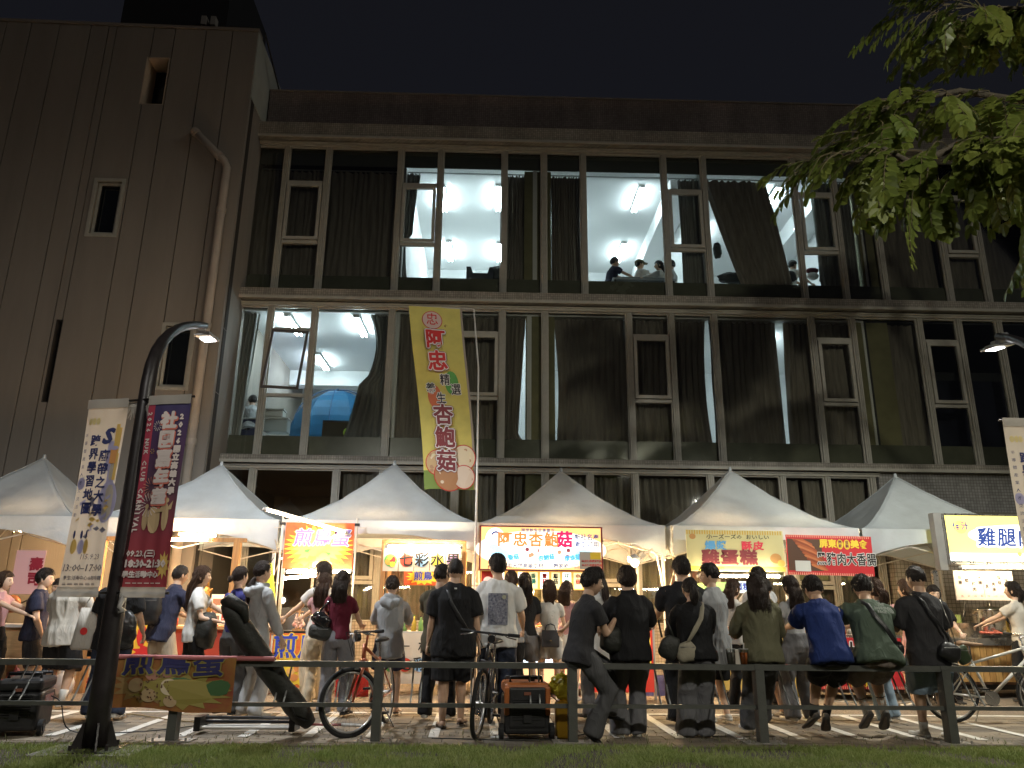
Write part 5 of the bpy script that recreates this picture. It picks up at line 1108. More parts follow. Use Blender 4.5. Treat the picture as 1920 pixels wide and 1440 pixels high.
# ================================================================ street lamps with banner pairs
pole_m = mat('pole_black', (.022, .018, .018), .38, var=.25, vscale=9, bump=.1, bscale=60)
alu = mat('lamp_alu', (.45, .46, .48), .35, metal=.8)
led = emat('led_panel', (.95, .97, 1), 22)
def street_lamp(x, y, label, hx, hy, hz, power, col, tilt=0, spot=150):
    t = thing('street_lamp', label, 'street lamp', (x, y, 0), 0, 'curved arm street lamps')
    dx, dy = hx-x, hy-y; P = []
    for k in range(8): P.append((0, 0, .05+3.25*k/7))
    for k in range(1, 9):
        a = (k/8)**2.0; P.append((dx*.9*a, dy*.9*a, 3.3+(hz-3.3)*a**.43))
    rs = [.118-.008*i if i < 8 else .062-.003*(i-8) for i in range(len(P))]; rs = [.098-.036*min(1, i/9) if i < 10 else .062-.0035*(i-9) for i in range(len(P))]
    MB().tube(P, rs, 18).build('pole', pole_m, t, smooth=True)
    MB().box(-.22, .22, -.22, .22, .0, .03).build('base_plate', pole_m, t)
    for k in range(4):
        c_, s_ = math.cos(k*math.pi/2+.5), math.sin(k*math.pi/2+.5)
        o = MB().prism([(.06, .03), (.19, .03), (.17, .08), (.11, .24), (.06, .24)], -.008, .008).build('gusset', pole_m, t); o.rotation_euler = (0, 0, k*math.pi/2+.5)
        MB().tube([(c_*.19-s_*.08, s_*.19+c_*.08, .03), (c_*.19-s_*.08, s_*.19+c_*.08, .075)], .014, 6).build('anchor_bolt', pole_m, t)
    hd = MB(); hd.box(-.10, .10, -.22, .15, -.015, .015); o = hd.build('lamp_head', alu, t); soft(o, .008); o.location = (dx, dy, hz-.10); o.rotation_euler = (R(6), R(-4), 0)
    for k in range(6): MB().box(-.08+.03*k, -.073+.03*k, -.14, .08, .015, .035).build('fin', alu, o)
    MB().box(-.065, .065, -.08, .09, -.022, -.0155).build('led_panel', led, o)
    MB().tube([(0, -.24, .0), (0, -.20, .08)], .045, 10).build('bracket', alu, t).location = (dx, dy, hz-.08)
    MB().box(-.03, .03, -.05, .03, .03, .08).build('sensor', alu, o)
    l = bpy.data.lights.new('street_light', 'SPOT'); l.energy = power; l.color = col; l.spot_size = R(spot); l.spot_blend = .55; l.shadow_soft_size = .12
    lo = bpy.data.objects.new('street_light', l); COL.objects.link(lo); lo.parent = t; lo.location = (dx, dy, hz-.16); lo.rotation_euler = (R(tilt), 0, 0)
    return t
SL = street_lamp(-3.26, 7.38, 'black curved street lamp carrying the two tall festival banners', -3.4, 9.15, 4.50, 520, (.93, .97, 1), 22, 160)
hp = at(1866, 652, 8.8)
SR = street_lamp(5.98, 7.38, 'curved street lamp whose head and arm enter at the right edge', hp.x, 8.8, hp.z+.1, 520, (1, .98, .86), 22, 160)
SB = street_lamp(5.9, -2.4, 'street lamp behind the photographer to the right shining on grass and leaves', 5.5, -.8, 7.2, 1250, (1, .95, .80), 30, 172)
SC = street_lamp(-4.6, -2.6, 'street lamp behind the photographer to the left', -4.7, -1.0, 7.2, 620, (1, .96, .90), 26, 166)
stub = MB().box(-.42, .42, -.3, .34, -.03, .02).build('concrete_pad', mat('concrete_pad', (.16, .15, .12), .9, var=.3, vscale=8, bump=.6, bscale=40), SL)
# pole banners
def pole_banner(px, rz, side, nm, label, cloth_m, draw, py=7.30):
    t = thing('pole_banner', label, 'banner', (px, py, 0), rz, 'festival banners on the lamp posts'); s = side
    x0, x1 = (-.60, -.155) if s < 0 else (.10, .545); zt, zb = 3.12, 1.37
    wv = lambda p: (p[0], p[1]+.012*math.sin(p[2]*3+p[0]*9)+.006*math.sin(p[0]*40)*(1 if p[2] < 2.2 else .4), p[2])
    sheet('cloth', cloth_m, t, x0, x1, zb, zt, 0, wv, 14, 26)
    sheet('sleeve', mat('sleeve_cloth', (.50, .47, .42), .8, var=.1, trans=.2), t, x0-.003, x1+.003, zt-.07, zt+.02, -.012, wv, 10, 2); sheet('sleeve', MATS['sleeve_cloth'], t, x0-.003, x1+.003, zb-.09, zb+.0, -.012, wv, 10, 2)
    for z in (zt, zb-.05): MB().tube([((x0-.02) if s < 0 else -.1, .02, z), (.1 if s < 0 else x1+.02, .02, z)], .012, 8).build('rod', pole_m, t)
    W2 = lambda p: (wv(p)[0], wv(p)[1], wv(p)[2]); draw(t, x0, x1, zb, zt, W2); return t
navy = K('navy', (.035, .045, .16)); gold_i = K('gold', (.75, .50, .14)); lav = K('lavender', (.45, .42, .62)); pinkw = K('pinkwhite', (.80, .70, .66))
def draw_cream(t, x0, x1, zb, zt, wv):
    L_ = lambda s, sz, x, z, m=navy, **k: letters(s, sz, m, t, x, z, -.012, warp=wv, **k)
    for k in range(3): disc('gold_dot', x0+.06+.045*k, zt-.20, .022, K('goldpale', (.72, .60, .28)), t, -.004-.0003*k, 16, .035, warp=wv)
    for a, b, c_, d_, m_ in ((.05, .02, .50, .20, gold_i), (.085, .045, .42, .14, gold_i), (.10, .02, .75, .55, lav), (.04, .01, .70, .62, gold_i), (.14, .08, .60, .42, lav)): patch('tower_print', x1-a, x1-b, zt-.15-c_*.9, zt-.15-d_*.6, m_, t, -.003, warp=wv)
    patch('cable_car', x1-.10, x1-.03, zt-.62, zt-.48, K('orangep', (.75, .35, .12)), t, -.006, warp=wv); disc('cable_roof', x1-.065, zt-.47, .045, lav, t, -.0062, 12, .02, warp=wv); disc('gold_dot', x1-.03, zt-.76, .014, gold_i, t, -.004, 12, warp=wv)
    disc('lavender_blob', x1-.06, zt-.98, .10, lav, t, -.003, 24, .20, warp=wv); disc('lavender_blob', x0+.05, zt-.80, .045, lav, t, -.003, 18, .06, warp=wv)
    L_('S', .20, x1-.16, zt-.36, bold=.012, slant=.25)
    L_('廊帶之大學', .115, x1-.155, zt-.55, vertical=True, bold=.004, gap=1.12, slant=.0); L_('跨界學習地圖', .115, x1-.285, zt-.40, vertical=True, bold=.004, gap=1.12)
    L_('半導體產業人才交流活動', .040, x0+.045, zt-.34, vertical=True, gap=1.9)
    rn = random.Random(2)
    for k in range(26):
        x = x0+.05+rn.random()*.33; z = zb+.40+rn.random()*.40; s_ = .02+rn.random()*.03; m_ = [gold_i, lav, K('slateprint', (.25, .24, .30)), K('tanprint', (.70, .55, .30))][k % 4]
        pts = [(x, z), (x+s_*1.3, z+s_*.8), (x+s_*1.3, z+s_*1.6), (x, z+s_*.8)] if k % 2 else [(x, z), (x+s_, z+s_*.6), (x+2*s_, z), (x+s_, z-s_*.6)]
        MB().poly([wv((min(a, x1-.01), -.004-.0002*k, b)) for a, b in pts]).build('isometric_print', m_, t)
    for k, (x, m_) in enumerate(((.07, gold_i), (.14, lav), (.20, gold_i))): disc('building_print', x0+x+.02, zb+.36, .032, m_, t, -.009, 10, .07, warp=wv); disc('smoke_print', x0+x+.01, zb+.47, .012, navy, t, -.0095, 10, .04, warp=wv)
    L_('115.9.23', .070, x1-.16, zb+.265, K('greytxt', (.16, .14, .16)), slant=.15); L_('13:00–17:00', .088, x0+.225, zb+.165, K('greytxt', (1, 1, 1)), slant=.12, bold=.001)
    L_('學生活動中心&咖啡廳', .042, x0+.25, zb+.075, K('greytxt', (1, 1, 1)), bold=.001)
    for k in range(6): patch('small_print', x0+.04+.06*k, x0+.085+.06*k, zb+.015, zb+.022, K('greytxt', (1, 1, 1)), t, -.006, warp=wv); patch('small_print', x0+.04+.06*k, x0+.08+.06*k, zb+.028, zb+.033, K('greytxt', (1, 1, 1)), t, -.006, warp=wv)
def draw_purple(t, x0, x1, zb, zt, wv):
    L_ = lambda s, sz, x, z, m=pinkw, **k: letters(s, sz, m, t, x, z, -.014, warp=wv, **k)
    patch('red_strip', x0, x0+.075, zt-1.0, zt-.07, K('magenta', (.45, .05, .09)), t, -.004, warp=wv, n=1)
    L_('2026國立高雄大學', .068, x1-.065, zt-.20, vertical=True, bold=.005, gap=1.15)
    letters('社團嘉年華', .165, K('coral', (.75, .22, .16)), t, x1-.185, zt-.25, -.012, warp=wv, vertical=True, bold=.018, gap=1.1, sx=1.0, name='lettering_edge'); L_('社團嘉年華', .165, x1-.19, zt-.24, vertical=True, bold=.011, gap=1.1)
    for i, ch in enumerate('2026 NUK CLUB CARNIVAL'):
        if ch != ' ': 
            letters(ch, .062, pinkw, t, 0, 0, 0, bold=.003, warp=lambda p, i=i: wv((x0+.035+p[2]*1.0, -.014, zt-.16-.052*i-p[0])))
    def burst_lines(x, z, r, n, m_):
        mb = MB()
        for k in range(n):
            a = 2*math.pi*k/n; r0 = r*(.35+.2*(k % 2)); c_, s_ = math.cos(a), math.sin(a)
            mb.poly([wv((x+c_*r0-s_*.002, -.010, z+s_*r0+c_*.002)), wv((x+c_*r-s_*.004, -.010, z+s_*r+c_*.004)), wv((x+c_*r+s_*.004, -.010, z+s_*r-c_*.004)), wv((x+c_*r0+s_*.002, -.010, z+s_*r0-c_*.002))])
        mb.build('firework', m_, t)
    burst_lines(x0+.14, zt-.28, .05, 12, pinkw); burst_lines(x0+.11, zt-.52, .025, 6, gold_i); burst_lines(x0+.15, zt-.86, .10, 18, K('coralline', (.75, .3, .22))); burst_lines(x0+.14, zt-1.02, .11, 18, pinkw)
    gp = K('goldpale2', (.62, .45, .25)); 
    for x, z, w_, h_ in ((.12, .60, .035, .10), (.22, .60, .065, .13), (.345, .62, .035, .13)):
        disc('figure_print', x0+x, zb+z, w_, gp, t, -.008, 14, h_, warp=wv); disc('figure_head', x0+x+.005, zb+z+h_+.015, .024, gp, t, -.0085, 14, warp=wv)
        MB().poly([wv((x0+x, -.0088, zb+z+h_*.4)), wv((x0+x+w_*1.9, -.0088, zb+z+h_*1.1)), wv((x0+x+w_*1.6, -.0088, zb+z+h_*.5))]).build('figure_arm', gp, t)
    disc('visor_print', x0+.228, zb+.745, .014, navy, t, -.0095, 12, warp=wv)
    disc('gold_star', x1-.06, zb+.19, .055, gold_i, t, -.006, 20, .10, warp=wv, jag=.25)
    L_('09.23.(三)', .07, x0+.145, zb+.29, bold=.003); L_('18:30-21:30', .088, x0+.20, zb+.20, bold=.005); L_('學生活動中心', .06, x0+.17, zb+.105, bold=.003)
    for k in range(6): patch('small_print', x0+.03+.06*k, x0+.075+.06*k, zb+.03, zb+.037, pinkw, t, -.006, warp=wv)
cream_c = mat('banner_cream', (.62, .55, .46), .7, var=.06, trans=.25)
purp_c = bpy.data.materials.new('banner_purple'); purp_c.use_nodes = True
_t = purp_c.node_tree; _p = _t.nodes['Principled BSDF']; _p.inputs['Roughness'].default_value = .7
_c = _t.nodes.new('ShaderNodeTexCoord'); _s = _t.nodes.new('ShaderNodeSeparateXYZ'); _r = _t.nodes.new('ShaderNodeValToRGB'); _m = _t.nodes.new('ShaderNodeMapRange')
_m.inputs[1].default_value = 1.37; _m.inputs[2].default_value = 3.1; _t.links.new(_c.outputs['Object'], _s.inputs[0]); _t.links.new(_s.outputs[2], _m.inputs[0]); _t.links.new(_m.outputs[0], _r.inputs[0]); _t.links.new(_r.outputs[0], _p.inputs['Base Color'])
_e = _r.color_ramp.elements; _e[0].color = (.38, .05, .06, 1); _e[1].color = (.05, .045, .14, 1); _e.new(.25).color = (.34, .05, .07, 1); _e.new(.5).color = (.12, .06, .09, 1); _e.new(.72).color = (.10, .045, .12, 1)
pole_banner(-3.26, -17, -1, 'a', 'cream festival banner with navy characters and gold blue prints on the black lamp', cream_c, draw_cream)
pole_banner(-3.26, -17, 1, 'b', 'purple and red carnival banner with fireworks and big pink white characters', purp_c, draw_purple)
pole_banner(5.92, -2, -1, 'a', 'cream festival banner cut off by the right edge of the frame', cream_c, draw_cream, 7.38)
tt = MB()
for k in range(26):
    x = rice.uniform(-.19, .08); tt.tube([(x, -.02, 3.11), (x+rice.uniform(-.03, .03), -.04, 3.06), (x+rice.uniform(-.05, .05), -.03, 3.0-rice.uniform(-.02, .08))], [.004, .012, .003], 4, flat=(0, 1, 0))
o = tt.build('torn_strip', MATS['sleeve_cloth'], SL, kind='stuff'); o.rotation_euler = (0, 0, R(-17))
MB().tube([(.09, -.11, 1.22), (.12, -.13, 1.28), (.10, -.14, 1.2), (.13, -.12, 1.17), (.09, -.12, 1.15)], [.01, .03, .02, .025, .008], 8).build('knotted_bag', mat('plastic_white', (.6, .58, .55), .3, trans=.2), SL, smooth=True)
# ================================================================ fence
fence_m = mat('fence_grey', (.085, .088, .078), .45, var=.15, vscale=10, bump=.12, bscale=70)
plate_m = mat('plate_grey', (.30, .28, .25), .5, var=.2, vscale=20)
fe = thing('railing', 'low grey metal railing with two rails and slanted parking bars along the grass', 'railing', (0, 7.95, 0))
px_ = [-6.6, -4.7, -2.81, -.92, .95, 2.79, 4.66, 6.55]
for x in px_:
    MB().box(x-.042, x+.042, -.06, .06, .012, .675).build('post', fence_m, fe)
    o = MB().box(x-.19, x+.19, -.10, .12, .004, .012).build('base_plate', plate_m, fe)
    for a in (-.15, .15):
        for b in (-.07, .09): MB().tube([(x+a, b, .012), (x+a, b, .04)], .011, 6).build('bolt', plate_m, fe)
for a, b in zip(px_, px_[1:]):
    MB().box(a+.044, b-.044, -.045, .045, .662, .715).build('top_rail', fence_m, fe); MB().box(a+.044, b-.044, -.02, .02, .305, .342).build('lower_rail', fence_m, fe)
    MB().box(a-.043, a+.043, -.05, .05, .676, .718).build('post_cap', fence_m, fe)
    for k in (-1, 0, 1):
        for d in (-.045, .045):
            x = (a+b)/2+k*.58+d; MB().tube([(x, .02, .32), (x, .10, .40), (x, .28, .66), (x, .05, .685)], .0095, 7).build('slanted_bar', mat('bar_galv', (.30, .31, .30), .35, metal=.7), fe, smooth=True)
# cloth with eggs over the rail, its colours dulled to put shade in them
dr = thing('draped_banner', 'egg print cloth banner draped over the railing beside the lamp post', 'banner', (-2.86, 7.86, 0))
def dw(p): x, y, z = p; return (x, y+.015*math.sin(x*7)+.01*math.sin(z*12+x*5)-.03*(.7-z), z-.05*(x+.6)*(1 if z < .5 else .2)-.012*math.sin(x*8))
sheet('cloth', mat('drape_cloth', (.26, .045, .03), .75, col2=(.30, .17, .03), vscale=3.5, bump=.2, bscale=8), dr, -.62, .60, .31, .742, 0, dw, 20, 10)
MB().tube([(-.62, .0, .745), (.95, .01, .735)], .022, 8).build('roll', mat('roll_pink', (.45, .15, .15), .7, var=.2), dr)
disc('yellow_burst', .10, .47, .42, K('yellow_shaded', (.30, .25, .06)), dr, -.006, 30, .12, warp=dw, jag=.2); disc('yellow_burst', -.2, .50, .30, K('yellow_shaded2', (.28, .18, .07)), dr, -.005, 26, .13, warp=dw, jag=.2)
for k, (x, z, r_) in enumerate(((-.30, .42, .08), (-.16, .50, .07), (-.17, .34, .085), (.0, .42, .085), (.03, .31, .07), (-.03, .52, .05))): disc('printed_egg', x, z+.08, r_*.85, [K('eg1', (.45, .32, .18)), K('eg2', (.38, .18, .12)), K('eg3', (.42, .30, .16)), K('eg4', (.62, .52, .36))][k % 4], dr, -.010-.0006*k, 20, r_*.7, warp=dw)
for k in range(40): disc('egg_speckle', -.16+rice.uniform(-.15, .2), .48+rice.uniform(-.10, .10), .008, K('speckle', (.12, .06, .03)), dr, -.0145, 6, warp=dw)
for m_, bo, y in ((K('yellow_shaded', (1, 1, 1)), .020, -.016), (K('inkdark', (.03, .03, .12)), .008, -.019)): letters('煎鳥蛋', .24, m_, dr, .02, .685, y, bold=bo, sx=1.25, warp=lambda p: dw((p[0], p[1], min(p[2], .737))), name='lettering' if bo < .01 else 'lettering_edge', spacing=1.15)
disc('printed_leaf', .1, .53, .12, K('leafdark', (.06, .14, .05)), dr, -.008, 9, .05, warp=dw); disc('printed_leaf', .45, .5, .12, K('leafdark', (.06, .14, .05)), dr, -.008, 9, .05, warp=dw)
# ================================================================ generators
gen_b = mat('generator_black', (.018, .018, .019), .45, var=.2, vscale=15, bump=.1, bscale=80); gen_o = mat('generator_orange', (.42, .13, .035), .4, var=.15); rub = mat('rubber', (.012, .012, .012), .8)
def generator(label, x, y, rz, w, d, h, orange):
    t = thing('generator', label, 'generator', (x, y, 0), rz)
    o = MB().box(-w, w, -d, d, .05, h*.72).build('lower_shell', gen_b, t); soft(o, .035, 3)
    o = MB().box(-w, w, -d, d, h*.725, h*.93).build('upper_shell', gen_o if orange else gen_b, t); soft(o, .04, 3)
    if orange:
        o = MB().box(-w*.84, w*.84, -d-.012, -d+.05, .10, h*.87).build('front_cover', gen_b, t); soft(o, .03, 3)
        for s in (-1, 1): soft(MB().box(s*w*.9-.025, s*w*.9+.025, -d-.018, -d+.03, h*.40, h*.86).build('side_trim', gen_o, t), .012)
    for k in range(9): MB().box(-w*.62, w*.62, -d-.020, -d-.006, h*(.33+.04*k), h*(.33+.04*k)+.010).build('vent_slat', gen_b, t)
    MB().box(-w*.15, w*.15, -d-.022, -d-.012, h*.73, h*.78).build('badge', mat('badge', (.30, .12, .08), .4, metal=.4), t)
    MB().tube([(-w*.7, -d*.5, h*.93), (-w*.7, -d*.5, h), (w*.7, -d*.5, h), (w*.7, -d*.5, h*.93)], .016, 8).build('handle', gen_b, t, smooth=True)
    MB().tube([(-w*.8, d*.7, h*.9), (-w*.8, d*.7, h*.98), (w*.8, d*.7, h*.98), (w*.8, d*.7, h*.9)], .014, 8).build('rear_handle', gen_b, t, smooth=True)
    MB().tube([(w*.3, 0, h*.93), (w*.3, 0, h*.96)], .035, 14).build('fuel_cap', gen_b, t)
    for s in (-1, 1):
        o = MB().tube([(s*(w+.002), -d*.7, .075), (s*(w+.042), -d*.7, .075)], .075, 18).build('wheel', rub, t, smooth=False); MB().tube([(s*(w+.043), -d*.7, .075), (s*(w+.05), -d*.7, .075)], .035, 12).build('hub', gen_b, o)
    MB().box(-.04, .04, -d-.03, -d-.01, .16, .24).build('latch', gen_b, t); MB().box(w+.002, w+.006, -d*.5, d*.6, h*.5, h*.64).build('sticker', mat('sticker', (.35, .28, .25), .5, col2=(.25, .05, .04), vscale=30), t)
    return t
generator('dusty black wheeled generator behind the railing at the left edge', -4.42, 8.35, 14, .20, .27, .56, False)
generator('black and orange suitcase generator standing between the mountain bike and the jug', .51, 8.28, 3, .225, .22, .56, True)
def cable(pts, label, c=(.02, .02, .02), r=.006):
    P = [Vector(p) for p in pts]; q = []
    for i in range(len(P)-1):
        for k in range(6):
            t_ = k/6; a = P[max(0, i-1)]; b = P[i]; c_ = P[i+1]; d = P[min(len(P)-1, i+2)]
            q.append(.5*((2*b)+(c_-a)*t_+(2*a-5*b+4*c_-d)*t_*t_+(3*b-a-3*c_+d)*t_**3))
    q.append(P[-1]); o = MB().tube(q, r, 6).build('power_cable', mat('cable%.2f' % c[0], c, .5), smooth=True); tag(o, label, 'cable', 'power cables on the paving')
cable([(-4.15, 8.3, .35), (-4.0, 8.2, .3), (-3.9, 8.25, .05), (-3.5, 8.35, .012), (-3.0, 8.7, .012), (-2.6, 9.6, .012), (-2.3, 11.9, .012)], 'black cable running from the left generator over the paving')
cable([(.75, 8.2, .4), (.85, 8.2, .3), (.84, 8.22, .05), (.95, 8.5, .012), (.6, 9.5, .012), (.3, 11.9, .012)], 'orange brown cable curving down from the orange generator', (.22, .10, .04))
cable([(-.4, 8.1, .012), (0, 8.05, .012), (.4, 8.0, .012), (.8, 8.1, .012), (1.3, 8.7, .012), (1.9, 10.5, .012)], 'thin dark cable looping under the mountain bike wheel')
cable([(-4.6, 9.9, .012), (-3.9, 9.7, .012), (-3.2, 9.2, .012), (-2.5, 9.1, .012), (-1.7, 10.1, .012)], 'yellowish cable lying across the parking bays at left', (.30, .22, .10))
cable([(5.0, 11.5, .012), (5.6, 11.2, .012), (6.2, 11.3, .05), (6.6, 11.6, .2)], 'white cable curling below the sausage counter', (.4, .38, .35))
# folded steel frame on the ground, long bag against the rail
fo = thing('folded_stand', 'folded steel stand lying flat on the paving below the egg cloth', 'stand', (-2.12, 8.42, 0), -1)
for y, z, m_, L_ in ((0, .055, steel_w, .62), (.07, .10, blackm, .60), (-.07, .06, steel_w, .60), (.0, .145, blackm, .55), (.12, .05, steel_w, .6)): MB().tube([(-L_, y, z), (L_*.55, y, z)], .016, 8).build('tube', m_, fo)
MB().tube([(.3, .02, .09), (.62, .0, .085), (.8, .0, .085)], [.012, .012, .012], 8).build('shaft', mat('shaft_red', (.25, .06, .05), .4), fo); MB().tube([(.8, 0, .085), (1.0, 0, .08)], .016, 8).build('shaft_end', steel_w, fo)
for x in (-.6, .33): MB().box(x-.03, x+.03, -.1, .14, .03, .16).build('joint_block', blackm, fo)
lb_ = thing('long_bag', 'long black fabric bag leaning slantwise over the railing', 'bag', (0, 0, 0))
p0, p1 = Vector((-1.62, 8.33, .10)), Vector((-2.40, 7.78, 1.24)); pts = [lerp(p0, p1, t_)+Vector((0, 0, -.03*math.sin(t_*3.1))) for t_ in [i/16 for i in range(17)]]
k0 = MB(); k0.tube(pts, [.06, .09, .105, .108, .106, .104, .102, .104, .108, .106, .104, .106, .104, .10, .095, .085, .05], 28)
for i in range(len(k0.v)):
    v = Vector(k0.v[i]); j = min(16, i//28); d = v-pts[j]; d *= 1+.16*noise.noise((v.x*9, v.y*9, v.z*5))+.10*noise.noise((v.x*3, v.y*22, v.z*16)); k0.v[i] = tuple(pts[j]+d)
bagm = mat('bag_black', (.020, .021, .017), .6, var=.3, vscale=12, bump=.5, bscale=20)
k0.build('bag_body', bagm, lb_, smooth=True); MB().tube([pts[16], pts[16]+Vector((.03, -.02, .03)), pts[15]+Vector((.13, -.04, .03)), pts[14]+Vector((.12, -.06, -.02))], [.06, .07, .055, .02], 12).build('flap', bagm, lb_, smooth=True)
MB().tube([pts[3]+Vector((0, -.13, 0)), pts[2]+Vector((0, -.13, -.05)), pts[1]+Vector((.05, -.1, -.02))], .008, 6).build('strap', blackm, lb_)
# jug, bag, cups
jg = thing('yellow_jug', 'yellow plastic canister with a crumpled yellow bag stuffed behind the railing post', 'canister', (.90, 8.22, 0)); soft(MB().box(-.09, .09, -.10, .10, 0, .34).build('canister', mat('jug_yellow', (.62, .36, .03), .35, trans=.2), jg), .03, 3)
MB().tube([(0, 0, .34), (0, 0, .40)], .03, 12).build('neck', MATS['jug_yellow'], jg)
yb = MB(); yb.ball((.0, 0, .47), (.14, .10, .13), 26, 18)
for i in range(len(yb.v)): v = Vector(yb.v[i]); d = v-Vector((0, 0, .45)); d *= 1+.35*noise.noise(v*13)+.2*noise.noise(v*30); yb.v[i] = tuple(Vector((0, 0, .45))+d)
o = thing('plastic_bag', 'crumpled yellow plastic bag on top of the yellow canister', 'plastic bag', (.90, 8.22, 0)); yb.build('bag_body', mat('bag_yellow', (.60, .52, .06), .25, trans=.35), o); MB().tube([(.05, -.02, .55), (.09, -.03, .62), (.12, -.02, .56)], .01, 6).build('handle', MATS['bag_yellow'], o)
for x, c_, lb in ((2.53, (.16, .15, .13), 'clear cup of grey milky drink with a straw on the rail'), (2.66, (.45, .11, .02), 'clear cup of orange tea with a straw on the rail')):
    o = thing('drink_cup', lb, 'cup', (x, 7.95, .716)); MB().tube([(0, 0, 0), (0, 0, .11)], [.032, .042], 16).build('drink', mat('drink_%.2f' % c_[0], c_, .2), o, smooth=True); MB().tube([(0, 0, .0), (0, 0, .14)], [.034, .047], 16, caps=False).build('cup_wall', MATS['pane_glass'], o, smooth=True)
    MB().tube([(0, 0, .14), (0, 0, .146)], .049, 16).build('lid', mat('lid_clear', (.5, .5, .48), .2, trans=.4), o); MB().tube([(0, 0, .05), (.008, 0, .20)], .006, 8).build('straw', mat('straw', (.6, .58, .55), .4), o)
o = thing('paper_sleeve', 'white paper bag standing between the two drink cups', 'paper bag', (2.60, 7.97, .716)); MB().box(-.025, .025, -.02, .02, 0, .13).build('paper', mat('paper_w', (.55, .50, .42), .8, var=.1), o); MB().box(-.02, .02, -.015, .015, .13, .14).build('napkin', mat('napkin', (.7, .68, .64), .9), o)
# ================================================================ bicycles
def bicycle(label, x, y, rz, fc, steer=0, z=0, city=False, lean=0):
    t = thing('bicycle', label, 'bicycle', (x, y, z), 0, 'bicycles parked along the railing', rot=(R(lean), 0, R(rz))); Rw = .325
    fm = mat('bike_%.2f_%.2f' % (fc[0], fc[1]), fc, .3, metal=.2, coat=.3); chrome = mat('chrome', (.55, .55, .55), .25, metal=1); rimm = mat('rim', (.5, .5, .5), .3, metal=.8)
    bb = Vector((-.02, 0, .28)); seat = Vector((-.18, 0, .80)); hd1 = Vector((.42, 0, .86)); hd0 = Vector((.46, 0, .72)); rear = Vector((-.46, 0, Rw)); front = Vector((.60, 0, Rw)); piv_ = hd1
    def wheel(par, c, nm):
        n = 40; tr = MB(); tr.tube([c+Vector((math.cos(a*2*math.pi/n)*(Rw-.02), 0, math.sin(a*2*math.pi/n)*(Rw-.02))) for a in range(n+1)], .021 if not city else .016, 8, caps=False)
        w_ = tr.build('wheel', rub, par, smooth=True); rm = MB(); rm.tube([c+Vector((math.cos(a*2*math.pi/n)*(Rw-.048), 0, math.sin(a*2*math.pi/n)*(Rw-.048))) for a in range(n+1)], .012, 6, caps=False); rm.build('rim', rimm, w_, smooth=True)
        for k in range(24):
            a = k*2*math.pi/24; s = .03*(1 if k % 2 else -1); MB().tube([c+Vector((math.cos(a+.25*(1 if k % 4 < 2 else -1))*.02, s, math.sin(a)*.02)), c+Vector((math.cos(a)*(Rw-.055), 0, math.sin(a)*(Rw-.055)))], .0013, 4).build('spoke', chrome, w_)
        MB().tube([c+Vector((0, -.05, 0)), c+Vector((0, .05, 0))], .018, 10).build('hub', chrome, w_); return w_
    fr_ = MB()
    for a, b, r in ((bb, seat-Vector((0, 0, .1)), .016), (seat-Vector((0, 0, .14)), hd1-Vector((0, 0, .03)), .016), (bb, hd0, .019), (hd0, hd1, .021)): fr_.tube([a, b], r, 10)
    for s in (-1, 1): fr_.tube([bb+Vector((0, s*.02, 0)), rear+Vector((0, s*.06, 0))], .010, 8); fr_.tube([seat-Vector((0, -s*.015, .15)), rear+Vector((0, s*.06, 0))], .008, 8)
    fr_.build('frame', fm, t, smooth=True); wheel(t, rear, 'rear')
    MB().tube([seat-Vector((0, 0, .12)), seat+Vector((0, 0, .06))], .013, 8).build('seat_post', chrome, t)
    sd_ = MB(); sd_.tube([seat+Vector((-.13, 0, .08)), seat+Vector((-.08, 0, .085)), seat+Vector((.02, 0, .075)), seat+Vector((.15, 0, .07))], [(.075, .025), (.08, .03), (.04, .024), (.018, .014)], 14, flat=(0, 1, 0)); sd_.build('saddle', mat('saddle_tan' if city else 'saddle_blk', (.30, .19, .12) if city else (.02, .02, .02), .5), t, smooth=True)
    cr = MB(); cr.tube([bb+Vector((0, -.045, 0)), bb+Vector((0, -.05, 0))], .085, 24); o = cr.build('chainring', chrome, t)
    for s in (-1, 1): MB().tube([bb+Vector((0, s*.06, 0)), bb+Vector((s*.12, s*.07, -s*.11))], .009, 6).build('crank', chrome, t); MB().box(bb.x+s*.12-.05, bb.x+s*.12+.05, s*.12-.04, s*.12+.04, bb.z-s*.11-.01, bb.z-s*.11+.01).build('pedal', rub, t)
    MB().tube([rear+Vector((0, -.045, .03)), bb+Vector((0, -.052, .08))], .004, 5).build('chain', rub, t); MB().tube([rear+Vector((0, -.045, -.03)), bb+Vector((0, -.052, -.08))], .004, 5).build('chain', rub, t)
    st = bpy.data.objects.new('steering', None); COL.objects.link(st); st.parent = t; st.location = hd0; st.rotation_euler = (0, 0, R(steer)); st.empty_display_size = .1
    q = lambda v: Vector(v)-hd0; fk = MB()
    for s in (-1, 1): fk.tube([q(hd0)+Vector((0, s*.045, -.02)), q((front+hd0)/2)+Vector((0, s*.052, 0)), q(front)+Vector((0, s*.055, 0))], [.017, .016, .010], 10)
    fk.tube([q(hd0)+Vector((0, -.055, -.015)), q(hd0)+Vector((0, .055, -.015))], .02, 8); fk.tube([q(hd0), q(hd1)+Vector((-.01, 0, .10))], .013, 8); fk.build('fork', fm if not city else chrome, st, smooth=True)
    # front wheel hangs under the steering part as one sub-part
    n = 40; c = q(front); w_ = MB(); w_.tube([c+Vector((math.cos(a*2*math.pi/n)*(Rw-.02), 0, math.sin(a*2*math.pi/n)*(Rw-.02))) for a in range(n+1)], .023 if not city else .016, 8, caps=False); w_.build('tyre', rub, st, smooth=True)
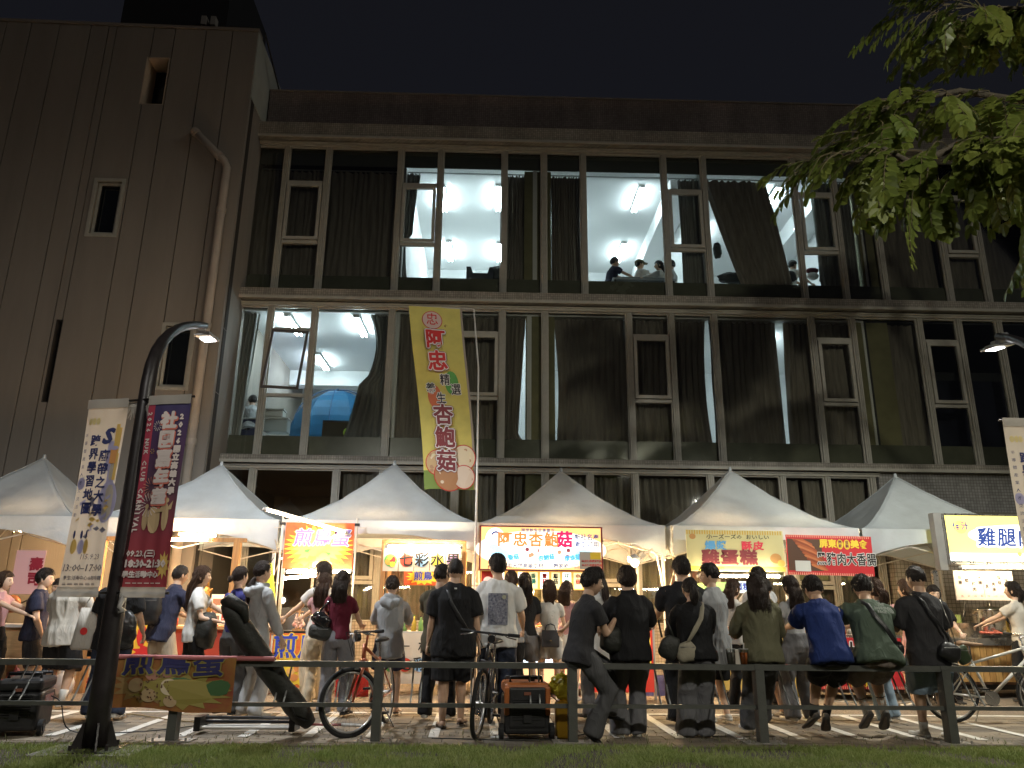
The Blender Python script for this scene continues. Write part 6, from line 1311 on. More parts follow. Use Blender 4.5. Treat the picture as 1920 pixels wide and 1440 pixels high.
    w_ = MB(); w_.tube([c+Vector((math.cos(a*2*math.pi/n)*(Rw-.05), 0, math.sin(a*2*math.pi/n)*(Rw-.05))) for a in range(n+1)], .012, 6, caps=False); w_.build('rim', rimm, st, smooth=True)
    for k in range(24): a = k*2*math.pi/24; s = .03*(1 if k % 2 else -1); MB().tube([c+Vector((0, s, 0)), c+Vector((math.cos(a)*(Rw-.055), 0, math.sin(a)*(Rw-.055)))], .0013, 4).build('spoke', chrome, st)
    MB().tube([c+Vector((0, -.055, 0)), c+Vector((0, .055, 0))], .02, 10).build('hub', chrome, st)
    b0 = q(hd1)+Vector((.05, 0, .12)); MB().tube([b0+Vector((-.06, -.29, .0)), b0+Vector((-.03, -.15, .0)), b0, b0+Vector((-.03, .15, 0)), b0+Vector((-.06, .29, 0))], .012, 8).build('handlebar', blackm if not city else chrome, st, smooth=True)
    MB().tube([q(hd1)+Vector((-.01, 0, .09)), b0], .016, 8).build('stem', chrome, st)
    for s in (-1, 1):
        MB().tube([b0+Vector((-.065, s*.31, 0)), b0+Vector((-.045, s*.19, 0))], .018, 10).build('grip', rub, st); MB().tube([b0+Vector((.0, s*.17, -.01)), b0+Vector((.045, s*.20, -.02)), b0+Vector((.02, s*.29, -.035))], .006, 6).build('brake_lever', chrome, st)
        MB().tube([b0+Vector((.02, s*.15, -.01)), b0+Vector((.14, s*.10, .0)), b0+Vector((.13, s*.02, -.14)), q(front)+Vector((-.03, s*.03, .42))], .0035, 5).build('brake_cable', rub, st)
    MB().box(c.x-.07, c.x-.02, -.045, .045, c.z+.30, c.z+.36).build('brake', chrome, st)
    if not city: MB().box(b0.x+.03, b0.x+.09, -.05, .02, b0.z-.09, b0.z-.02).build('front_lamp', mat('lamp_clear', (.5, .5, .5), .2), st); MB().tube([b0+Vector((.06, .05, -.05)), b0+Vector((.10, .05, -.05))], .04, 12).build('bell', blackm, st)
    if city:
        MB().tube([rear+Vector((-.2, -.05, .42)), rear+Vector((.25, -.05, .42)), rear+Vector((.25, .05, .42)), rear+Vector((-.2, .05, .42)), rear+Vector((-.2, -.05, .42))], .007, 6).build('carrier', chrome, t)
        for s in (-1, 1): MB().tube([rear+Vector((0, s*.06, 0)), rear+Vector((-.08, s*.055, .42))], .006, 6).build('carrier_stay', chrome, t)
        MB().tube([rear+Vector((math.cos(a)*(Rw+.02), 0, math.sin(a)*(Rw+.02))) for a in [1.0+i*.2 for i in range(10)]], [(.028, .004)]*10, 8, flat=(0, 1, 0)).build('mudguard', fm, t); MB().ball(rear+Vector((-.12, 0, .49)), (.10, .05, .06), 12, 8).build('folded_cover', mat('navy_cloth', (.03, .035, .08), .7), t, smooth=True)
    MB().tube([Vector((-.1, .03, .28)), Vector((-.14, .16, .0))], .009, 6).build('kickstand', chrome, t)
    return t
bicycle('orange framed mountain bike with its front wheel turned at the railing', -1.02, 8.72, 262, (.38, .10, .045), -48, 0, False, 3)
bicycle('dark mountain bike seen head on in the middle of the railing', .12, 8.72, 262, (.03, .03, .032), -4, 0, False, -5)
bicycle('white city bicycle with brown saddle and carrier at the right edge', 6.02, 9.35, -6, (.55, .54, .50), 0, 0, True, 2)
# ================================================================ overhanging tree
tree = thing('leafy_tree', 'tree with hanging pinnate leaves reaching in over the top right corner', 'tree', (8.2, 5.2, 0))
bark = mat('bark', (.055, .045, .03), .85, var=.3, vscale=8, bump=.8, bscale=25)
def tp(u, v, Y): return at(u, v, Y)-Vector((8.2, 5.2, 0))
trk = MB(); trk.tube([(0, 0, 0), (.05, 0, 1.5), (-.05, .1, 3.2), (.1, .1, 5.2), (.2, .2, 8)], [.26, .2, .18, .14, .07], 14); trk.build('trunk', bark, tree, smooth=True)
br = []
def limb(pts, r0):
    P = [Vector(p) for p in pts]; o = MB().tube(P, [max(.005, r0*(1-.85*i/(len(P)-1))) for i in range(len(P))], 7).build('limb', bark, tree, smooth=True); br.append(P)
limb([(-.0, .1, 3.4), tp(2100, 330, 5.6), tp(1920, 262, 5.7), tp(1800, 270, 5.6), tp(1715, 310, 5.5), tp(1640, 270, 5.5), tp(1580, 290, 5.5)], .07)
limb([(.05, .1, 4.4), tp(2120, 120, 6.2), tp(1920, 190, 6.3), tp(1800, 170, 6.2), tp(1700, 190, 6.1), tp(1620, 220, 6.0)], .06)
limb([(.05, .1, 4.6), tp(2150, -40, 6.6), tp(1920, 60, 6.6), tp(1820, 45, 6.5), tp(1740, 20, 6.4)], .05)
limb([(-.0, .1, 3.9), tp(2120, 360, 5.4), tp(1960, 270, 5.5), tp(1880, 270, 5.4), tp(1850, 300, 5.3)], .04)
limb([(-.0, .1, 4.9), tp(2150, -100, 6.0), tp(1920, 15, 6.0), tp(1830, 14, 6.0), tp(1760, 5, 6.0)], .035)
leaf_m = mat('leaf', (.085, .125, .022), .42, var=.45, vscale=1.6, trans=.35, col2=(.18, .205, .04)); stem_m = mat('leaf_stem', (.12, .10, .05), .7)
LV, LF = [], []; SM = MB(); rn = random.Random(11)
def leaflet(p, d, nrm, L, w):
    s = d.cross(nrm).normalized(); nrm = s.cross(d).normalized(); o = len(LV)
    fold = .18
    for a, b in ((0, 0), (.18, .62), (.45, 1), (.75, .78), (1.0, 0)):
        c = p+d*(a*L)-nrm*(.10*L*a*a)
        LV.append(tuple(c)); 
        if b: LV.append(tuple(c+s*(b*w)+nrm*(fold*b*w))); LV.append(tuple(c-s*(b*w)+nrm*(fold*b*w)))
    # index: 0 | 1,2,3 | 4,5,6 | 7,8,9 | 10
    for f in ((0, 2, 1), (0, 1, 3), (1, 2, 5, 4), (1, 4, 6, 3), (4, 5, 8, 7), (4, 7, 9, 6), (7, 8, 10), (7, 10, 9)): LF.append(tuple(i+o for i in f))
def spray(p, d, n, size):
    d = d.normalized(); pts = [p]; q = p.copy(); side = d.cross(Vector((0, 0, 1))); side = side.normalized() if side.length > .05 else Vector((1, 0, 0))
    for i in range(n):
        d = (d+Vector((0, 0, -.11))).normalized(); q = q+d*size*.55; pts.append(q.copy()); side = d.cross(Vector((0, 0, 1))).normalized() if abs(d.z) < .98 else side
        up = side.cross(d)
        for sg in (-1, 1):
            ld = (side*sg*.85+d*.55+Vector((rn.uniform(-.15, .15), rn.uniform(-.15, .15), -.25+rn.uniform(-.2, .1)))).normalized(); sz = size*rn.uniform(.8, 1.1)*(.75+.35*math.sin((i+1)/n*2.6))
            leaflet(q+ld*.006, ld, up+Vector((rn.uniform(-.3, .3), rn.uniform(-.3, .3), 0)), sz, sz*.30)
    leaflet(q, d, side.cross(d), size*1.1, size*.34); SM.tube(pts, [.0035]*(len(pts)-1)+[.0015], 4)
for P in br:
    for i in range(1, len(P)-1):
        a, b = P[i], P[i+1]
        for k in range(int((b-a).length*22)):
            s = a+(b-a)*rn.random(); dd = Vector((-.75+rn.uniform(-.8, .8), rn.uniform(-.9, .7), rn.uniform(-.85, .25)))
            tw = s+dd.normalized()*rn.uniform(.05, .42); SM.tube([s, (s+tw)/2+Vector((0, 0, .03)), tw], [.006, .005, .004], 4)
            for r_ in range(rn.choice((1, 2, 2))): spray(tw, dd+Vector((rn.uniform(-.6, .6), rn.uniform(-.6, .6), rn.uniform(-.7, .2))), rn.randint(4, 7), rn.uniform(.105, .14))
for u, v, Y, dx, dz in ((1640, 300, 5.5, -1, -.45), (1700, 330, 5.5, -.8, -.9), (1660, 250, 5.6, -1, -.2), (1720, 350, 5.4, -.1, -1), (1850, 280, 5.4, -.5, -1), (1910, 300, 5.3, -.3, -1), (1600, 265, 5.5, -1, .1), (1800, 60, 6.4, -1, .2), (1790, 110, 6.4, -1, 0), (1930, 400, 5.2, -.3, -1), (1940, 480, 5.0, -.6, -.8), (1760, 340, 5.4, .2, -1), (1820, 260, 5.3, .1, -1), (1880, 250, 5.5, 0, -1), (1655, 330, 5.5, -.6, -.8)): 
    for k in range(3): spray(tp(u+rn.uniform(-18, 18), v+rn.uniform(-18, 18), Y), Vector((dx, rn.uniform(-.3, .3), dz+rn.uniform(-.15, .15))), rn.randint(5, 8), rn.uniform(.105, .13))
MB().add(LV, LF).build('crown', leaf_m, tree, kind='stuff'); SM.build('twigs', stem_m, tree, kind='stuff')
# ================================================================ the crowd
blk = cloth('black', (.014, .014, .015)); blk2 = cloth('charcoal', (.035, .034, .036)); wht = cloth('white', (.58, .57, .54)); offw = cloth('offwhite', (.52, .49, .43)); gry = cloth('heather_grey', (.30, .31, .32)); lgry = cloth('light_grey', (.42, .43, .44))
nvy = cloth('navy', (.028, .030, .055)); vio = cloth('indigo', (.035, .035, .15)); mar = cloth('maroon', (.10, .010, .022)); olv = cloth('olive', (.075, .065, .042)); olg = cloth('olive_green', (.13, .125, .075)); grn = cloth('sage_green', (.085, .115, .085)); blu = cloth('royal_blue', (.018, .035, .14))
den = cloth('dark_denim', (.035, .045, .075)); dlt = cloth('light_denim', (.22, .29, .36)); gden = cloth('grey_denim', (.085, .085, .088)); sla = cloth('slate_grey', (.16, .16, .17)); bei = cloth('beige', (.42, .35, .26)); pin = cloth('pink', (.50, .28, .28)); brn = cloth('brown_grey', (.17, .14, .12)); crm = cloth('cream', (.50, .43, .31))
sn_w = ('shoe', cloth('sneaker_white', (.52, .50, .46), .6), mat('sole_white', (.55, .53, .49), .6)); sn_g = ('shoe', cloth('sneaker_grey', (.14, .12, .10), .6), mat('sole_dark', (.05, .045, .04), .6)); sn_b = ('shoe', cloth('sneaker_black', (.012, .012, .012), .6), mat('sole_black', (.02, .02, .02), .6)); snd = ('sandal', mat('sandal_brown', (.10, .07, .05), .6))
sock_w = cloth('sock', (.5, .48, .43))
def X(u, Y, v=1200): return at(u, v, Y).x
G = 'people standing at the stalls'; GR = 'people resting on the railing'
front = lambda a=.10, f=.26, z=.64: {'L': (-a, f, z), 'R': (a, f, z)}
wide = {'knee': .048, 'hem': .050, 'ease': .009}; baggy = {'knee': .055, 'hem': .054, 'ease': .013}
ovs = {'ease': .017, 'hem': -.09, 'sleeve': .78, 'sr': .045}; tee = {'ease': .013, 'hem': -.06, 'sleeve': .62, 'sr': .044}; fit_ = {'ease': .007, 'hem': .02, 'sleeve': .38, 'sr': .036}
P = {}
P['p1'] = person('man in navy tee seen in profile facing right with a hand in his pocket', X(62, 10.7), 10.7, 1.66, -78, hands={'R': (.13, .10, .49), 'L': (-.14, .10, .49)}, top=(nvy, tee), bottom=('shorts', blk2, {'len': 1.0, 'hem': .055}), hair=('short', hair_b, {'T': .028}), shoes=sn_w, socks=(sock_w, .3), seed=1, group=G, build=1.06, skin=skin_l)
P['p2'] = person('person in loose white tee and black shorts whose head hides behind the cream banner', X(116, 10.2), 10.2, 1.70, -12, hands={'R': (.16, .22, .60), 'L': (-.13, .2, .6)}, top=(offw, ovs), bottom=('shorts', blk, {'len': 1.05, 'hem': .062, 'ease': .02}), hair=('short', hair_b), shoes=sn_w, socks=(sock_w, .35), seed=2, group=G, build=1.1)
P['p2b'] = person('small faced person in black peeking between the navy tee and the white tee', X(96, 11.6), 11.6, 1.56, 150, 'f', top=(blk, tee), bottom=('pants', blk), hair=('bob', hair_b), shoes=sn_b, seed=3, group=G)
P['p3'] = person('person in black tee and jeans with a white tote half hidden by the lamp pole', X(212, 9.25), 9.25, 1.72, 8, 'f', hands={'L': (-.15, .06, .46), 'R': (.15, .12, .52)}, top=(blk, ovs), bottom=('pants', den, wide), hair=('tail', hair_b, {'L': .35}), shoes=sn_w, seed=4, group=G, build=1.12)
P['p4'] = person('man in dark navy tee and beige shorts with a cropped faded haircut', X(300, 10.7), 10.7, 1.76, -38, lean=14, hands=front(.12, .3, .6), top=(nvy, ovs), bottom=('shorts', bei, {'len': 1.1, 'hem': .062, 'ease': .018}), hair=('short', hair_b, {'fade': True, 'T': .02}), shoes=sn_b, seed=5, group=G)
P['p5'] = person('long haired woman in white tee walking right with a paper and a black bundle', X(362, 10.2), 10.2, 1.70, -72, 'f', hands={'L': (-.05, .28, .62), 'R': (.12, .18, .60)}, feet={'L': (-.05, -.12, .06), 'R': (.05, .22, .05)}, top=(wht, tee), bottom=('pants', blk, wide), hair=('long', hair_br, {'L': .48}), shoes=sn_b, seed=6, group=G, skin=skin_l)
P['p6'] = person('woman in fitted indigo top and grey jeans with a low bun', X(436, 9.6), 9.6, 1.68, -32, 'f', hands=front(.10, .22, .58), top=(vio, fit_), bottom=('pants', gden, wide), hair=('bun', hair_dk), shoes=sn_b, seed=7, group=G, face=True, skin=skin_l)
P['p7'] = person('woman in pale grey hoodie and glasses with a low ponytail facing right', X(478, 9.45), 9.45, 1.74, -42, 'f', hands={'R': (.14, .12, .47), 'L': (-.14, .15, .5)}, top=(lgry, {'ease': .02, 'hem': -.08, 'sleeve': 1.8, 'sr': .042, 'hood': True}), bottom=('pants', lgry, wide), hair=('tail', hair_dk, {'L': .30, 'start': (0, -.09, -.06)}), shoes=sn_w, glasses=True, seed=8, group=G, skin=skin_l)
P['p8'] = person('young man in white tee looking left behind the maroon tee', X(598, 10.9), 10.9, 1.80, 62, hands=front(.1, .25, .6), top=(wht, tee), bottom=('pants', crm, wide), hair=('short', hair_dk, {'T': .032, 'nape': -.4}), shoes=sn_b, seed=9, group=G, skin=skin_l)
P['p9'] = person('woman with long brown hair in pink top squeezed behind the maroon tee', X(600, 10.2), 10.2, 1.63, -10, 'f', hands=front(), top=(pin, fit_), bottom=('pants', crm, wide), hair=('long', hair_br, {'L': .42}), shoes=sn_w, seed=10, group=G)
P['p10'] = person('woman in maroon tee and faded grey cargo trousers with a black shoulder bag', X(634, 9.62), 9.62, 1.64, -6, 'f', hands=front(.1, .24, .62), top=(mar, {'ease': .008, 'hem': .0, 'sleeve': .5, 'sr': .038}), bottom=('pants', sla, baggy), hair=('long', hair_dk, {'L': .34}), shoes=sn_b, seed=11, group=G)
P['p11'] = person('woman in short sleeved grey hoodie and navy shorts with hair clipped up', X(730, 9.75), 9.75, 1.60, 2, 'f', hands=front(.12, .26, .64), top=(gry, {'ease': .021, 'hem': -.12, 'sleeve': 1.25, 'sr': .047, 'hood': True}), bottom=('shorts', nvy, {'len': .8, 'hem': .06, 'ease': .02}), hair=('bun', hair_dk, {'at': (0, -.11, .01)}), shoes=snd, seed=12, group=G, skin=skin_l)
P['p12'] = person('man in olive tee and black trousers glancing right', X(822, 9.36), 9.36, 1.72, -8, look=(-30, 5), hands=front(.12, .25, .6), top=(olv, ovs), bottom=('pants', blk, wide), hair=('short', hair_b, {'T': .018, 'nape': -.4}), shoes=sn_w, seed=13, group=G)
P['p13'] = person('man in loose black tee, black shorts and cross strap with bare calves', X(850, 8.85), 8.85, 1.76, 0, hands={'L': (-.16, .04, .47), 'R': (.16, .04, .47)}, feet={'L': (-.09, -.06, .05), 'R': (.10, .12, .05)}, top=(blk, {'ease': .019, 'hem': -.11, 'sleeve': .80, 'sr': .048}), bottom=('shorts', blk, {'len': 1.0, 'hem': .062, 'ease': .02}), hair=('short', hair_b, {'T': .014, 'nape': -.35, 'fade': True}), shoes=snd, seed=14, group=G, build=1.06)
P['p14'] = person('tall man in white tee with a dark picture printed on the back and baggy jeans', X(932, 9.38), 9.38, 1.84, -4, look=(26, 0), hands={'L': (-.13, .22, .55), 'R': (.16, .16, .54)}, top=(wht, ovs), bottom=('pants', den, baggy), hair=('short', hair_b, {'T': .028, 'nape': -.55}), shoes=sn_b, seed=15, group=G, build=1.05)
P['p14b'] = person('woman with tied up hair mostly hidden behind the picture print tee', X(958, 10.7), 10.7, 1.72, 10, 'f', hands=front(), top=(gry, tee), bottom=('pants', blk), hair=('tail', hair_br, {'L': .2}), shoes=sn_b, seed=16, group=G)
P['p15'] = person('woman with straight long hair in black tee and grey shorts with a cream strap', X(984, 10.8), 10.8, 1.69, 6, 'f', hands=front(.1, .2, .6), top=(blk, {'ease': .012, 'hem': .0, 'sleeve': .6, 'sr': .04}), bottom=('shorts', sla, {'len': .75, 'hem': .062, 'ease': .018}), hair=('long', hair_dk, {'L': .42, 'w': .95}), shoes=sn_w, seed=17, group=G, skin=skin_l)
P['p16'] = person('woman with short bob in fitted white top and pale shorts carrying a grey handbag', X(1030, 10.9), 10.9, 1.60, 0, 'f', hands=front(.12, .22, .62), top=(wht, {'ease': .008, 'hem': .02, 'sleeve': .5, 'sr': .042}), bottom=('shorts', lgry, {'len': .6, 'hem': .066, 'ease': .02}), hair=('bob', hair_br), shoes=sn_w, seed=18, group=G, skin=skin_l)
P['p16b'] = person('woman in pink top whose face is hidden between the bob and the seated man', X(1063, 11.2), 11.2, 1.60, -30, 'f', hands=front(), top=(pin, fit_), bottom=('skirt', wht), hair=('long', hair_br, {'L': .3}), shoes=sn_w, socks=(sock_w, .5), seed=19, group=G, skin=skin_l)
P['p17'] = person('man in black tee and washed grey jeans sitting sideways on the rail facing right', 1.03, 7.98, 1.74, -66, lean=12, pz=.80, feet={'R': (.05, .10, .085), 'L': (-.05, .34, .24)}, knee=(.1, 1, .5), hands={'R': (.05, .22, .66), 'L': (-.05, .24, .64)}, elbow=(.3, -.4, -1), look=(-16, 6), top=(blk2, tee), bottom=('pants', gden, baggy), hair=('short', hair_b, {'T': .03, 'nape': -.5}), shoes=sn_b, footdir={'R': (0, 1, -.75), 'L': (0, 1, -.2)}, seed=20, group=GR)
P['p18'] = person('woman in oversized white tee with a long ponytail at the mushroom stall', X(1122, 9.45), 9.45, 1.72, 24, 'f', hands={'L': (-.14, .22, .58), 'R': (.1, .2, .58)}, top=(wht, dict(ovs, hem=-.2)), bottom=('pants', sla, wide), hair=('tail', hair_dk, {'L': .42, 'start': (0, -.105, .035), 'sway': (.06, 0)}), shoes=sn_b, seed=21, group=G, skin=skin_l)
P['p19'] = person('man in black collared shirt and grey trousers leaning back on the rail', X(1182, 8.10), 8.10, 1.72, 2, lean=5, pz=.83, feet={'L': (-.09, .20, .055), 'R': (.10, .24, .055)}, hands=front(.12, .25, .58), top=(blk, dict(ovs, hem=-.06, collar=True)), bottom=('pants', sla, wide), hair=('short', hair_dk, {'T': .028, 'nape': -.62}), shoes=sn_w, seed=22, group=GR, build=1.04)
P['p20'] = person('tall man in black tee standing behind the woman with the beige crossbody bag', X(1285, 9.12), 9.12, 1.82, 4, hands=front(.12, .25, .6), top=(blk, ovs), bottom=('pants', blk, wide), hair=('short', hair_b, {'T': .026, 'nape': -.5}), shoes=sn_b, seed=23, group=G, build=1.1)
P['p21'] = person('man with undercut and glasses looking left in black and grey tee', X(1340, 9.2), 9.2, 1.75, 30, look=(38, 0), hands=front(.12, .25, .6), top=(gry, dict(ovs, hem=-.16)), bottom=('shorts', blk, {'len': 1.0, 'hem': .06}), hair=('short', hair_b, {'T': .028, 'nape': -.25}), shoes=sn_w, glasses=True, seed=24, group=G, skin=skin_l)
P['p22'] = person('woman in black sweater and wide grey trousers leaning on the rail with a beige bag', X(1305, 8.10), 8.10, 1.60, 0, 'f', lean=9, pz=.80, feet={'L': (-.09, .22, .05), 'R': (.10, .22, .05)}, hands={'L': (-.08, .27, .62), 'R': (.08, .27, .72)}, look=(0, 8), top=(blk, {'ease': .021, 'hem': -.04, 'sleeve': 1.7, 'sr': .046}), bottom=('pants', sla, {'knee': .058, 'hem': .062, 'ease': .013}), hair=('tail', hair_b, {'L': .22, 'start': (0, -.115, .02), 'r': .034}), shoes=sn_w, seed=25, group=GR, build=1.1)
P['p23'] = person('woman with long hair in dark vest over white sleeves facing right', X(1380, 10.3), 10.3, 1.62, -62, 'f', hands=front(.08, .25, .62), top=(wht, {'ease': .015, 'hem': -.02, 'sleeve': 1.5, 'sr': .05}), bottom=('pants', blk, wide), hair=('long', hair_br, {'L': .36}), shoes=sn_w, seed=26, group=G, skin=skin_l)
P['p24'] = person('woman with waist length dark hair in olive shirt leaning on the rail', X(1428, 8.12), 8.12, 1.64, -8, 'f', lean=7, pz=.82, feet={'L': (-.14, .34, .05), 'R': (.03, .50, .05)}, hands=front(.12, .25, .6), top=(olg, {'ease': .020, 'hem': -.06, 'sleeve': 1.1, 'sr': .045}), bottom=('pants', gden, wide), hair=('long', hair_dk, {'L': .66, 'w': 1.22, 'back': .02}), shoes=sn_w, seed=27, group=GR, build=1.06)
P['p25'] = person('man with short cropped hair in grey green shirt right of the waist length hair', X(1442, 9.5), 9.5, 1.62, 20, look=(20, 0), hands=front(), top=(olg, tee), bottom=('shorts', blk, {'len': 1.0}), hair=('short', hair_b, {'T': .014, 'nape': -.4, 'fade': True}), shoes=sn_g, seed=28, group=G)
P['p25b'] = person('tall man with glasses in pale shirt behind the cropped haired man', X(1432, 10.6), 10.6, 1.80, 10, look=(25, 0), hands=front(), top=(lgry, ovs), bottom=('pants', blk), hair=('short', hair_b, {'T': .024}), shoes=sn_b, seed=29, group=G)
P['p26'] = person('woman with wavy long hair in cropped pale top and long grey skirt trousers', X(1492, 9.3), 9.3, 1.63, 12, 'f', look=(10, 0), hands={'L': (-.13, .15, .56), 'R': (.13, .1, .52)}, top=(lgry, {'ease': .008, 'hem': .04, 'sleeve': .45, 'sr': .040}), bottom=('pants', sla, {'knee': .060, 'hem': .058, 'ease': .016, 'waist': .08}), hair=('long', hair_dk, {'L': .42, 'w': 1.05}), shoes=sn_w, seed=30, group=G, skin=skin_l)
sit = dict(pz=.80)
P['p27'] = person('man in royal blue tee and black shorts sitting on the rail with dangling feet', X(1552, 7.98), 7.96, 1.70, 3, lean=17, pz=.805, feet={'L': (-.02, .44, .20), 'R': (.10, .42, .19)}, knee=(.5, 1, .1), hands={'L': (-.09, .36, .62), 'R': (.09, .36, .62)}, look=(0, 16), top=(blu, {'ease': .018, 'hem': -.05, 'sleeve': .76, 'sr': .046}), bottom=('shorts', blk, {'len': .98, 'hem': .055, 'ease': .014}), hair=('short', hair_b, {'T': .030, 'nape': -.45}), shoes=sn_g, socks=(blk, .3), footdir={'L': (-.4, 1, -.75), 'R': (.35, 1, -.9)}, seed=31, group=GR, build=1.08)
P['p28'] = person('man in sage green tee and striped socks sitting on the rail', X(1640, 7.98), 7.96, 1.74, -4, lean=19, slean=2, pz=.81, feet={'L': (.02, .46, .215), 'R': (.19, .44, .22)}, knee=(-.2, 1, .1), hands={'L': (-.09, .38, .62), 'R': (.12, .38, .64)}, look=(-14, 18), top=(grn, {'ease': .020, 'hem': -.05, 'sleeve': .78, 'sr': .047}), bottom=('shorts', brn, {'len': .98, 'hem': .058, 'ease': .018}), hair=('short', hair_b, {'T': .034, 'nape': -.5}), shoes=sn_g, socks=(sock_w, .55, blk), footdir={'L': (-.2, 1, -.9), 'R': (.1, 1, -1.0)}, seed=32, group=GR, build=1.1)
P['p28b'] = person('person in white top and light jeans hidden behind the sage green tee', X(1652, 9.35), 9.35, 1.62, 40, 'f', hands=front(), top=(wht, tee), bottom=('pants', dlt, baggy), hair=('long', hair_br, {'L': .3}), shoes=sn_w, seed=33, group=G)
P['p29'] = person('man in charcoal tee and denim shorts leaning on the rail looking left', X(1738, 8.12), 8.12, 1.76, 0, look=(14, 4), lean=2, pz=.86, feet={'L': (-.02, .24, .055), 'R': (.20, .12, .055)}, hands={'L': (-.12, .2, .6), 'R': (.12, .2, .6)}, top=(blk2, {'ease': .018, 'hem': -.09, 'sleeve': .86, 'sr': .046}), bottom=('shorts', dlt, {'len': 1.02, 'hem': .066, 'ease': .02}), hair=('short', hair_b, {'T': .020, 'nape': -.35, 'fade': True}), shoes=sn_w, socks=(sock_w, .25), seed=34, group=GR, build=1.0)
P['p29b'] = person('woman in pale pink dress holding a skewer left of the charcoal tee', X(1712, 10.6), 10.6, 1.66, 30, 'f', hands={'L': (-.1, .3, .72), 'R': (.1, .25, .66)}, top=(pin, tee), bottom=('skirt', pin, {'len': .24}), hair=('long', hair_br, {'L': .3}), shoes=sn_w, seed=35, group=G, skin=skin_l)
P['p29c'] = person('woman with glasses peering over the right shoulder of the charcoal tee', X(1762, 11.1), 11.1, 1.60, 165, 'f', hands={'L': (-.12, .2, .60), 'R': (.1, .2, .62)}, top=(blk, tee), bottom=('pants', blk), hair=('bob', hair_b), shoes=sn_b, glasses=True, seed=36, group=G, skin=skin_l)
GV = 'vendors behind the counters'
P['v1'] = person('vendor in orange apron colours at the cart glowing yellow', X(1345, 13.0), 13.0, 1.60, 172, 'f', hands=front(.12, .28, .62), top=(cloth('vendor_orange', (.50, .30, .12)), tee), bottom=('pants', blk), hair=('bun', hair_br), shoes=sn_b, seed=37, group=GV, skin=skin_l)
P['v2'] = person('vendor in floral white top handing food at the right edge', X(1916, 11.3), 11.3, 1.68, 40, 'f', hands=front(.1, .3, .62), top=(offw, tee), bottom=('pants', blk), hair=('long', hair_b, {'L': .2}), shoes=sn_b, seed=38, group=GV, skin=skin_l)
P['v3'] = person('vendor in dark tee working behind the mushroom counter', 1.45, 13.0, 1.66, 175, hands=front(.12, .3, .62), top=(blk2, tee), bottom=('pants', blk), hair=('short', hair_b), shoes=sn_b, seed=39, group=GV)
P['v4'] = person('vendor in white shirt behind the black egg stall table', -2.45, 13.15, 1.62, 178, 'f', hands=front(.14, .3, .62), top=(wht, tee), bottom=('pants', blk), hair=('bun', hair_b), shoes=sn_b, seed=40, group=GV)
P['v5'] = person('customer arm and shoulder in pink at the very left edge', X(-14, 10.6), 10.6, 1.62, -90, 'f', hands=front(.08, .30, .66), top=(pin, fit_), bottom=('pants', blk), hair=('long', hair_br, {'L': .3}), shoes=sn_b, seed=41, group=G, skin=skin_l)
# upstairs
GU = 'students seen through the upstairs windows'
def up(label, u, v, Y, H, rz, fl, **k): p = at(u, v, Y); q = Vector((p.x, Y, 0)); return person(label, p.x, Y, H, rz, z0=fl, group=GU, face=True, **k)
seat = dict(pz=.50, feet={'L': (-.1, .38, .05), 'R': (.1, .38, .05)})
def u_(v, Y, u): return at(u, v, Y).z
def upstairs(label, u, vt, Y, rz, sex='m', **k):
    p = at(u, vt, Y); H = 1.7; sit_h = 1.7*.48+.50; return person(label, p.x, Y, H, rz, sex, z0=p.z-sit_h, group=GU, pz=.50, feet={'L': (-.1, .38, .05), 'R': (.1, .38, .05)}, **k)
upstairs('student in dark tee reaching over the table upstairs', 1140, 480, 16.95, -78, top=(nvy, tee), bottom=('pants', blk), hair=('short', hair_b), hands={'L': (-.05, .42, .44), 'R': (.05, .42, .44)}, lean=15, shoes=sn_b, seed=50)
upstairs('student in white tee and olive cap facing right upstairs', 1198, 487, 17.2, -80, top=(wht, tee), bottom=('pants', blk), hair=('short', hair_b), hands={'L': (-.05, .35, .46), 'R': (.05, .35, .46)}, shoes=sn_b, seed=51)
upstairs('student with long dark hair in white facing left upstairs', 1236, 489, 17.0, 82, 'f', top=(wht, {'ease': .015, 'hem': -.04, 'sleeve': 1.6}), bottom=('pants', blk), hair=('long', hair_b, {'L': .35}), hands={'L': (-.05, .35, .46), 'R': (.05, .35, .46)}, shoes=sn_b, seed=52)
upstairs('student in white tee beside the grey curtain upstairs', 1258, 488, 17.3, 75, top=(wht, tee), bottom=('pants', blk), hair=('short', hair_b), hands={'L': (-.05, .3, .46), 'R': (.05, .3, .46)}, shoes=sn_b, seed=53)
upstairs('student in white tee bending right beside the slanted curtain upstairs', 1477, 486, 16.95, -70, top=(wht, tee), bottom=('pants', blk), hair=('short', hair_b), hands={'L': (-.05, .4, .40), 'R': (.05, .4, .40)}, lean=12, shoes=sn_b, seed=54)
upstairs('student in grey tee bending over boxes beside the blue tent', 477, 733, 16.95, 20, top=(gry, tee), bottom=('pants', blk), hair=('short', hair_b), hands={'L': (-.05, .35, .42), 'R': (.05, .35, .42)}, lean=22, shoes=sn_b, seed=55)
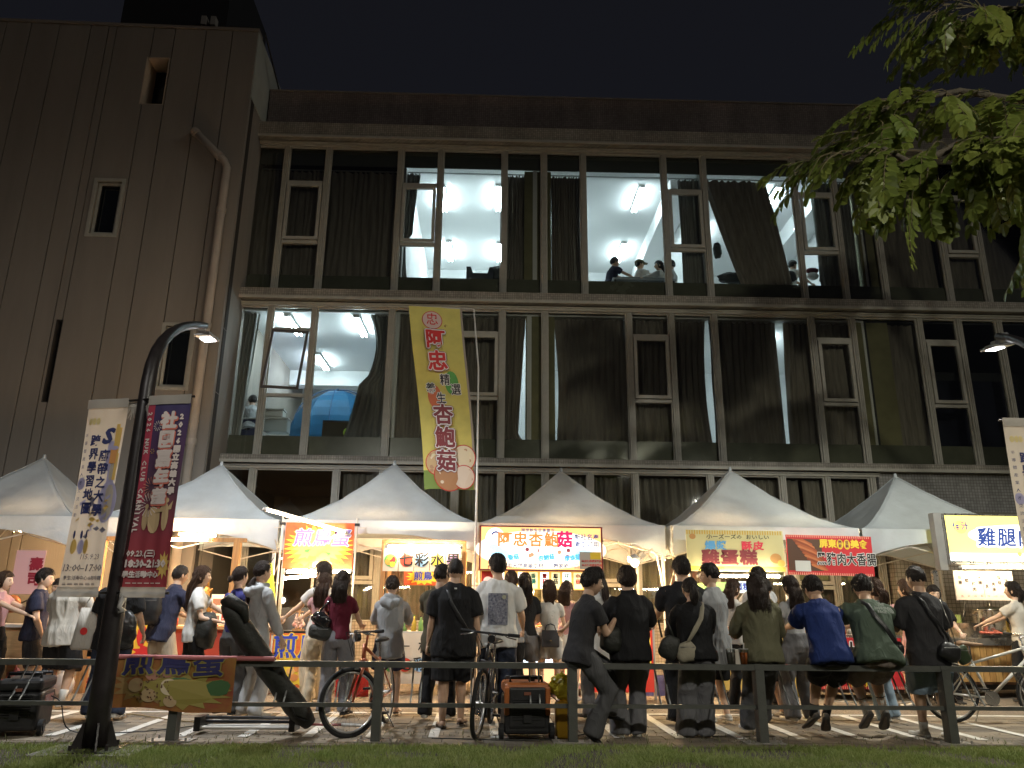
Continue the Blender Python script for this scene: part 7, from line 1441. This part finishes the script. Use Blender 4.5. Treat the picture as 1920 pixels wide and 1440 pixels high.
# ---------------------------------------------------------------- things they wear and carry
def bagthing(name, label, cat, p, build, rz=0): t = thing(name, label, cat, p, rz); build(t); return t
def strap_between(t, base, pts, m, w_=(.016, .004), fl=(0, 1, 0)): return MB().tube([Vector(q)-Vector(base) for q in pts], [w_]*len(pts), 8, flat=fl).build('strap', m, t, smooth=True)
def soft_bag(name, label, cat, c, r, m, strap=None, rz=0, seed=0, flap=True, sm=None, wd=.022):
    c = Vector(c); t = thing(name, label, cat, c); mb = MB(); mb.ball((0, 0, 0), r, 26, 18); Mz = Matrix.Rotation(R(rz), 3, 'Y')
    for i in range(len(mb.v)):
        v = Vector(mb.v[i]); v = Vector((math.copysign(abs(v.x/r[0])**.7*r[0], v.x), v.y, math.copysign(abs(v.z/r[2])**.75*r[2], v.z))); v *= 1+.16*noise.noise(v*14+Vector((seed, 0, 0))); mb.v[i] = tuple(Mz@v)
    mb.build('bag_body', m, t, smooth=True)
    if flap: MB().tube([(-r[0]*.7, -r[1]*.9, r[2]*.45), (r[0]*.7, -r[1]*.9, r[2]*.45)], .004, 5).build('zip', mat('zip_metal', (.25, .25, .24), .4, metal=.7), t)
    if strap:
        q = [Vector(s_)-c for s_ in strap]; mb = MB(); n = len(q); 
        mb.tube(q, [(wd, .004)]*n, 8, flat=(Vector((1, 0, .6))).normalized()); mb.build('strap', sm or m, t, smooth=True)
    return t
def back_pts(p, pts): return [p['W'](p['T'](q)) for q in pts]
nyl = mat('nylon_black', (.016, .016, .017), .4, var=.2, vscale=10, bump=.3, bscale=20); cream_b = mat('canvas_beige', (.30, .27, .20), .8, var=.1, bump=.2, bscale=30); lea = mat('leather_grey', (.05, .05, .055), .35)
def cross(p, hip=-1, sh=1, hz=.02, bk=-.092): # strap diagonally over the back
    return back_pts(p, [(sh*.055, .02, .318), (sh*.052, -.035, .305), (sh*.035, bk*.82, .265), (sh*.015, bk, .20), (hip*.03, bk-.004, .13), (hip*.075, bk*.86, .06), (hip*.10, bk*.4, hz)])
soft_bag('crossbody_bag', 'black chest strap bag worn over the big black tee beside the mountain bike', 'bag', P['p13']['W'](P['p13']['T']((.13, .03, .04))), (.04, .06, .08), nyl, cross(P['p13'], 1, -1), seed=1, wd=.020)
soft_bag('crossbody_bag', 'beige fabric crossbody bag hanging on the black sweater at the rail', 'bag', P['p22']['W'](P['p22']['T']((-.085, -.075, .005))), (.10, .05, .10), cream_b, cross(P['p22'], -1, 1, .03, -.118), rz=-25, seed=2, wd=.024)
soft_bag('crossbody_bag', 'black strap bag worn across the sage green tee', 'bag', P['p28']['W'](P['p28']['T']((.14, .02, .05))), (.04, .06, .07), nyl, cross(P['p28'], 1, -1, .05, -.108), seed=3, wd=.024)
c = P['p29']['W'](P['p29']['T']((.055, -.115, -.01))); soft_bag('waist_bag', 'bulky black nylon bag at the waist of the charcoal tee', 'bag', c, (.11, .06, .09), nyl, cross(P['p29'], 1, -1, 0, -.11), rz=12, seed=4, wd=.014)
c = P['p29']['W'](P['p29']['T']((.155, -.075, -.025))); soft_bag('small_handbag', 'small dark green handbag on a thin strap beside the waist bag', 'bag', c, (.07, .04, .09), mat('leather_green', (.04, .06, .03), .3), [c+Vector((-.05, 0, .08)), P['p29']['W'](P['p29']['T']((.10, -.085, .15))), P['p29']['W'](P['p29']['T']((.07, -.075, .28)))], rz=-12, seed=5, wd=.006, sm=mat('chain', (.3, .3, .28), .3, metal=.9))
c = P['p10']['W'](P['p10']['T']((-.115, -.05, .13))); soft_bag('shoulder_bag', 'shiny black handbag with buckles under the arm of the maroon tee', 'bag', c, (.13, .06, .08), mat('patent_black', (.012, .012, .013), .18, coat=.6), [c+Vector((-.07, 0, .06)), P['p10']['W'](P['p10']['T']((-.085, -.045, .25))), P['p10']['W'](P['p10']['T']((-.07, 0, .315))), c+Vector((.07, .02, .06))], rz=35, seed=6, wd=.013)
c = P['p10']['W'](P['p10']['T']((-.12, -.05, .045))); soft_bag('cloth_bag', 'rounded black cloth bag slung below the shiny handbag', 'bag', c, (.14, .06, .085), bagm, None, rz=10, seed=7)
c = P['p16']['W'](Vector((.0, -.155, .86))); t = thing('handbag', 'grey leather flap handbag with a small round clasp on the white top', 'bag', c); soft(MB().box(-.12, .12, -.04, .03, -.13, .09).build('bag_body', lea, t), .02, 3); MB().prism([(-.118, .085), (.118, .085), (.10, -.02), (0, -.07), (-.10, -.02)], -.052, -.041).build('flap', lea, t); MB().ball((0, -.056, -.04), (.014, .006, .009), 8, 6).build('clasp', mat('brass', (.5, .42, .25), .3, metal=1), t)
MB().tube([(-.07, -.01, .09), (-.055, -.01, .15), (0, -.01, .17), (.055, -.01, .15), (.07, -.01, .09)], .008, 6).build('handle', lea, t, smooth=True)
c = P['p3']['W'](Vector((-.30, .02, .98))); t = thing('tote_bag', 'white printed tote bag hanging at the side of the person behind the pole', 'bag', c); mb = MB(); mb.tube([(-.0, 0, -.25), (0, 0, -.22), (0, 0, 0), (0, 0, .2)], [(.13, .03), (.15, .05), (.12, .045), (.09, .02)], 20, flat=(1, 0, 0)); mb.build('bag_body', cloth('tote', (.50, .47, .42)), t, smooth=True); MB().tube([(-.06, 0, .2), (.04, 0, .42), (.06, 0, .2)], .007, 6).build('handle', MATS['cloth_tote'], t); disc('printed_badge', 0, -.05, .04, ink_red, t, -.056)
c = P['p3']['W'](Vector((.12, -.20, .95))); soft_bag('tied_jacket', 'crumpled black jacket bundle tied at the waist of the person behind the pole', 'jacket', c, (.17, .08, .20), mat('jacket_shiny', (.014, .014, .014), .3, bump=.4, bscale=25), None, seed=8, flap=False)
c = P['p4']['W'](Vector((.06, -.24, 1.18))); soft_bag('backpack', 'dark backpack on the back of the man in the navy tee', 'backpack', c, (.15, .09, .21), nyl, None, seed=9)
c = P['p5']['W'](Vector((.14, .14, .92))); soft_bag('bundled_jacket', 'black bundled jacket over the arm of the walking woman', 'jacket', c, (.12, .13, .22), bagm, None, seed=10, flap=False)
t = thing('paper_sheet', 'folded paper leaflet held by the walking woman', 'leaflet', P['p5']['W'](Vector((.02, .52, 1.12)))); MB().prism([(-.12, -.03), (.12, 0), (.12, .05), (-.12, .02)], -.01, .01).build('leaf', mat('leaflet', (.35, .38, .32), .6), t).rotation_euler = (R(-20), 0, 0); MB().box(-.1, .1, -.05, .05, -.035, -.03).build('inner_leaf', ink_wht, t)
c = Vector((1.93, 7.99, .86)); soft_bag('black_tote', 'limp black tote bag resting on the rail right of the collared shirt', 'bag', c, (.10, .05, .12), bagm, [c+Vector((-.07, 0, .10)), c+Vector((-.10, 0, .26)), c+Vector((-.02, 0, .27)), c+Vector((.05, 0, .10))], rz=28, seed=11, wd=.010, flap=False)
c = P['p17']['W'](Vector((.07, .33, .93))); soft_bag('lap_bag', 'black printed bag on the lap of the seated man in grey jeans', 'bag', c, (.11, .13, .13), bagm, None, rz=0, seed=12, flap=False)
t = thing('smartphone', 'dark phone in the hand of the person behind the pole', 'phone', P['p3']['W'](P['p3']['arms']['L'][2]+Vector((0, .03, -.10)))); MB().box(-.036, .036, -.004, .004, -.07, .07).build('phone_body', blackm, t); MB().box(-.03, .03, -.006, -.005, .03, .06).build('camera_block', gen_b, t)
cp = at(1198, 494, 17.95); t = thing('cap', 'olive baseball cap on the seated student upstairs', 'cap', at(1199, 490, 17.2)+Vector((0, 0, -.03))); MB().ball((0, 0, 0), (.125, .10, .075), 16, 10).build('crown_cloth', olg, t, smooth=True); MB().tube([(.08, 0, -.02), (.2, 0, -.035)], [(.085, .008), (.06, .006)], 12, flat=(0, 1, 0)).build('brim', olg, t, smooth=True)
# prints and marks on clothes, curved to follow the cloth
def on_back(p, z0, z1, bk=-.105, xw=.10):
    T, W_, M = p['T'], p['W'], p['root'].matrix_world
    def f(q): x, y, z = q; return tuple(T((x, bk+.55*x*x*10*.12+y, z)))
    return f
w_ = on_back(P['p14'], .03, .26, -.098); sheet('printed_picture', mat('tee_picture', (.045, .055, .11), .8, col2=(.38, .38, .42), vscale=38, detail=6), P['p14']['root'], -.055, .068, .045, .235, 0, w_, 8, 10)
disc('printed_moon', .045, .212, .013, K('moon', (.45, .45, .32)), P['p14']['root'], -.003, 14, warp=w_)
w_ = on_back(P['p28'], 0, .3, -.104)
for s_, z, sz in (('THE', .262, .022), ('NORTH', .240, .022), ('FACE', .218, .022)): letters(s_, sz, K('print_grey', (.42, .46, .42)), P['p28']['root'], .035, z, -.004, bold=.0012, warp=w_)
for r_ in (.034, .026, .018):
    pts = [(.072+math.cos(a*.2)*r_, .214+math.sin(a*.2)*r_) for a in range(9)]+[(.072+math.cos(a*.2)*(r_-.005), .214+math.sin(a*.2)*(r_-.005)) for a in range(8, -1, -1)]
    MB().poly([w_((a, -.004, b)) for a, b in pts]).build('printed_arc', MATS['print_print_grey'], P['p28']['root'])
w_ = on_back(P['p13'], 0, .3, -.088); patch('neck_label', .000, .016, .285, .294, ink_wht, P['p13']['root'], -.012, warp=w_)
# ================================================================ things in the upstairs rooms
blue_t = mat('tent_blue', (.02, .16, .33), .5, var=.15, bump=.2, bscale=6, trans=.3)
c = at(612, 822, 18.6); t = thing('camping_tent', 'bright blue dome camping tent pitched inside the lit middle floor room', 'tent', (c.x+.22, 18.6, 4.62)); mb = MB(); mb.ball((0, 0, .72), (1.02, .92, 1.02), 6, 14)
mb.v = [(x*(1+.15*math.cos(4*math.atan2(y, x)+.6)*(1-abs(z-.72)/1.4)), y, max(0, z)) for x, y, z in mb.v]; mb.build('tent_shell', blue_t, t)
for a in (.5, 1.57, 2.6): MB().tube([(math.cos(a)*1.09*math.cos(k), math.sin(a)*.96*math.cos(k), .72+1.06*math.sin(k)) for k in [i*.26 for i in range(13)]], .012, 6).build('tent_pole', mat('seam_navy', (.02, .10, .25), .5), t)
c = at(610, 825, 16.7); t = thing('dark_box', 'dark brown box standing on the sill before the blue tent', 'box', (at(632, 800, 16.6).x, 16.6, 4.66)); MB().box(-.31, .31, -.05, .1, 0, .48).build('panel', mat('box_brown', (.055, .045, .025), .7), t); MB().box(-.31, .31, -.06, -.051, .44, .48).build('rim', blackm, t)
t = thing('ball', 'lime green ball on the window sill beside the brown box', 'ball', at(653, 812, 16.6)); MB().ball((0, 0, 0), .12, 20, 14).build('ball_skin', mat('lime', (.35, .50, .05), .5), t, smooth=True); MB().tube([(.12*math.cos(a*.4), .0, .12*math.sin(a*.4)) for a in range(17)], .003, 4).build('seam', blackm, t)
for k, (u, v, w2, h2, c_, lb) in enumerate(((520, 800, .26, .30, (.35, .38, .38), 'clear storage box piled beside the tent'), (515, 778, .22, .16, (.45, .45, .42), 'smaller storage box stacked on the clear box'), (470, 805, .2, .4, (.03, .04, .10), 'dark blue folded jacket on the sill at left'))):
    p = at(u, v, 17.0); t = thing('storage_box', lb, 'box', (p.x, 17.0, p.z)); soft(MB().box(-w2, w2, -.15, .15, -h2/2, h2/2).build('box', mat('store%d' % k, c_, .4), t), .03); MB().box(-w2-.01, w2+.01, -.16, .16, h2/2+.002, h2/2+.03).build('lid', mat('store_lid', (.5, .5, .48), .5), t)
t = thing('air_conditioner', 'white split air conditioner on the back wall right of the blue tent', 'air conditioner', at(662, 756, 21.5)); soft(MB().box(-.5, .5, -.12, .1, -.16, .16).build('casing', mat('ac_white', (.7, .72, .72), .4), t), .03); MB().box(-.45, .45, -.135, -.121, -.13, -.09).build('louvre', K('ac_dark', (.2, .2, .2)), t)
p = at(898, 515, 16.9); t = thing('dark_stand', 'dark u shaped stand on the sill of the empty top floor room', 'stand', (p.x, 16.9, p.z)); MB().prism([(-.30, -.22), (.34, -.22), (.34, .16), (.25, .16), (.20, .0), (-.14, .0), (-.20, .16), (-.30, .16)], -.1, .1).build('body', blackm, t); MB().box(-.1, .1, -.11, -.101, -.15, -.05).build('label', gen_b, t)
p = at(932, 512, 17.0); soft_bag('dark_bag', 'dark bag with a handle beside the stand upstairs', 'bag', (p.x, 17.0, p.z-.02), (.16, .12, .2), bagm, None, seed=20)
for k, (u, v, Y, r_, lb) in enumerate(((1482, 520, 16.9, (.14, .12, .17), 'round dark backpack on the sill below the slanted curtain'), (1555, 522, 16.9, (.24, .14, .17), 'large dark bag heap on the sill at the right lit window'), (1385, 522, 16.8, (.50, .14, .14), 'long dark heap of bags under the slanted curtain'), (1345, 470, 16.75, (.10, .08, .20), 'dark box leaning behind the slanted curtain'))):
    p = at(u, v, Y); soft_bag('dark_bag', lb, 'bag', p, r_, bagm, None, seed=30+k)
p = at(1523, 508, 17.0); t = thing('stuffed_cap', 'dark red cap lying on a white bundle upstairs', 'cap', p); MB().ball((0, 0, 0), (.16, .1, .08), 14, 8).build('cap_cloth', mat('cap_wine', (.08, .01, .015), .8), t, smooth=True); MB().ball((0, 0, -.14), (.15, .1, .1), 14, 8).build('bundle', wht, t, smooth=True)
p = at(1205, 526, 16.75); t = thing('laptop_table', 'table with grey screens in front of the seated group upstairs', 'table', (p.x, 16.75, 8.37)); MB().box(-.75, .75, -.2, .2, .33, .37).build('table_top', mat('table_grey', (.35, .37, .38), .5), t)
for a in (-.35, .3): MB().box(a-.28, a+.28, -.05, -.02, .372, .46).build('screen', mat('screen_grey', (.16, .19, .20), .4), t)
for a in (-.7, .7): MB().box(a-.02, a+.02, -.18, .18, 0, .329).build('leg', blackm, t)
finish_skins()
